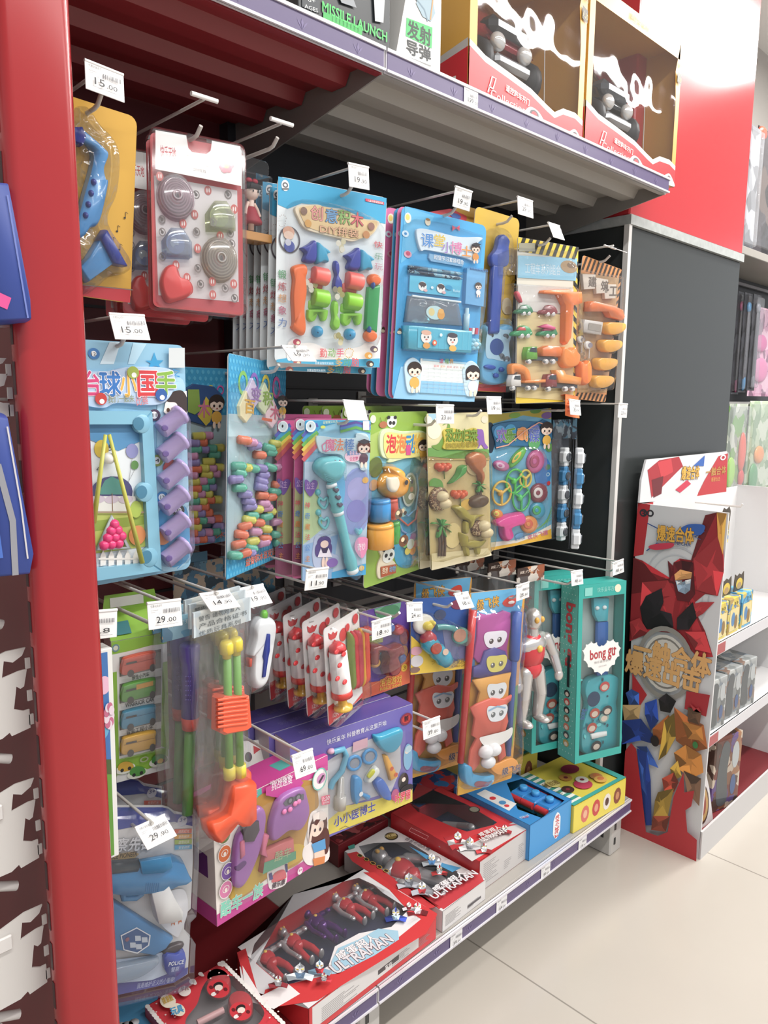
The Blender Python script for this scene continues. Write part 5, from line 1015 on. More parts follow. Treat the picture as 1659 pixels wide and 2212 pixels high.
# bags of toy watches at the end of the row
c = on_plane(1212, 900, 1, 1.15); zz = on_plane(1212, 1160, 1, 1.15).z
def watchbag(label, x, y, z, a, h):
    t = Thing('watch_bag', label, 'toy bag', (x, y, z), (a, 0, 0), 'bags of toy watches', .1, h); W = .095
    p = t.part('bag_film'); N = 9
    for s in (-1, 1):
        V = [(-W/2+W*i/8, s*(.004+.010*math.sin(math.pi*j/N)*math.sin(math.pi*i/8)**.5), h*j/N) for j in range(N+1) for i in range(9)]
        p.add(V, [(j*9+i, j*9+i+1, j*9+i+10, j*9+i+9) for j in range(N) for i in range(8)], BAG, 1)
    p.done()
    p = t.part('header_card'); p.box(-W/2, W/2, -.0052, .0052, h-.05, h+.002, busy(('#1f2733', '#3f6a80', '#283240', '#7a8a92'), 60)); p.done()
    p = t.part('insert_card'); p.box(-W/2+.004, W/2-.004, .0, .001, .005, h-.05, busy(('#23262e', '#2c3340', '#3b2f33', '#4a4f58'), 45)); p.done()
    for k in range(5):
        q = t.part('toy_watch', None, 'blue toy watch' if k % 2 else 'white toy watch'); zc = h-.1-k*.052; mt = m('#3f86b8' if k % 2 else '#d9dde0', .3)
        for s in (-1,): q.box(-.018, .018, -.028, -.006, zc-.016, zc+.016, mt, .005); q.box(-.011, .011, -.025, -.004, zc-.026, zc+.026, mt, .003); q.lathe((0, -.028, zc), (0, -1, 0), [(0, .011), (.003, .011), (.003, .008)], m('#565b62', .2, .3), 14)
        q.done()
    return t
watchbag('dark bag of toy watches seen face on, right of the flying disc card', c.x+.002, 1.15, zz, 0, c.z-zz-.01)
c = on_plane(1250, 895, 1, 1.02); zz = on_plane(1245, 1182, 1, 1.02).z
watchbag('glossy bag of toy watches seen edge on, nearest the pillar', c.x, 1.03, zz, 32, c.z-zz-.01)
# ---------------------------------------------------------------- third row
ZC = (4.1475, 200, 1220); ZB = (4.1475, 540, 1220); Z6 = (3.19, 860, 1180); Z2 = (3.19, 400, 1540)
def face(t, name, pts3, mt): pass
# green box of four toy cars
F_ = FIT['carbox']; 
t = Thing('car_box', 'green box with windows showing four toy cars in red, green, blue and yellow', 'toy box', F_[:3], F_[3:6], None, F_[6], F_[7]); t.Z(*ZC); W, H = F_[6], F_[7]; G_ = '#8cc02c'
p = t.part('box_body'); p.box(-W/2, W/2, .0005, .045, 0, H, m('#e6e8e2', .4), .0006)
p.clip = (-W/2+.0005, W/2-.0005, .0005, H-.0005); p.raw = 1; p.lpoly([(-W/2, 0), (W/2, 0), (W/2, H), (-W/2, H)], m('#e8e9e6', .35)); p.raw = 0
p.poly([(130, 690), (690, 580), (690, 700), (520, 720), (330, 770), (140, 810)], G_); p.poly([(140, 970), (215, 955), (235, 1700), (240, 1800), (200, 1960)], G_); p.poly([(625, 875), (690, 855), (680, 1650), (610, 1620)], G_); p.poly([(225, 1740), (420, 1690), (610, 1640), (672, 1640), (672, 1760), (480, 1830), (230, 1880)], G_)
p.ell((205, 742), 36, 34, '#d8dcc8'); p.ring((205, 742), 22, 34, m('#6a8f9a')); p.poly(loft([(603, 645), (640, 625), (670, 632), (660, 655), (615, 662)]), '#b5442c'); p.text('3+', (622, 652), (650, 645), 20, '#f2e6d8')
for tx, x0, y0, x1, y1, c_ in (('惯性小汽车', 350, 1025, 505, 990, '#55585a'), ('WARRIOR CAR', 292, 1275, 548, 1215, '#3a3a3c'), ('合金工程小车', 300, 1512, 535, 1458, '#55585a')): p.text(tx, (x0, y0), (x1, y1), 38, c_, off=.02)
for x, y, c_ in ((290, 1800, '#d8aa24'), (395, 1840, '#4f9a3c'), (590, 1730, '#3f8f3c')):
    p.ell((x, y+20), 90, 44, '#e6e9da'); p.poly(loft([(x-65, y+30), (x-55, y-20), (x, y-45), (x+60, y-30), (x+70, y+15), (x, y+45)]), c_); p.ell((x-30, y+34), 16, 16, '#2f2f2f'); p.ell((x+36, y+14), 16, 16, '#2f2f2f')
p.ell((600, 1745), 26, 22, '#e8b42c'); p.ring((455, 1730), 24, 40, m('#a9b48c'), asp=.6); p.done()
p = t.part('hang_flap')
V = [(-W/2, 0, H), (W/2, 0, H), (W/2, .045, H+.03), (-W/2, .045, H+.03)]; p.add(V, [(0, 1, 2, 3)], m('#86b82c', .4)); p.add([(x*.96-.002, y-.001, z+.001) for x, y, z in ((-.035, .006, H+.005), (-.008, .006, H+.005), (-.008, .026, H+.018), (-.035, .026, H+.018))], [(0, 1, 2, 3)], '#2f7a80')
V = [(-W/2, .045, H+.03), (W/2, .045, H+.03), (W/2-.004, .047, H+.055), (-W/2+.004, .047, H+.055)]; p.add(V, [(0, 1, 2, 3)], m('#8cbf30', .4)); p.add([(-.03, .0444, H+.035), (.02, .0444, H+.035), (.02, .046, H+.05), (-.03, .046, H+.05)], [(0, 1, 2, 3)], '#e6e6e0'); p.done()
for y, c_, dk in ((770, '#d8553c', '#a83a2c'), (1010, '#5fa83c', '#3f7a2c'), (1250, '#4f9ec0', '#2f6f94'), (1480, '#e0ab2c', '#a87a1c')):
    p = t.part('window_recess'); p.poly([(240, y+55), (612, y-18), (612, y+150), (240, y+232)], m('#7b776e', .5), .0012); p.done()
    q = t.part('toy_car', None); q.puff(loft([(250, y+205), (255, y+90), (300, y+45), (540, y-5), (555, y+50), (545, y+130), (400, y+175)]), .0014, .008, m(c_, .35, 0, .3), .1); q.lay = .0098; q.line([(265, y+110), (400, y+78), (540, y+45)], .0008, dk); q.line([(285, y+95), (380, y+74)], .003, '#4f4a44'); q.ell((325, y+180), 30, 32, '#4a453f', .0102); q.ell((520, y+130), 26, 34, '#4a453f', .0102)
    if c_ == '#5fa83c': q.poly([(375, y+40), (525, y+5), (525, y+45), (375, y+85)], '#e0a52c', .0104)
    q.done()
    p = t.part('window_film'); p.poly([(240, y+55), (612, y-18), (612, y+150), (240, y+232)], film(gloss=.05, haze=.08), .0112); p.done()
# blue box edge by the post
c = on_plane(236, 1400, 1, .93); c2 = on_plane(250, 1850, 1, .93)
t = Thing('picture_box', 'narrow blue and green printed box half hidden by the red post', 'toy box', (c.x-.027, .93, c2.z), (0, 0, .8), None, .054, c.z-c2.z); t.Z(1, 0, 0); W, H = t.w, t.h
p = t.part('box_body'); p.box(-W/2, W/2, .0005, .03, 0, H, m('#e9e9e4', .4), .0008); p.lay = .0003; p.clip = (-W/2+.004, W/2-.007, .004, H-.004)
p.poly([(150, 1380), (240, 1380), (250, 1700), (150, 1700)], '#3a74b8'); p.poly([(150, 1668), (250, 1668), (250, 1860), (150, 1860)], '#5f9a2c'); p.poly([(150, 1640), (248, 1640), (248, 1672), (150, 1672)], '#4a5f30'); p.ell((224, 1480), 14, 20, '#eab8d0'); p.ell((220, 1640), 9, 9, '#eab8c8'); p.ell((222, 1566), 14, 30, '#5fb0d8'); p.done()
p = t.part('flower_sticker')
for k in range(9): a = k*.7; p.ell((234+6*math.cos(a), 1545+20*math.sin(a)), 6, 10, '#c86a8c' if k % 2 else '#e8d4e0', .002+.0002*k)
p.done()
# bags of tube toys
def bag(t, W, h, D=.014, z0=0, mt=None):
    p = t.part('bag_film'); N = 12
    for s in (-1, 1):
        V = []
        for j in range(N+1):
            for i in range(9):
                w_ = W*(.96+.04*math.sin(j*2.1)); V.append((-w_/2+w_*i/8, s*(.002+D*math.sin(math.pi*i/8)**.6*math.sin(math.pi*(j+.5)/(N+1))**.5), z0+h*j/N))
        p.add(V, [(j*9+i, j*9+i+1, j*9+i+10, j*9+i+9) for j in range(N) for i in range(8)], mt or BAG, 1)
    p.done()
def header(t, W, z0, z1, cols, tx, c_):
    p = t.part('header_card'); p.box(-W/2, W/2, -.002, .002, z0, z1, busy(cols, 30)); p.raw = 1; p.lay = .0025
    for i, s in enumerate(tx): p.text(s, (-W*.42, z1-.014-.011*i), (W*(.42 if i % 2 else .3), z1-.014-.011*i), .007, c_)
    p.done()
c = on_plane(472, 1300, 1, .945); cb = on_plane(472, 1815, 1, .945)
X0, Z0, HH = c.x, cb.z, c.z-cb.z
t = Thing('tube_toy_bag', 'clear bag with an orange toy gun on two green tubes', 'toy bag', (X0, .945, Z0), (8, 2, -.6), 'tube toys in clear bags', .105, HH); t.Z(*ZC)
ORG, GRN, YEL = m('#f2521c', .4, 0, .2), m('#6fb03c', .4), m('#e6cf1c', .35, 0, .3)
for a, b in (((1205, 830), (1225, 1850)), ((1290, 800), (1322, 1830))):
    p = t.part('green_tube'); p.lrod(a, b, [(0, .0062), (1, .0062)], .004, GRN, 14); p.done()
    p = t.part('yellow_tip'); p.lrod((a[0]-2, a[1]+5), (a[0]-8, a[1]-145), [(0, .0065), (.25, .0075), (.3, .0105), (.8, .0105), (1, .008)], .004, YEL, 14); p.done()
    p = t.part('yellow_collar'); p.lrod((b[0]-2, b[1]-40), (b[0]+4, b[1]+60), [(0, .0095), (1, .0095)], .004, YEL, 14); p.done()
p = t.part('orange_grip'); p.slab([(1115, 1200), (1150, 1165), (1370, 1160), (1390, 1440), (1350, 1470), (1150, 1510), (1110, 1490)], -.008, .016, ORG, ch=.004)
for k in range(7): p.wire([(1118, 1215+k*40), (1250, 1195+k*40), (1385, 1180+k*40)], .0022, ORG, .016)
p.done(); t.Z(*Z2)
p = t.part('orange_gun_body'); p.puff([(270, 460), (425, 440), (428, 690), (380, 740), (320, 745), (290, 720), (180, 850), (165, 862), (115, 800), (100, 725), (160, 705), (235, 660), (255, 560)], -.008, .028, ORG, .12); p.done()
bag(t, .108, HH); header(t, .108, HH-.038, HH-.001, ('#d9dcd6', '#cfd6d6', '#c5d2d8'), ('警告 请勿对准人', '产品合格证书', '优质玩具系列'), '#5a6468')
g = t.o
copy_tree(g, (.011, .03, .004), 'clear bag with orange toy gun and green tubes, just behind the front one')
copy_tree(g, (.018, .055, .004), 'clear bag with orange toy gun and green tubes, last of its row')
c = on_plane(398, 1330, 1, .985); cb = on_plane(398, 1775, 1, .985)
t = Thing('bat_toy_bag', 'clear bag with a purple bat handle on a green tube', 'toy bag', (c.x, .985, cb.z), (4, 1, 0), 'bat toys in clear bags', .085, c.z-cb.z); t.Z(*ZC)
p = t.part('purple_handle'); p.lrod((876, 1360), (870, 705), [(0, .0135), (.75, .0135), (.8, .0152), (.97, .0152), (1, .012)], .004, m('#5a4aa0', .4, 0, .2), 18)
for i in range(6):
    for j in range(5): p.dome((835+j*20, 1000+i*42), 5, 6, .0165-.0022*abs(j-2), .0012, m('#7a6ac0', .3), n=6)
p.done(); p = t.part('red_ring'); p.lrod((872, 1470), (876, 1360), [(0, .0118), (1, .0138)], .004, m('#d8402c', .4), 18); p.done()
p = t.part('green_tube'); p.lrod((850, 2230), (874, 1465), [(0, .0085), (1, .0085)], .004, m('#5f9f3c', .45), 16); p.done()
bag(t, .088, t.h); header(t, .085, t.h-.03, t.h+.004, ('#5aa4c8', '#8fc0d4', '#d9b48c', '#4a86a8'), ('棒球玩具',), '#e8eef0'); copy_tree(t.o, (.004, .035, .004), 'clear bag with bat toy, behind and left of the first')
# row of blue header cards at the back of the red bay
for i, (px, py) in enumerate(((430, 1262), (500, 1268), (560, 1245))):
    c = on_plane(px, py, 1, 1.26); t = Thing('picture_card', ('leftmost', 'middle', 'rightmost')[i]+' of three dim blue picture cards deep under the billiards row', 'toy card', (c.x, 1.26+i*.01, c.z-.055), (0, 0, 0), None, .11, .11)
    p = t.part('printed_sheet'); p.box(-.055, .055, 0, .002, 0, .1, busy(('#3f7a9a', '#5a98b4', '#2c5a78', '#b9a890', '#27424f'), 55), .0008); p.done()
    p = t.part('hang_tab'); p.box(-.02, .02, 0, .0015, .1, .118, m('#4a88a8')); p.done()
# white water gun bag
c = on_plane(552, 1320, 1, 1.08); cb = on_plane(552, 1492, 1, 1.08)
t = Thing('water_gun_bag', 'clear bag holding a white and blue water gun with green tip', 'toy bag', (c.x, 1.08, cb.z), (5, 0, 1), None, .075, c.z-cb.z+.012); t.Z(*ZC)
p = t.part('water_gun'); p.puff(loft([(1440, 470), (1490, 455), (1560, 460), (1585, 520), (1560, 700), (1530, 900), (1500, 1040), (1450, 1095), (1400, 1080), (1370, 1000), (1375, 800), (1350, 790), (1390, 640), (1400, 540)]), 0, .024, m('#e3e8ec', .3, 0, .3), .2); p.done(); GUN = p.o
p = t.part('blue_stripe', GUN); p.puff([(1540, 610), (1565, 610), (1560, 760), (1545, 830), (1520, 1000), (1495, 1005), (1510, 850), (1500, 815)], .018, .009, m('#2c3f9a', .3), .05); p.done()
p = t.part('green_tip', GUN); p.lrod((1532, 470), (1540, 405), [(0, .0075), (.6, .007), (1, .004)], .010, m('#6fc23c', .35), 12); p.done()
p = t.part('trigger', GUN); p.puff([(1368, 830), (1392, 825), (1388, 900), (1366, 905)], .01, .012, m('#c8503c'), .1); p.done(); bag(t, .08, t.h, .018)
# balloon pump packs
F_ = FIT['balloon']; t = Thing('balloon_pack', 'front polka dot balloon pump pack with coloured balloons', 'balloons', F_[:3], F_[3:6], 'polka dot balloon packs', F_[6], F_[7]); t.Z(*ZB); W, H = t.w, t.h
p = t.part('backing_card'); p.slab(None, 0, .0012, m('#eceae8', .35), L=rr(W-.006, H-.006, .008, None, .003)); p.lay = .0015; p.clip = (-W/2+.004, W/2-.004, .004, H-.004)
p.poly([(650, 1300), (740, 1240), (800, 1310), (900, 1270), (1030, 1110), (1030, 1300), (690, 1500)], '#d83434'); p.text('12只气球', (735, 1368), (850, 1312), 44, '#f6ece6', off=.015); p.text('内附打气筒', (738, 1405), (845, 1362), 20, '#f6ece6')
for x, y, r in ((735, 620, 1), ): p.poly([(692, 610), (720, 625), (735, 598), (750, 612), (775, 592), (770, 625), (755, 655), (720, 672), (700, 660)], '#cf2f36'); p.text('Balloon', (712, 580), (748, 568), 14, '#555')
for x, y, r in ((825, 625, 40), (705, 790, 28), (760, 770, 16), (730, 880, 24), (705, 1000, 26), (770, 1030, 18), (860, 560, 24), (790, 1090, 16), (930, 480, 30), (740, 690, 14)): p.ell((x, y), r*.8, r*1.5, '#d8343a')
p.done()
p = t.part('balloon_pump', label='white pump barrel with red dots'); p.lrod((822, 1130), (785, 760), [(0, .0185), (.02, .019), (.95, .017), (1, .012)], .018, m('#ecebea', .3, 0, .3), 18)
for x, y in ((780, 1020), (845, 1050), (800, 900), (770, 780), (835, 800)): p.dome((x, y), 18, 22, .034, .003, m('#d8343a', .3), k=.4)
p.done(); BO = p.o; p = t.part('pump_shoulder', BO); p.lrod((785, 765), (778, 690), [(0, .0165), (.5, .015), (1, .006)], .018, m('#d8343a', .3, 0, .3), 16); p.done()
p = t.part('pump_collar', BO); p.lrod((826, 1175), (820, 1120), [(0, .020), (1, .0195)], .018, m('#d83a2c', .3), 18); p.done()
p = t.part('pump_handle', BO); p.lrod((835, 1290), (825, 1175), [(0, .018), (.18, .018), (.25, .009), (.9, .008), (1, .018)], .018, m('#e6b41c', .25, 0, .4), 16); p.done()
for k, (c_, x) in enumerate((('#7a8f3c', 885), ('#d83440', 915), ('#c23a4c', 945), ('#8aa03c', 955), ('#e6a41c', 985), ('#e0482c', 1005))):
    p = t.part('balloon'); p.puff(loft([(x-20, 640-k*8), (x, 615-k*8), (x+20, 640-k*8), (x+34, 1060-k*10), (x+16, 1110-k*10), (x-2, 1080-k*8)]), .004+.002*(k % 3), .012, m(c_, .45), .3); p.done()
p = t.part('clamshell'); p.slab(None, -.004, .022, film(gloss=.07, bump=.15, scale=20), L=rr(W, H, .012), ch=.006); p.done()
g = t.o; V0 = Vector((-.034, .036, .0035))
for i, lb in enumerate(('second', 'third', 'fourth', 'fifth', 'sixth')):
    copy_tree(g, (-.006*(i+1), .052*(i+1), .002*(i+1)), '%s polka dot balloon pack counted from the front' % lb, .02*((i*7) % 3-1))
# red bubble game card
F_ = list(FIT['redbub']); F_[2] += .0
t, p = card(tuple(F_), 'bubble_game_set', 'orange edged card with a clear red bubble gun, behind the balloon packs', 'toy', '#5a3a94', 'bubble game cards', r=.012, zoom=ZB)
p.poly([(930, 1200), (1000, 1060), (1150, 1040), (1300, 960), (1430, 830), (1440, 1090), (980, 1250)], '#e0653a'); p.poly([(1000, 1130), (1200, 1010), (1380, 860), (1430, 760), (1430, 840), (1300, 970), (1150, 1050)], '#e88a5c')
p.ell((1230, 370), 118, 120, '#5f9f7c'); p.ell((1235, 430), 100, 70, '#3f7f58'); p.ell((1375, 920), 28, 34, '#e8bf2c'); p.text('3', (1362, 938), (1386, 934), 34, '#9a6a1c'); p.text('泡泡游戏', (1155, 1085), (1350, 1045), 62, '#e8b83c', off=.03); p.text('BUBBLE GAMES', (1155, 1125), (1348, 1082), 24, '#e8b83c', off=.03); p.poly([(1030, 640), (1185, 620), (1180, 690), (1035, 705)], '#9aa85c'); p.text('泡泡', (1060, 690), (1150, 678), 46, '#5a6a2c'); p.ell((1375, 640), 40, 70, '#8a3030'); p.ell((1365, 780), 40, 60, '#c98a3c'); p.done()
p = t.part('bubble_gun'); MR = film(tint='#a83a40', gloss=.12, haze=.5); p.puff(loft([(1020, 720), (1100, 690), (1200, 720), (1300, 690), (1320, 760), (1260, 800), (1290, 900), (1260, 970), (1190, 980), (1160, 900), (1170, 800), (1130, 730), (1060, 750), (1040, 860), (1020, 860)]), .003, .03, m('#8a1f26', .2, 0, .5), .2); p.done()
for x, y, c_ in ((1030, 590, '#c8352c'), (1310, 580, '#c02f3a'), (1110, 770, '#3f9ab4'), (1100, 870, '#d89a2c'), (1330, 830, '#3a5a9a'), (1230, 560, '#4f6fb0')):
    p = t.part('bubble_part'); p.dome((x, y), 42, 46, .003, .016, m(c_, .25, 0, .4), k=.6); p.done()
p = t.part('blister'); p.slab(loft([(1010, 560), (1120, 520), (1360, 540), (1390, 750), (1340, 900), (1180, 1000), (1010, 960)]), .0015, .038, film(gloss=.12, bump=.4, scale=26), ch=.012); p.done()
# blue and yellow bubble game card
t, p = card(FIT['blubub'], 'bubble_game_set', 'blue and yellow card with a turquoise bubble bottle, left of the golf set', 'toy', '#2a549c', 'bubble game cards', r=.012, zoom=Z6)
p.poly([(70, 600), (180, 700), (300, 830), (420, 780), (500, 780), (500, 860), (60, 890)], '#e8c22c'); p.poly([(300, 560), (500, 600), (500, 800), (330, 760)], '#7a7aa4'); p.text('泡泡游戏', (365, 812), (478, 800), 34, '#8a6a2c', off=.02); p.text('BUBBLE GAMES', (365, 835), (478, 822), 14, '#8a6a2c')
p.ell((410, 400), 50, 34, '#7a2f4a'); p.ell((125, 790), 44, 40, '#d8d2d4'); p.ell((120, 720), 40, 30, '#e2a4b4'); p.ell((110, 850), 36, 20, '#8a6a5c'); p.ell((285, 470), 40, 34, '#3f4a6a'); p.line([(225, 790), (250, 800), (230, 812)], .001, '#a98a1c'); p.done()
p = t.part('duck_bowl'); p.dome((170, 535), 70, 72, .002, .012, m('#e9e6da', .3), k=.3); p.done()
p = t.part('duck'); p.dome((200, 548), 34, 32, .012, .016, m('#ecd42c', .3)); p.dome((225, 525), 18, 18, .012, .018, m('#ecd42c', .3)); p.puff([(232, 548), (250, 540), (240, 560)], .02, .004, m('#e88a2c'), .2); p.done()
p = t.part('bubble_bottle'); p.lrod((185, 640), (345, 800), [(0, .014), (.1, .019), (.35, .019), (.4, .016), (.5, .020), (.65, .017), (.78, .020), (1, .015)], .016, m('#23a8c4', .2, 0, .5), 18); p.done()
p = t.part('bottle_cap'); p.lrod((178, 610), (235, 660), [(0, .012), (.2, .0165), (.8, .017), (1, .014)], .016, m('#c22f3a', .3, 0, .3), 16); p.done()
p = t.part('round_sticker'); p.dome((262, 705), 38, 40, .033, .004, m('#b5452f', .3), k=.3); p.lay = .0378; p.ell((262, 708), 20, 22, '#e6c4ac'); p.done()
p = t.part('bubble_ring'); p.dome((425, 615), 58, 60, .002, .012, m('#5fb09c', .25, 0, .3), k=.3); p.dome((425, 615), 44, 46, .014, .002, m('#c98a6a', .3), k=.3); p.done()
p = t.part('green_wand'); p.wire([(265, 560), (320, 555), (380, 565), (400, 600)], .007, m('#4f9f9c', .25, 0, .4), .008, 10); p.done()
p = t.part('blister'); p.slab(loft([(90, 520), (150, 450), (250, 470), (400, 540), (490, 600), (470, 680), (400, 690), (400, 800), (320, 830), (160, 660)]), .0015, .04, film(gloss=.08, bump=.3, scale=24), ch=.01); p.done()
# golf set cards
t, p = card(FIT['golf'], 'golf_set', 'front card of toy golf clubs with a stack of coloured foam shapes', 'toy', '#d99b2c', 'toy golf sets', r=.006, zoom=Z6)
p.poly([(500, 320), (870, 260), (850, 400), (830, 500), (500, 480)], '#5fb0dc'); p.poly([(500, 480), (540, 470), (520, 900), (400, 1100), (430, 860)], '#4f86b8'); p.text('级飞侠', (538, 440), (690, 405), 70, '#d8a02c', off=.05, out='#3f3428', outoff=.04)
p.poly(loft([(715, 385), (760, 345), (800, 340), (805, 390), (780, 415), (730, 412)]), '#d8402c'); p.ell((775, 385), 22, 12, '#eceae4'); p.poly([(400, 1000), (470, 880), (480, 1100), (390, 1300)], '#6a8f3c'); p.poly([(760, 1000), (820, 950), (815, 1100), (780, 1400)], '#6a9a4c'); p.poly([(380, 1500), (600, 1640), (600, 1690), (380, 1712)], '#e8b02c')
for y in (940, 960): p.rect(430, y, 470, y+10, '#8fc4dc')
p.clip = None; p.done()
for pts, c_, d0 in (([(540, 500), (560, 460), (600, 470), (690, 455), (720, 440), (765, 455), (765, 560), (740, 700), (750, 820), (540, 800), (510, 760), (535, 620)], '#b5489a', .002), ([(505, 900), (510, 830), (560, 810), (590, 720), (660, 695), (730, 720), (745, 770), (785, 800), (775, 860), (740, 880), (560, 905)], '#4a428c', .008), ([(505, 920), (560, 910), (770, 865), (755, 930), (745, 1090), (520, 1120), (555, 1000)], '#e0a03c', .012), ([(490, 1110), (540, 1080), (640, 1040), (720, 1050), (775, 1020), (770, 1050), (735, 1080), (750, 1200), (725, 1280), (720, 1330), (735, 1440), (690, 1480), (670, 1350), (560, 1360), (545, 1500), (510, 1545), (470, 1540), (490, 1400), (530, 1320), (500, 1300), (520, 1180)], '#e0604a', .017)):
    p = t.part('foam_shape', label='flat coloured foam shape'); p.puff(pts, d0, .006, m(c_, .45), .03, 2); p.done()
p = t.part('printed_eyes')
for i, (x, y, w_, d) in enumerate(((650, 640, 78, .0095), (648, 800, 70, .0152), (640, 985, 66, .0193), (632, 1130, 70, .0243))):
    p.lay = d; p.poly(loft([(x-w_, y-5), (x-w_+12, y-50), (x, y-62+i*4), (x+w_-10, y-62), (x+w_, y-20), (x+w_*.5, y+42), (x-w_*.6, y+52)]), ('#ece8f0', '#d8cc5c', '#dfe4e6', '#e6ecf0')[i])
    for s in (-1, 1): p.ell((x+s*28, y+2-s*6), 15, 18, ('#4a3a3c', '#6a665c', '#5a5a5a', '#6a7274')[i]); p.ell((x+s*28-4, y-4-s*6), 5, 6, '#f6f6f6')
    if i == 3: p.line([(x-w_+10, y-20), (x, y-50), (x+w_-14, y-40)], .004, '#8fb8d8')
p.lay = .0245; p.poly(loft([(510, 1300), (560, 1280), (680, 1250), (735, 1225), (725, 1290), (650, 1345), (560, 1360)]), '#ebe9e4'); p.done()
for a, b, c_, r_ in (((515, 440), (430, 1490), '#d8302c', .0085), ((818, 450), (755, 1440), '#2f5fb8', .0085)):
    p = t.part('club_shaft'); p.lrod(a, b, [(0, r_*1.1), (.3, r_*1.1), (.32, r_), (1, r_*.92)], .012, m(c_, .3, 0, .3), 14); p.done()
p = t.part('club_grip', p.o); p.lrod((818, 452), (800, 790), [(0, .0125), (.95, .0125), (1, .0095)], .012, m('#2858b0', .4), 14); p.done()
p = t.part('club_head'); p.puff(loft([(415, 1490), (455, 1490), (470, 1540), (560, 1560), (625, 1555), (620, 1600), (580, 1640), (480, 1640), (420, 1600)]), .002, .022, m('#3a9fd0', .25, 0, .4), .12); p.lay = .0246; p.poly(loft([(475, 1610), (500, 1590), (570, 1595), (600, 1585), (560, 1625), (490, 1628)]), '#8a4a5a'); p.done()
for x, y in ((590, 1410), (648, 1395), (608, 1478)):
    p = t.part('golf_ball'); p.dome((x, y), 40, 42, .022, .022, m('#e8e9ea', .3)); p.done()
p = t.part('brand_patch', label='orange cloud shaped patch with lettering'); p.puff(loft([(630, 1510), (680, 1490), (770, 1455), (815, 1480), (812, 1530), (760, 1550), (690, 1570), (640, 1545)]), .018, .006, m('#e8982c', .3), .08); p.lay = .0244; p.text('级飞侠', (665, 1548), (795, 1515), 44, '#3a3a66', off=.04, out='#f0d6a8', outoff=.03); p.done()
p = t.part('blister'); p.slab(loft([(490, 480), (700, 420), (845, 440), (830, 900), (820, 1480), (700, 1580), (480, 1660), (400, 1560), (440, 900)]), .0015, .046, film(gloss=.05, bump=.3, scale=18), ch=.01); p.done()
copy_tree(t.o, (-.055, .12, .012), 'toy golf set hanging behind the front one, its red club at the left')
# silver and red hero figures in bags with brown headers
c = on_plane(1146, 1240, 1, 1.08); cb = on_plane(1146, 1548, 1, 1.08)
t = Thing('hero_figure_pack', 'silver and red toy figure in a clear bag, left of the teal boxes', 'toy', (c.x, 1.08, cb.z), (-8, 0, 0), 'toy figures in bags', .1, c.z-cb.z); t.Z(*Z6); W, H = .1, t.h
SV, RD = m('#c9c6c4', .25, .6, .3), m('#cf2430', .3, 0, .4)
def limb(p, pts, rs, mt):
    for (a, b), (r0, r1) in zip(zip(pts, pts[1:]), zip(rs, rs[1:])): p.tube([a, tuple(x*.5+y*.5 for x, y in zip(a, b)), b], r0, mt, 10, 0, r1)
    for q, r in zip(pts, rs): p.ball(q, r, r, r, mt, 10, 6)
def hero(t, ox, oz, s, main, limbs, head, yaw=0, parent=None, lie=0, pose=0):
    # small articulated toy figure; local x right, z up unless lying (then z runs along the box)
    def V(x, y, z): return (ox+x*s, (-.02-y*s) if not lie else -(lie+y*s), oz+z*s)
    a = t.part('figure_body', parent, 'toy figure torso'); a.ball(V(0, 0, .62), .13*s, .09*s, .16*s, main); a.ball(V(0, 0, .47), .10*s, .08*s, .09*s, main); a.ball(V(0, .0, .68), .16*s, .085*s, .08*s, limbs); a.ball(V(0, .085, .66), .03*s, .02*s, .03*s, m('#e8b83c', .3)); limb(a, [V(0, 0, .76), V(0, 0, .82)], [.05*s, .05*s], limbs); a.done()
    h = t.part('figure_head', a.o); h.ball(V(0, 0, .89), .075*s, .08*s, .095*s, head); h.ball(V(-.03, .07, .90), .022*s, .02*s, .026*s, m('#e0a83c', .3)); h.ball(V(.03, .07, .90), .022*s, .02*s, .026*s, m('#e0a83c', .3)); h.done()
    for sx in (-1, 1):
        q = t.part('figure_arm', a.o); k = .1*pose*sx; limb(q, [V(sx*.17, 0, .70), V(sx*.23, .03, .56+k), V(sx*(.24), .08, .43+2*k)], [.05*s, .042*s, .036*s], limbs); q.ball(V(sx*.24, .09, .39+2.2*k), .042*s, .035*s, .05*s, head); q.done()
        q = t.part('figure_leg', a.o); limb(q, [V(sx*.07, 0, .44), V(sx*.1, .02, .25), V(sx*.1, 0, .06)], [.068*s, .055*s, .045*s], main if pose else limbs); q.ball(V(sx*.1, .04, .03), .05*s, .09*s, .035*s, head); q.done()
hero(t, -.006, .0, H*.8, RD, SV, m('#cfcbc6', .25, .6, .3)); q = t.part('energy_sword', None, 'clear green toy blade'); q.puff(loft([(950, 600), (985, 580), (1010, 610), (1000, 700), (960, 770), (940, 700)]), .01, .014, film(tint='#b4d84c', gloss=.1, haze=.35), .3); q.lrod((955, 770), (945, 990), [(0, .010), (.1, .012), (.8, .011), (1, .012)], .012, m('#e3dfd6', .3), 12); q.done()
bag(t, .1, H, .026); header(t, .1, H-.02, H+.02, ('#a85a34', '#3f2c24', '#7a3f28', '#c98a5c', '#ddd3c6'), ('威力巨人',), '#e8d8c8'); copy_tree(t.o, (-.028, .07, .006), 'bagged toy figure behind the first, only its brown header showing'); copy_tree(t.o, (-.06, .15, .012), 'bagged toy figure at the back, brown header beside the golf cards')
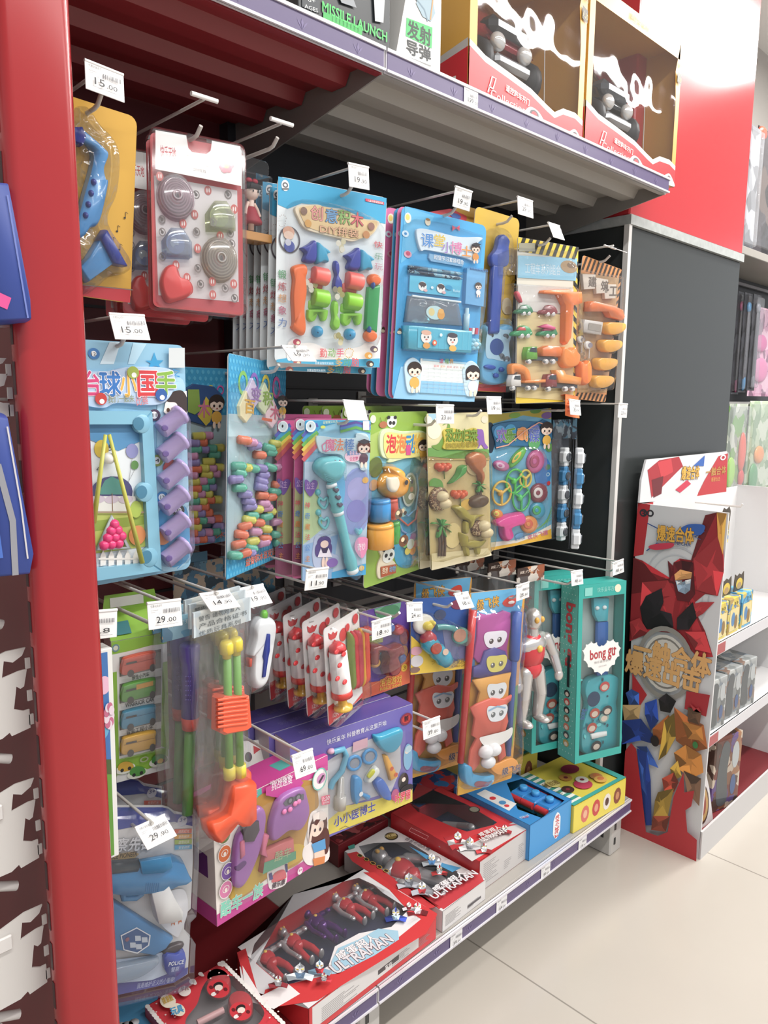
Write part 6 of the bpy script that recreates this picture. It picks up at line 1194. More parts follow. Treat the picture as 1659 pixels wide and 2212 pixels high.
# teal guitar boxes
F_ = FIT['guitbox']
t = Thing('guitar_box', 'front teal window box with a toy guitar and white heart cloud', 'toy box', F_[:3], F_[3:6], 'teal guitar boxes', F_[6], F_[7]); t.Z(*Z6); W, H, D = F_[6], F_[7], .07; TE = m('#23a79c', .4); TP = m('#5fc0b0', .4)
p = t.part('box_shell'); e = .004
p.box(-W/2, -W/2+.001, 0, D, 0, H, TP); p.box(W/2-.001, W/2, 0, D, 0, H, TE); p.box(-W/2, W/2, D-.001, D, 0, H, TE); p.box(-W/2, W/2, 0, D, 0, .001, TE); p.box(-W/2, W/2, 0, D, H-.001, H, TE)
q = [t.pt(a) for a in ((1262, 348), (1568, 318), (1528, 1385), (1240, 1440))]; o4 = [(-W/2, H), (W/2, H), (W/2, 0), (-W/2, 0)]; q[0] = (-W/2+.014, H-.036); q[1] = (W/2-.006, H-.036); q[2] = (W/2-.006, .02); q[3] = (-W/2+.014, .02)
for k in range(4): p.slab(None, -.001, .0008, TE, L=[o4[k], o4[(k+1) % 4], q[(k+1) % 4], q[k]])
p.lay = .0012; p.raw = 1; p.text('快乐童年吉他', (-.02, H-.022), (.05, H-.022), .012, '#8fd6cc'); p.ell((W/2-.03, H-.018), .011, .011, '#e6ddc0'); p.rect(-W/2+.02, H-.03, -W/2+.045, H-.008, '#7fcabf') ; p.raw = 0; p.done()
p = t.part('side_print', label='patterned side with red lettering'); x = -W/2-.0008
def sq(y0, y1, z0, z1, c_, k=0): p.add([(x-k, y0, z0), (x-k, y1, z0), (x-k, y1, z1), (x-k, y0, z1)], [(0, 3, 2, 1)], c_)
for i in range(5):
    for j in range(30): yy = .01+i*.012+(j % 2)*.006; zz = .02+j*.0155; sq(yy, yy+.003, zz, zz+.003, '#bfe6de', .0001)
for tx, zt in (('bong gu', H*.8), ):
    V_, F2, a0, a1, h1 = glyphs(tx, .03); k1 = .17/(a1-a0); p.add([(x-.0004, .045-yy*.034/h1, H*.89-(xx-a0)*k1) for xx, yy in V_], F2, '#c8343c')
sq(.025, .035, H*.42, H*.6, '#1f2426', .002)
for i, c_ in enumerate(('#2f2a2c', '#c8403c', '#1f2224', '#8a6a4a', '#d87a5c', '#4a4f52', '#c9a24a')):
    zz = H*.38-i*.023; p.add([(x-.0005, .035+.012*math.cos(a*.7), zz+.010*math.sin(a*.7)) for a in range(9)], [tuple(range(9))[::-1]], c_)
    p.add([(x-.0007, .035+.007*math.cos(a*.7), zz-.002+.006*math.sin(a*.7)) for a in range(9)], [tuple(range(9))[::-1]], '#f0d8c4')
p.done()
p = t.part('tray_insert'); p.box(-W/2+.004, W/2-.004, .04, .042, .01, H-.02, m('#a9bdb9', .5)); p.done()
p = t.part('tuning_head'); p.puff([(1325, 350), (1435, 350), (1425, 510), (1360, 515), (1335, 470)], -.03, .012, m('#38b4c4', .3, 0, .3), .05)
for x, y in ((1370, 425), (1420, 420)): p.dome((x, y), 14, 14, -.018, .006, m('#dfe9ea'), n=10)
p.done(); p = t.part('guitar_neck'); p.puff([(1358, 515), (1428, 510), (1425, 880), (1350, 890)], -.032, .012, m('#1f62b0', .3, 0, .3), .04); p.done()
p = t.part('guitar_body'); p.puff(loft([(1290, 900), (1400, 870), (1490, 890), (1505, 960), (1470, 1060), (1500, 1200), (1510, 1330), (1460, 1385), (1300, 1420), (1235, 1390), (1235, 1240), (1275, 1090), (1255, 980)]), -.036, .02, m('#2aa9b4', .25, 0, .4), .04); p.lay = -.0152
p.ell((1375, 1065), 44, 52, '#163a5c')
for k in range(22):
    xx, yy = random.uniform(1265, 1480), random.uniform(920, 1370)
    if abs(xx-1375) > 60 or abs(yy-1065) > 70: p.ell((xx, yy), random.choice((6, 10, 16)), random.choice((7, 12, 18)), random.choice(('#16505c', '#1b6f86', '#5fd0d0', '#123f52')))
for xx, yy, c_ in ((1445, 975, '#c8403c'), (1375, 1160, '#b5452f'), (1440, 1190, '#7fa8a0'), (1355, 1260, '#b04434'), (1385, 1385, '#1f2426'), (1460, 1140, '#24343a')): p.ell((xx, yy), 34, 34, c_); p.ell((xx, yy+6), 22, 20, '#d9c4b0')
p.text('bong', (1300, 1200), (1310, 1130), 46, '#1f5f98', off=.05); p.done()
p = t.part('guitar_bridge'); p.puff([(1320, 1290), (1430, 1270), (1432, 1300), (1325, 1325)], -.016, .006, m('#e6e9e6', .3), .05); p.done()
p = t.part('heart_cloud', label='white scalloped heart label with red lettering'); L = loft([(1400, 880), (1340, 850), (1290, 800), (1275, 720), (1310, 670), (1360, 665), (1400, 690), (1450, 650), (1500, 655), (1530, 700), (1510, 770), (1460, 840)]); p.slab([(x+7*math.sin(i*1.57), y+9*math.cos(i*1.57)) for i, (x, y) in enumerate(L)], .001, .003, m('#eeebe6')); p.lay = .0034
p.text('bong', (1318, 782), (1425, 757), 66, '#b8343c', off=.04); p.text('gu', (1440, 755), (1488, 745), 52, '#b8343c', off=.04); p.rect(1478, 696, 1496, 708, '#a83a3c'); p.text('快乐音乐伙伴', (1345, 808), (1460, 784), 16, '#9a9a98'); p.text('GUITAR', (1375, 832), (1430, 820), 10, '#a9a9a8'); p.done()
p = t.part('window_film'); p.slab(None, .0006, .0009, film(gloss=.05), L=q); p.done()
copy_tree(t.o, (-.055, .10, .012), 'teal guitar box behind and left of the front one')
# ---------------------------------------------------------------- lowest hanging boxes and the boxes on the base shelf
ZA = (3.19, 200, 1680); ZT = (2.127, 620, 1640)
# police pistol packs
F_ = FIT['police']; t = Thing('police_set', 'front blister pack of a blue toy pistol with police badge', 'toy', F_[:3], F_[3:6], 'police pistol packs', F_[6], F_[7]); t.Z(*ZA); W, H = F_[6], F_[7]
OUT = [(20, 190), (480, 190), (520, 200), (565, 230), (690, 250), (690, 560), (675, 900), (635, 940), (630, 1045), (670, 1085), (655, 1350), (560, 1410), (380, 1450), (60, 1520)]
p = t.part('backing_card'); p.slab(OUT, 0, .0015, m('#d3d2d2', .35)); p.lay = .002
p.poly([(20, 200), (480, 200), (520, 210), (560, 245), (685, 262), (685, 330), (560, 300), (300, 330), (30, 380)], '#3f4c9c'); p.poly([(60, 1415), (400, 1380), (655, 1300), (650, 1345), (560, 1405), (380, 1445), (60, 1515)], '#4a4a9c'); p.text('我是维护正义的小警察!', (300, 1445), (560, 1395), 32, '#b9c0e0', off=.01)
p.ell((615, 295), 34, 36, '#c9c9d4'); p.text('3+', (595, 300), (640, 292), 28, '#4a4f8a', off=.02)
for i, (c_, s) in enumerate((('#d8604a', '炫彩灯光'), ('#d89a3c', '发射枪声'), ('#9ab04c', '益智玩具'), ('#4f9fc4', '安全材质'))): p.poly([(560, 350+i*36), (680, 345+i*36), (678, 375+i*36), (560, 380+i*36)], c_); p.text(s, (585, 375+i*36), (660, 370+i*36), 20, '#e6e2da')
p.text('警察先锋', (60, 500), (400, 480), 84, '#e6e6e8', off=.04, out='#8a8f98', outoff=.03); p.poly([(60, 530), (280, 500), (315, 515), (280, 548), (60, 575)], '#c9a872'); p.text('POLICE PIONEER', (70, 560), (300, 528), 30, '#5a5048', off=.02)
p.poly(loft([(480, 800), (620, 760), (650, 900), (600, 1050), (560, 1080), (440, 960)]), '#dcdce0'); p.ell((555, 955), 40, 22, '#c8a03c'); p.poly([(535, 965), (560, 962), (560, 1005), (545, 990), (535, 1010)], '#c86a3c'); p.poly([(580, 955), (600, 950), (608, 985), (592, 980), (585, 1000)], '#c86a3c'); p.poly([(60, 1250), (400, 1210), (600, 1150), (600, 1300), (400, 1380), (60, 1410)], '#b9c8dc'); p.done()
PBL = m('#2a8cc8', .25, 0, .4)
p = t.part('toy_pistol'); p.puff([(60, 570), (320, 560), (540, 520), (600, 540), (640, 630), (655, 655), (620, 680), (560, 690), (520, 710), (420, 740), (330, 745), (200, 760), (60, 740)], .003, .026, PBL, .06); p.done(); PO = p.o
p = t.part('pistol_barrel', PO); p.lrod((40, 625), (310, 600), [(0, .008), (.1, .0095), (1, .0095)], .024, m('#3a4650', .3), 16); p.done()
p = t.part('pistol_slide', PO); p.puff([(315, 560), (530, 525), (545, 600), (480, 640), (330, 650)], .026, .008, m('#3f9cd4', .25, 0, .4), .06)
for k in range(7): p.line([(330+k*14, 660), (326+k*14, 720)], .0012, '#2470a8', .0295)
p.done()
p = t.part('pistol_grip', PO, label='white pistol grip'); p.puff([(370, 735), (455, 715), (490, 685), (535, 780), (590, 870), (585, 920), (520, 945), (420, 952), (395, 850)], .004, .026, m('#e2e1df', .35), .06); p.done()
p = t.part('trigger_guard', PO); p.wire([(200, 760), (215, 830), (300, 825), (345, 790)], .005, PBL, .014, 8); p.dome((265, 755), 55, 34, .006, .014, m('#c9d0d4', .35), k=.5); p.done()
p = t.part('police_cap', label='blue paper police cap'); p.puff([(60, 800), (130, 820), (330, 950), (545, 1085), (500, 1150), (420, 1200), (300, 1180), (60, 1150)], .003, .014, m('#3f7fb4', .45), .12); p.lay = .018
p.poly([(170, 1040), (280, 985), (375, 1040), (365, 1110), (285, 1165), (190, 1140)], '#d8dce2'); p.poly([(178, 1044), (280, 993), (366, 1043), (357, 1106), (284, 1156), (196, 1134)], '#31578a')
for x, y in ((290, 1060), (335, 1070), (255, 1105), (295, 1115)): p.poly([(x-22, y-18), (x+16, y-18), (x+20, y+16), (x-20, y+18)], '#b9c4d0')
p.ell((215, 1065), 14, 14, '#8a5a6a'); p.done()
p = t.part('police_badge', label='blue shield badge with lettering'); p.puff([(475, 1215), (500, 1185), (560, 1190), (620, 1175), (630, 1220), (618, 1290), (560, 1345), (500, 1330), (478, 1290)], .003, .012, m('#3247a4', .25, 0, .4), .05); p.lay = .0158; p.text('POLICE', (500, 1258), (602, 1240), 26, '#dfe4ee', off=.03); p.text('警察', (515, 1295), (570, 1285), 28, '#aab4d8', off=.02); p.done()
p = t.part('handcuffs'); p.dome((550, 1165), 76, 30, .002, .008, m('#4a4246', .3, .3), k=.4); p.done()
p = t.part('clear_baton'); p.puff(loft([(60, 1300), (300, 1240), (430, 1215), (440, 1260), (300, 1350), (60, 1400)]), .003, .014, film(tint='#a9cfe2', gloss=.12, haze=.25), .2); p.done()
p = t.part('clamshell'); L = [t.pt(q) for q in OUT]; cx = sum(q[0] for q in L)/len(L); cz = sum(q[1] for q in L)/len(L); p.slab(None, -.004, .034, film(gloss=.07, bump=.12, scale=14), L=[(cx+(x-cx)*1.025, cz+(z-cz)*1.015) for x, z in L], ch=.01); p.done()
copy_tree(t.o, (-.004, .09, .012), 'police pistol pack behind the front one, its dark blue top showing'); copy_tree(t.o, (-.008, .18, .02), 'rearmost police pistol pack, deep in the shadow')
def boxthing(name, label, cat, F, D, col, side=None, group=None, zoom=None, top=None, front=None):
    t = Thing(name, label, cat, F[:3], F[3:6], group, F[6], F[7]); t.Z(*zoom); W, H = F[6], F[7]
    p = t.part('box_body'); p.box(-W/2, W/2, .0005, D, 0, H, m(side or col, .4), .0006); p.lpoly([(-W/2, 0), (W/2, 0), (W/2, H), (-W/2, H)], m(front or col, .35), .0002); p.lay = .0004; p.clip = (-W/2, W/2, 0, H); return t, p
# pink car family box
t, p = boxthing('pink_car_box', 'pink window box with lilac toy car, remote and girl cut-out', 'toy box', FIT['pink'], .075, '#e9e3dc', '#e6ddd6', None, (3.19, 400, 1540)); W, H = t.w, t.h
p.raw = 1; p.lpoly([(-W/2, 0), (W/2, 0), (W/2, .022), (-W/2, .022)], '#c93f96'); p.lpoly([(-W/2, H-.03), (W/2, H-.03), (W/2, H), (-W/2, H)], '#cf4396'); p.raw = 0
p.poly([(420, 500), (520, 480), (530, 590), (470, 640), (420, 655)], '#4fb8a8'); p.text('之光', (430, 612), (492, 595), 62, '#c83a86', off=.03, out='#d8ece6', outoff=.03)
p.poly(loft([(300, 1270), (330, 900), (420, 690), (520, 560), (640, 545), (760, 470), (880, 470), (905, 520), (915, 640), (860, 690), (840, 790), (815, 900), (805, 1010), (700, 1080), (560, 1140), (420, 1250)]), '#b98a34'); p.poly(loft([(310, 1270), (420, 1050), (560, 960), (790, 900), (805, 1000), (560, 1130), (420, 1240)]), '#c9a52c')
p.text('挑战速度', (578, 525), (722, 470), 54, '#f3e3ee', off=.02); p.text('酷车一族', (240, 1400), (530, 1245), 92, '#7fd6bc', off=.05, out='#f2ece8', outoff=.04)
for x, y, c_ in ((265, 840, '#6a7a3c'), (265, 965, '#d86a2c'), (285, 1085, '#7a55a8'), (270, 1210, '#d87aa8')): p.ell((x, y), 46, 60, '#f1ece8'); p.ell((x, y), 42, 54, c_); p.ring((x, y-4), 20, 24, m('#efe9e2')); p.ell((x, y+2), 10, 14, '#efe2d8')
p.ell((915, 450), 50, 74, '#efe9e6'); p.ring((915, 450), 44, 50, m('#6fc4b4'), asp=1.5); p.ell((925, 445), 30, 34, '#c98ab8'); p.poly([(905, 470), (935, 420), (945, 425), (915, 480)], '#3a2f3a'); p.poly([(925, 570), (985, 555), (985, 620), (928, 630)], '#d8607c'); p.text('1:20', (932, 602), (978, 590), 26, '#f3e6ea', off=.03); p.text('比例赛车', (935, 622), (978, 612), 14, '#f3e6ea')
p.ell((778, 1080), 18, 24, '#efe4ea'); p.text('6+', (768, 1086), (790, 1080), 18, '#c83a8a', off=.02)
p.poly([(540, 560), (640, 580), (780, 500), (800, 470), (760, 440), (540, 500)], '#c93f96', None); p.text('挑战速度', (578, 525), (722, 470), 54, '#f3e3ee', off=.02); p.done()
p = t.part('logo_badge'); p.slab(loft([(565, 1100), (600, 1070), (640, 1040), (700, 1020), (700, 1080), (690, 1180), (590, 1215), (570, 1160)]), .0006, .002, m('#e8e2e2')); p.lay = .0024; p.poly(loft([(590, 1150), (610, 1100), (670, 1075), (690, 1110), (680, 1140), (600, 1165)]), '#d8606a'); p.poly([(570, 1105), (590, 1095), (600, 1140), (575, 1150)], '#4a4a8a'); p.poly([(680, 1040), (698, 1035), (700, 1090), (688, 1095)], '#3a3a7a'); p.text('健乐康', (590, 1205), (680, 1172), 34, '#5a4a56', off=.04); p.done()
LI = m('#a266b0', .35, 0, .3)
p = t.part('toy_car', None, 'lilac toy car'); p.puff(loft([(310, 1140), (330, 880), (400, 740), (480, 640), (530, 660), (530, 760), (500, 900), (460, 1020), (400, 1150), (350, 1200)]), .0014, .012, LI, .15); p.puff([(375, 770), (430, 735), (495, 735), (500, 800), (460, 880), (395, 885)], .010, .007, m('#4a4048', .2), .1); p.puff(loft([(340, 1060), (400, 1010), (420, 1035), (360, 1090)]), .011, .003, m('#6a3f7c'), .3); p.done()
for pts in ([(345, 870), (375, 850), (380, 960), (350, 990)], [(510, 820), (545, 820), (520, 920), (535, 980), (490, 960)]):
    p = t.part('car_door'); p.puff(pts, .0016, .014, m('#d8708f', .35), .1); p.done()
p = t.part('remote_control'); p.puff(loft([(580, 690), (640, 560), (780, 500), (815, 560), (830, 680), (770, 790), (680, 800), (580, 870), (560, 800)]), .0014, .014, LI, .12); p.lay = .0164; p.poly([(635, 600), (660, 570), (775, 535), (775, 575), (650, 620)], '#6a6a72')
for x, y in ((682, 582), (735, 560)): p.ell((x, y), 22, 24, '#4a4a52'); p.ell((x, y), 12, 14, '#8a8a92')
for x, y in ((680, 680), (720, 665), (755, 625), (780, 610)): p.dome((x, y), 16, 18, .0165, .004, m('#e07ab0'), n=10)
p.done()
p = t.part('battery_box'); p.puff([(530, 930), (720, 850), (728, 985), (500, 1090)], .0014, .012, m('#c86a6a', .4), .05); p.lay = .0138; p.poly([(510, 1010), (728, 930), (728, 985), (500, 1090)], '#5a9a7a'); p.text('酷车', (580, 1000), (690, 960), 60, '#a9b48c', off=.02); p.done()
p = t.part('girl_cutout'); p.slab(loft([(810, 1000), (815, 930), (850, 900), (840, 840), (860, 700), (920, 670), (975, 700), (985, 860), (985, 1010), (860, 1050)]), .0006, .002, m('#efe6e2')); p.lay = .0024
p.ell((912, 790), 62, 110, '#5a2a24'); p.ell((965, 880), 24, 90, '#5a2a24'); p.ell((905, 790), 44, 54, '#f3d6c4'); p.poly([(870, 700), (930, 668), (970, 690), (960, 730), (880, 760)], '#efe2da'); p.poly([(865, 760), (895, 730), (925, 730), (900, 770)], '#5a2a24')
for s in (-1, 1): p.ell((905+s*18, 800-s*4), 7, 12, '#3a2a3c')
p.poly([(862, 900), (955, 860), (960, 930), (880, 960)], '#4f9ad0'); p.poly([(880, 960), (950, 935), (955, 985), (880, 1000)], '#f0d0bc'); p.poly([(870, 1000), (955, 980), (950, 1030), (880, 1050)], '#d8803c'); p.line([(850, 880), (870, 760)], .006, '#f3d6c4'); p.done()
p = t.part('box_top'); p.add([(-W/2, .0006, H+.0006), (W/2, .0006, H+.0006), (W/2, .0745, H+.0006), (-W/2, .0745, H+.0006)], [(0, 1, 2, 3)], m('#cf3f96', .35)); p.add([(.03, .02, H+.0008), (.09, .02, H+.0008), (.09, .05, H+.0008), (.03, .05, H+.0008)], [(0, 1, 2, 3)], '#4fb0a8'); p.done()
p = t.part('side_print'); x = -W/2-.0004; p.add([(x, 0, 0), (x, .075, 0), (x, .075, .03), (x, 0, .03)], [(0, 3, 2, 1)], '#c93f96'); p.done(); p = t.part('side_patch'); p.add([(x, .02, .08), (x, .06, .08), (x, .06, .125), (x, .02, .12)], [(0, 3, 2, 1)], '#6a2f7a'); p.done()
p = t.part('window_film'); p.poly(loft([(300, 1270), (330, 900), (420, 690), (520, 600), (640, 565), (760, 490), (880, 470), (905, 520), (915, 640), (860, 690), (840, 790), (815, 900), (805, 1010), (700, 1080), (560, 1140), (420, 1250)]), film(gloss=.04, bump=.2, haze=.03), .018); p.done()
# purple doctor boxes
t, p = boxthing('doctor_box', 'front purple window box of blue toy doctor tools', 'toy box', FIT['doctor'], .055, '#6f66b4', '#c9c4cc', 'purple doctor boxes', (3.19, 400, 1540)); W, H = t.w, t.h
p.poly([(740, 860), (980, 730), (1100, 640), (1300, 600), (1565, 520), (1565, 620), (985, 840), (740, 950)], '#d8c848'); p.poly([(980, 330), (1120, 240), (1480, 100), (1485, 380), (1420, 540), (1100, 640), (980, 740), (740, 860), (720, 420)], '#bcbcc2'); p.text('快乐童年 科普教育从这里开始', (975, 218), (1385, 78), 34, '#e6e4f0', off=.015); p.text('小小医博士', (1025, 780), (1308, 665), 62, '#4a4a9c', off=.04, out='#f0ecd0', outoff=.04); p.text('益智过家家玩具', (1085, 715), (1255, 645), 20, '#8a7a2c')
p.line([(1060, 800), (1100, 778), (1140, 790), (1190, 760), (1240, 750)], .001, '#8a742c'); p.ell((1520, 40), 30, 36, '#c83a34'); p.ring((1520, 40), 28, 40, m('#8a2a44')); p.text('颗', (1506, 58), (1535, 48), 34, '#2a2030', off=.03)
for x, y, rx, rz, c_ in ((1530, 300, 30, 90, '#7fb4d8'), (1525, 260, 16, 18, '#f0dccc'), (1535, 245, 24, 24, '#bcd8e6'), (1500, 470, 34, 60, '#1f1a20'), (1500, 440, 20, 22, '#3a1c1c'), (1500, 455, 13, 15, '#f0dccc'), (1520, 520, 44, 30, '#241c24'), (1440, 560, 26, 40, '#b8457c')): p.ell((x, y), rx, rz, c_)
p.text('叶罗丽', (1440, 618), (1545, 575), 56, '#d8304c', off=.05, out='#f2d4d8', outoff=.05); p.poly([(1145, 270), (1150, 200), (1250, 165), (1250, 230)], '#c9a0ac'); p.done()
DB = m('#2f8fcc', .3, 0, .3); DT = film(tint='#6fbce2', gloss=.12, haze=.3)
p = t.part('stethoscope'); p.wire([(1020, 270), (1090, 250), (1110, 290), (1080, 400), (1020, 470), (1000, 520)], .006, m('#5fa8c4', .3), .006, 8); p.dome((1000, 260), 24, 18, .001, .01, m('#d8a8c0')); p.done()
for x, y in ((1165, 345), (1270, 300)):
    p = t.part('spectacle_lens'); p.wire([(x+44*math.cos(a*.5236), y+46*math.sin(a*.5236)-8*math.cos(a*.5236)) for a in range(12)], .0034, DB, .005, 8, 1); p.dome((x, y), 40, 42, .002, .004, DT, k=.3); p.done()
p = t.part('blue_bowl'); p.puff(loft([(1285, 150), (1330, 140), (1470, 95), (1475, 180), (1430, 250), (1370, 265), (1310, 215)]), .001, .014, m('#2c9fc0', .3, 0, .3), .2); p.done()
p = t.part('scissors'); p.puff(loft([(1140, 450), (1160, 425), (1195, 440), (1200, 530), (1260, 560), (1240, 590), (1190, 560), (1160, 620), (1140, 560)]), .001, .012, DB, .15); p.lay = .0135; p.ell((1185, 540), 14, 16, '#e8ecee'); p.done()
p = t.part('otoscope'); p.puff(loft([(1290, 470), (1340, 440), (1390, 520), (1400, 590), (1350, 580), (1310, 530)]), .001, .012, m('#3a6ac0', .3, 0, .3), .15); p.puff(loft([(1230, 450), (1290, 360), (1320, 390), (1250, 470)]), .001, .014, m('#dfe3dc', .3), .3); p.puff(loft([(1250, 430), (1285, 385), (1302, 400), (1265, 445)]), .012, .005, m('#d8d83c', .3), .2); p.done()
p = t.part('cheese_wedge'); p.puff([(1355, 285), (1375, 280), (1450, 430), (1400, 460)], .001, .01, m('#e8a82c', .35), .1); p.lay = .0116; p.ell((1400, 370), 12, 14, '#d85a2c'); p.ell((1428, 410), 12, 14, '#d85a2c'); p.done()
p = t.part('syringe'); p.lrod((1065, 660), (1075, 440), [(0, .012), (.4, .012), (.42, .008), (1, .006)], .008, film(tint='#d8c88c', gloss=.12, haze=.4), 12); p.done()
p = t.part('box_top'); p.add([(-W/2, .0006, H+.0006), (W/2, .0006, H+.0006), (W/2, .0545, H+.0006), (-W/2, .0545, H+.0006)], [(0, 1, 2, 3)], m('#5a50a0', .35)); V_, F2, a0, a1, h1 = glyphs('快乐童年科普教育'); p.add([(-.11+.09*(x-a0)/(a1-a0), .02+.014*y/h1, H+.0008) for x, y in V_], F2, '#7a74b0'); p.done()
p = t.part('window_film'); p.poly([(980, 330), (1120, 240), (1480, 100), (1485, 380), (1420, 540), (1100, 640), (980, 740), (740, 860), (720, 420)], film(gloss=.04, haze=.03), .017); p.done()
copy_tree(t.o, (-.004, .06, .0), 'purple doctor box directly behind the front one'); copy_tree(t.o, (-.01, .12, .0), 'rearmost purple doctor box against the grey panel')
# small white hang tag pack with yellow strap
c = on_plane(565, 1620, 1, 1.12); t = Thing('tag_pack', 'small white box with red bow print and yellow strap, above the pink car box', 'toy box', (c.x, 1.12, c.z-.045), (-14, -30, 8), None, .075, .07)
p = t.part('box_body'); p.box(-.04, .04, 0, .03, 0, .06, m('#e6e3e0'), .001); p.raw = 1; p.lay = .0004
for s in (-1, 1): p.lpoly([(0, .042), (s*.014, .05), (s*.014, .034)], '#c8303c')
p.text('100%', (-.002, .006), (.034, .010), .010, '#b98a24', off=.03); p.ell((-.025, .03), .007, .009, INK); p.ell((.02, .028), .006, .006, '#c8303c'); p.done()
p = t.part('yellow_strap'); p.add([(.03, -.001, .01), (.045, -.004, .012), (.0, -.02, -.055), (-.012, -.02, -.052)], [(0, 1, 2, 3)], m('#e0a02c', .4)); p.done()
# ------------------- boxes lying on the base shelf (x right, y away, top face up)
class Lie(Thing):
    # frame whose "front" plane is the box's top face: local x right, local z = away from the aisle
    def __init__(s, name, label, x, y, yaw, w, dp, h, zoom, group=None, cat='toy box', z0=.1655):
        Thing.__init__(s, name, label, cat, (x, y, z0), (yaw, 0, 0), group, w, dp); s.hh = h
        s.base_o = s.o; s.M = Matrix.Translation((x, y, z0+h)) @ rot(yaw, -90, 0) @ Matrix.Translation((0, 0, -dp/2)); s.I = s.M.inverted(); s.I3 = s.I.to_3x3(); s.Z(*zoom); s.T = s.o.matrix_world.inverted() @ s.M
    def part(s, name, parent=None, label=None):
        p = PB(name, s, parent or s.o, label); p.done0 = p.done
        def fin(raw=0):
            p.v = [tuple(s.T @ Vector(v)) for v in p.v]; return p.done0()
        p.done = fin; return p
    def shell(s, top, side, front=None, win=None, deep=.03):
        W, D, H = s.w, s.h, s.hh; p = s.part('box_body'); M2 = m(side, .35, 0, .2)
        if win is None: p.box(-W/2, W/2, .0004, H, 0, D, M2, .0008)
        else:
            p.box(-W/2, W/2, H-.001, H, 0, D, M2); p.box(-W/2, -W/2+.001, 0, H, 0, D, M2); p.box(W/2-.001, W/2, 0, H, 0, D, M2); p.box(-W/2, W/2, 0, H, 0, .001, M2); p.box(-W/2, W/2, 0, H, D-.001, D, M2); p.box(-W/2+.002, W/2-.002, deep, deep+.001, .002, D-.002, m(win, .4))
        if front: p.add([(-W/2+.001, .002, -.0004), (W/2-.001, .002, -.0004), (W/2-.001, H-.001, -.0004), (-W/2+.001, H-.001, -.0004)], [(0, 3, 2, 1)], m(front, .4))
        return p
    def frame(s, p, hole, mt, d=0):
        # top face with a window cut: four-sided by fan between outline and hole (hole starts at back-left, clockwise)
        O = [(-s.w/2, s.h), (s.w/2, s.h), (s.w/2, 0), (-s.w/2, 0)]; N = len(hole); k = [round(i*N/4) for i in range(5)]
        for i in range(4):
            seg = [hole[j % N] for j in range(k[i], k[i+1]+1)]; L = [O[i], O[(i+1) % 4]]+seg[::-1]; p.lpoly(L, mt, d)
def front_text(s, p, body, x0, x1, z, h, c_, off=0):    # lettering on the front edge of a lying box
    V_, F2, a0, a1, h1 = glyphs(body, off); p.add([(x0+(x1-x0)*(x-a0)/(a1-a0), s.hh-z-h*y/h1, -.0007) for x, y in V_], F2, c_)
def spec(s, p, x0, x1, n=9):       # small grey print on the front edge
    for i in range(n):
        z = s.hh*(.2+.06*i); xe = x0+(x1-x0)*random.uniform(.5, 1); p.add([(x0, s.hh-z, -.0006), (xe, s.hh-z, -.0006), (xe, s.hh-z-.0012, -.0006), (x0, s.hh-z-.0012, -.0006)], [(0, 3, 2, 1)], '#8f8b8c')
SVH, REDH, PURH, BLUH = m('#c4c2c4', .25, .5, .3), m('#c4202c', .25, 0, .5), m('#5a1a78', .2, .4, .4), m('#2a3fa0', .3, .2, .3)
# drum box
t = Lie('rattle_drum_box', 'red spotted box of two rattle drums at the near corner', .6091, 1.0321, -.64, .1586, .1993, .0698, ZA)
p = t.shell('#cf2f3c', '#c62a36', None, '#8a8486', .03); W, D = t.w, t.h
hole = [t.pt(q) for q in loft([(760, 1440), (830, 1370), (980, 1375), (1130, 1530), (1180, 1640), (1050, 1750), (700, 1800), (640, 1680), (720, 1560)])]
hole = sorted(hole, key=lambda q: -math.atan2(q[1]-D/2, q[0])); j = min(range(len(hole)), key=lambda i: abs(math.atan2(hole[i][1]-D/2, hole[i][0])-math.atan2(D/2, -W/2))); hole = hole[j:]+hole[:j]
t.frame(p, hole, m('#d2333f', .3)); p.lay = .0003
for i in range(9):
    for j in range(12):
        x, z = -W/2+.008+i*.018+(j % 2)*.009, .008+j*.0165
        if math.hypot((x-.01)/.062, (z-D*.45)/.085) > 1.05: p.raw = 1; p.ell((x, z), .0016, .0016, '#f0d8d4'); p.raw = 0
for x, y, r in ((690, 1430, 30), (745, 1378, 20), (880, 1310, 24)): p.ell((x, y), r, r*.8, '#efe6e2'); p.ell((x+14, y+10), r*.6, r*.6, '#efe6e2')
p.ell((635, 1500), 54, 44, '#e9dcd6'); p.text('早教', (605, 1500), (665, 1490), 34, '#7a4a44', off=.02); p.ell((520, 1570), 66, 60, '#efe4cc'); p.ell((590, 1630), 56, 60, '#efe4cc'); p.text('拨浪鼓', (490, 1590), (560, 1560), 50, '#d8b03c', off=.06); p.text('玩具', (545, 1670), (630, 1640), 56, '#3f9fd0', off=.06); p.done()
for s in (-1, 1):
    p = t.part('lace_trim'); p.raw = 1
    for i in range(24): p.ell((s*(W/2-.003), .004+i*D/24), .004, .0055, '#efebe6', .0012+.00001*i)
    p.done()
for x, y in ((865, 1455), (1020, 1610)):
    p = t.part('rattle_drum'); p.dome((x, y), 112, 100, -.024, .024, m('#c8202c', .25, 0, .5), k=.2); p.lay = .0004; p.ell((x, y), 96, 84, '#cf2c38')
    for dx, dy, rx, rz, c_ in ((0, -20, 46, 30, '#2a2020'), (4, -5, 36, 26, '#ead8cc'), (-48, -8, 16, 16, '#6a1a20'), (52, 6, 16, 16, '#6a1a20'), (-30, 40, 26, 16, '#efe6e2'), (-6, 26, 20, 14, '#8a2a34')): p.ell((x+dx, y+dy), rx, rz, c_)
    p.done()
p = t.part('drum_handle'); p.tube([(x, .012, z) for x, z in (t.pt((720, 1650)), t.pt((900, 1560)))], .006, m('#d8a4a4', .4)); p.done()
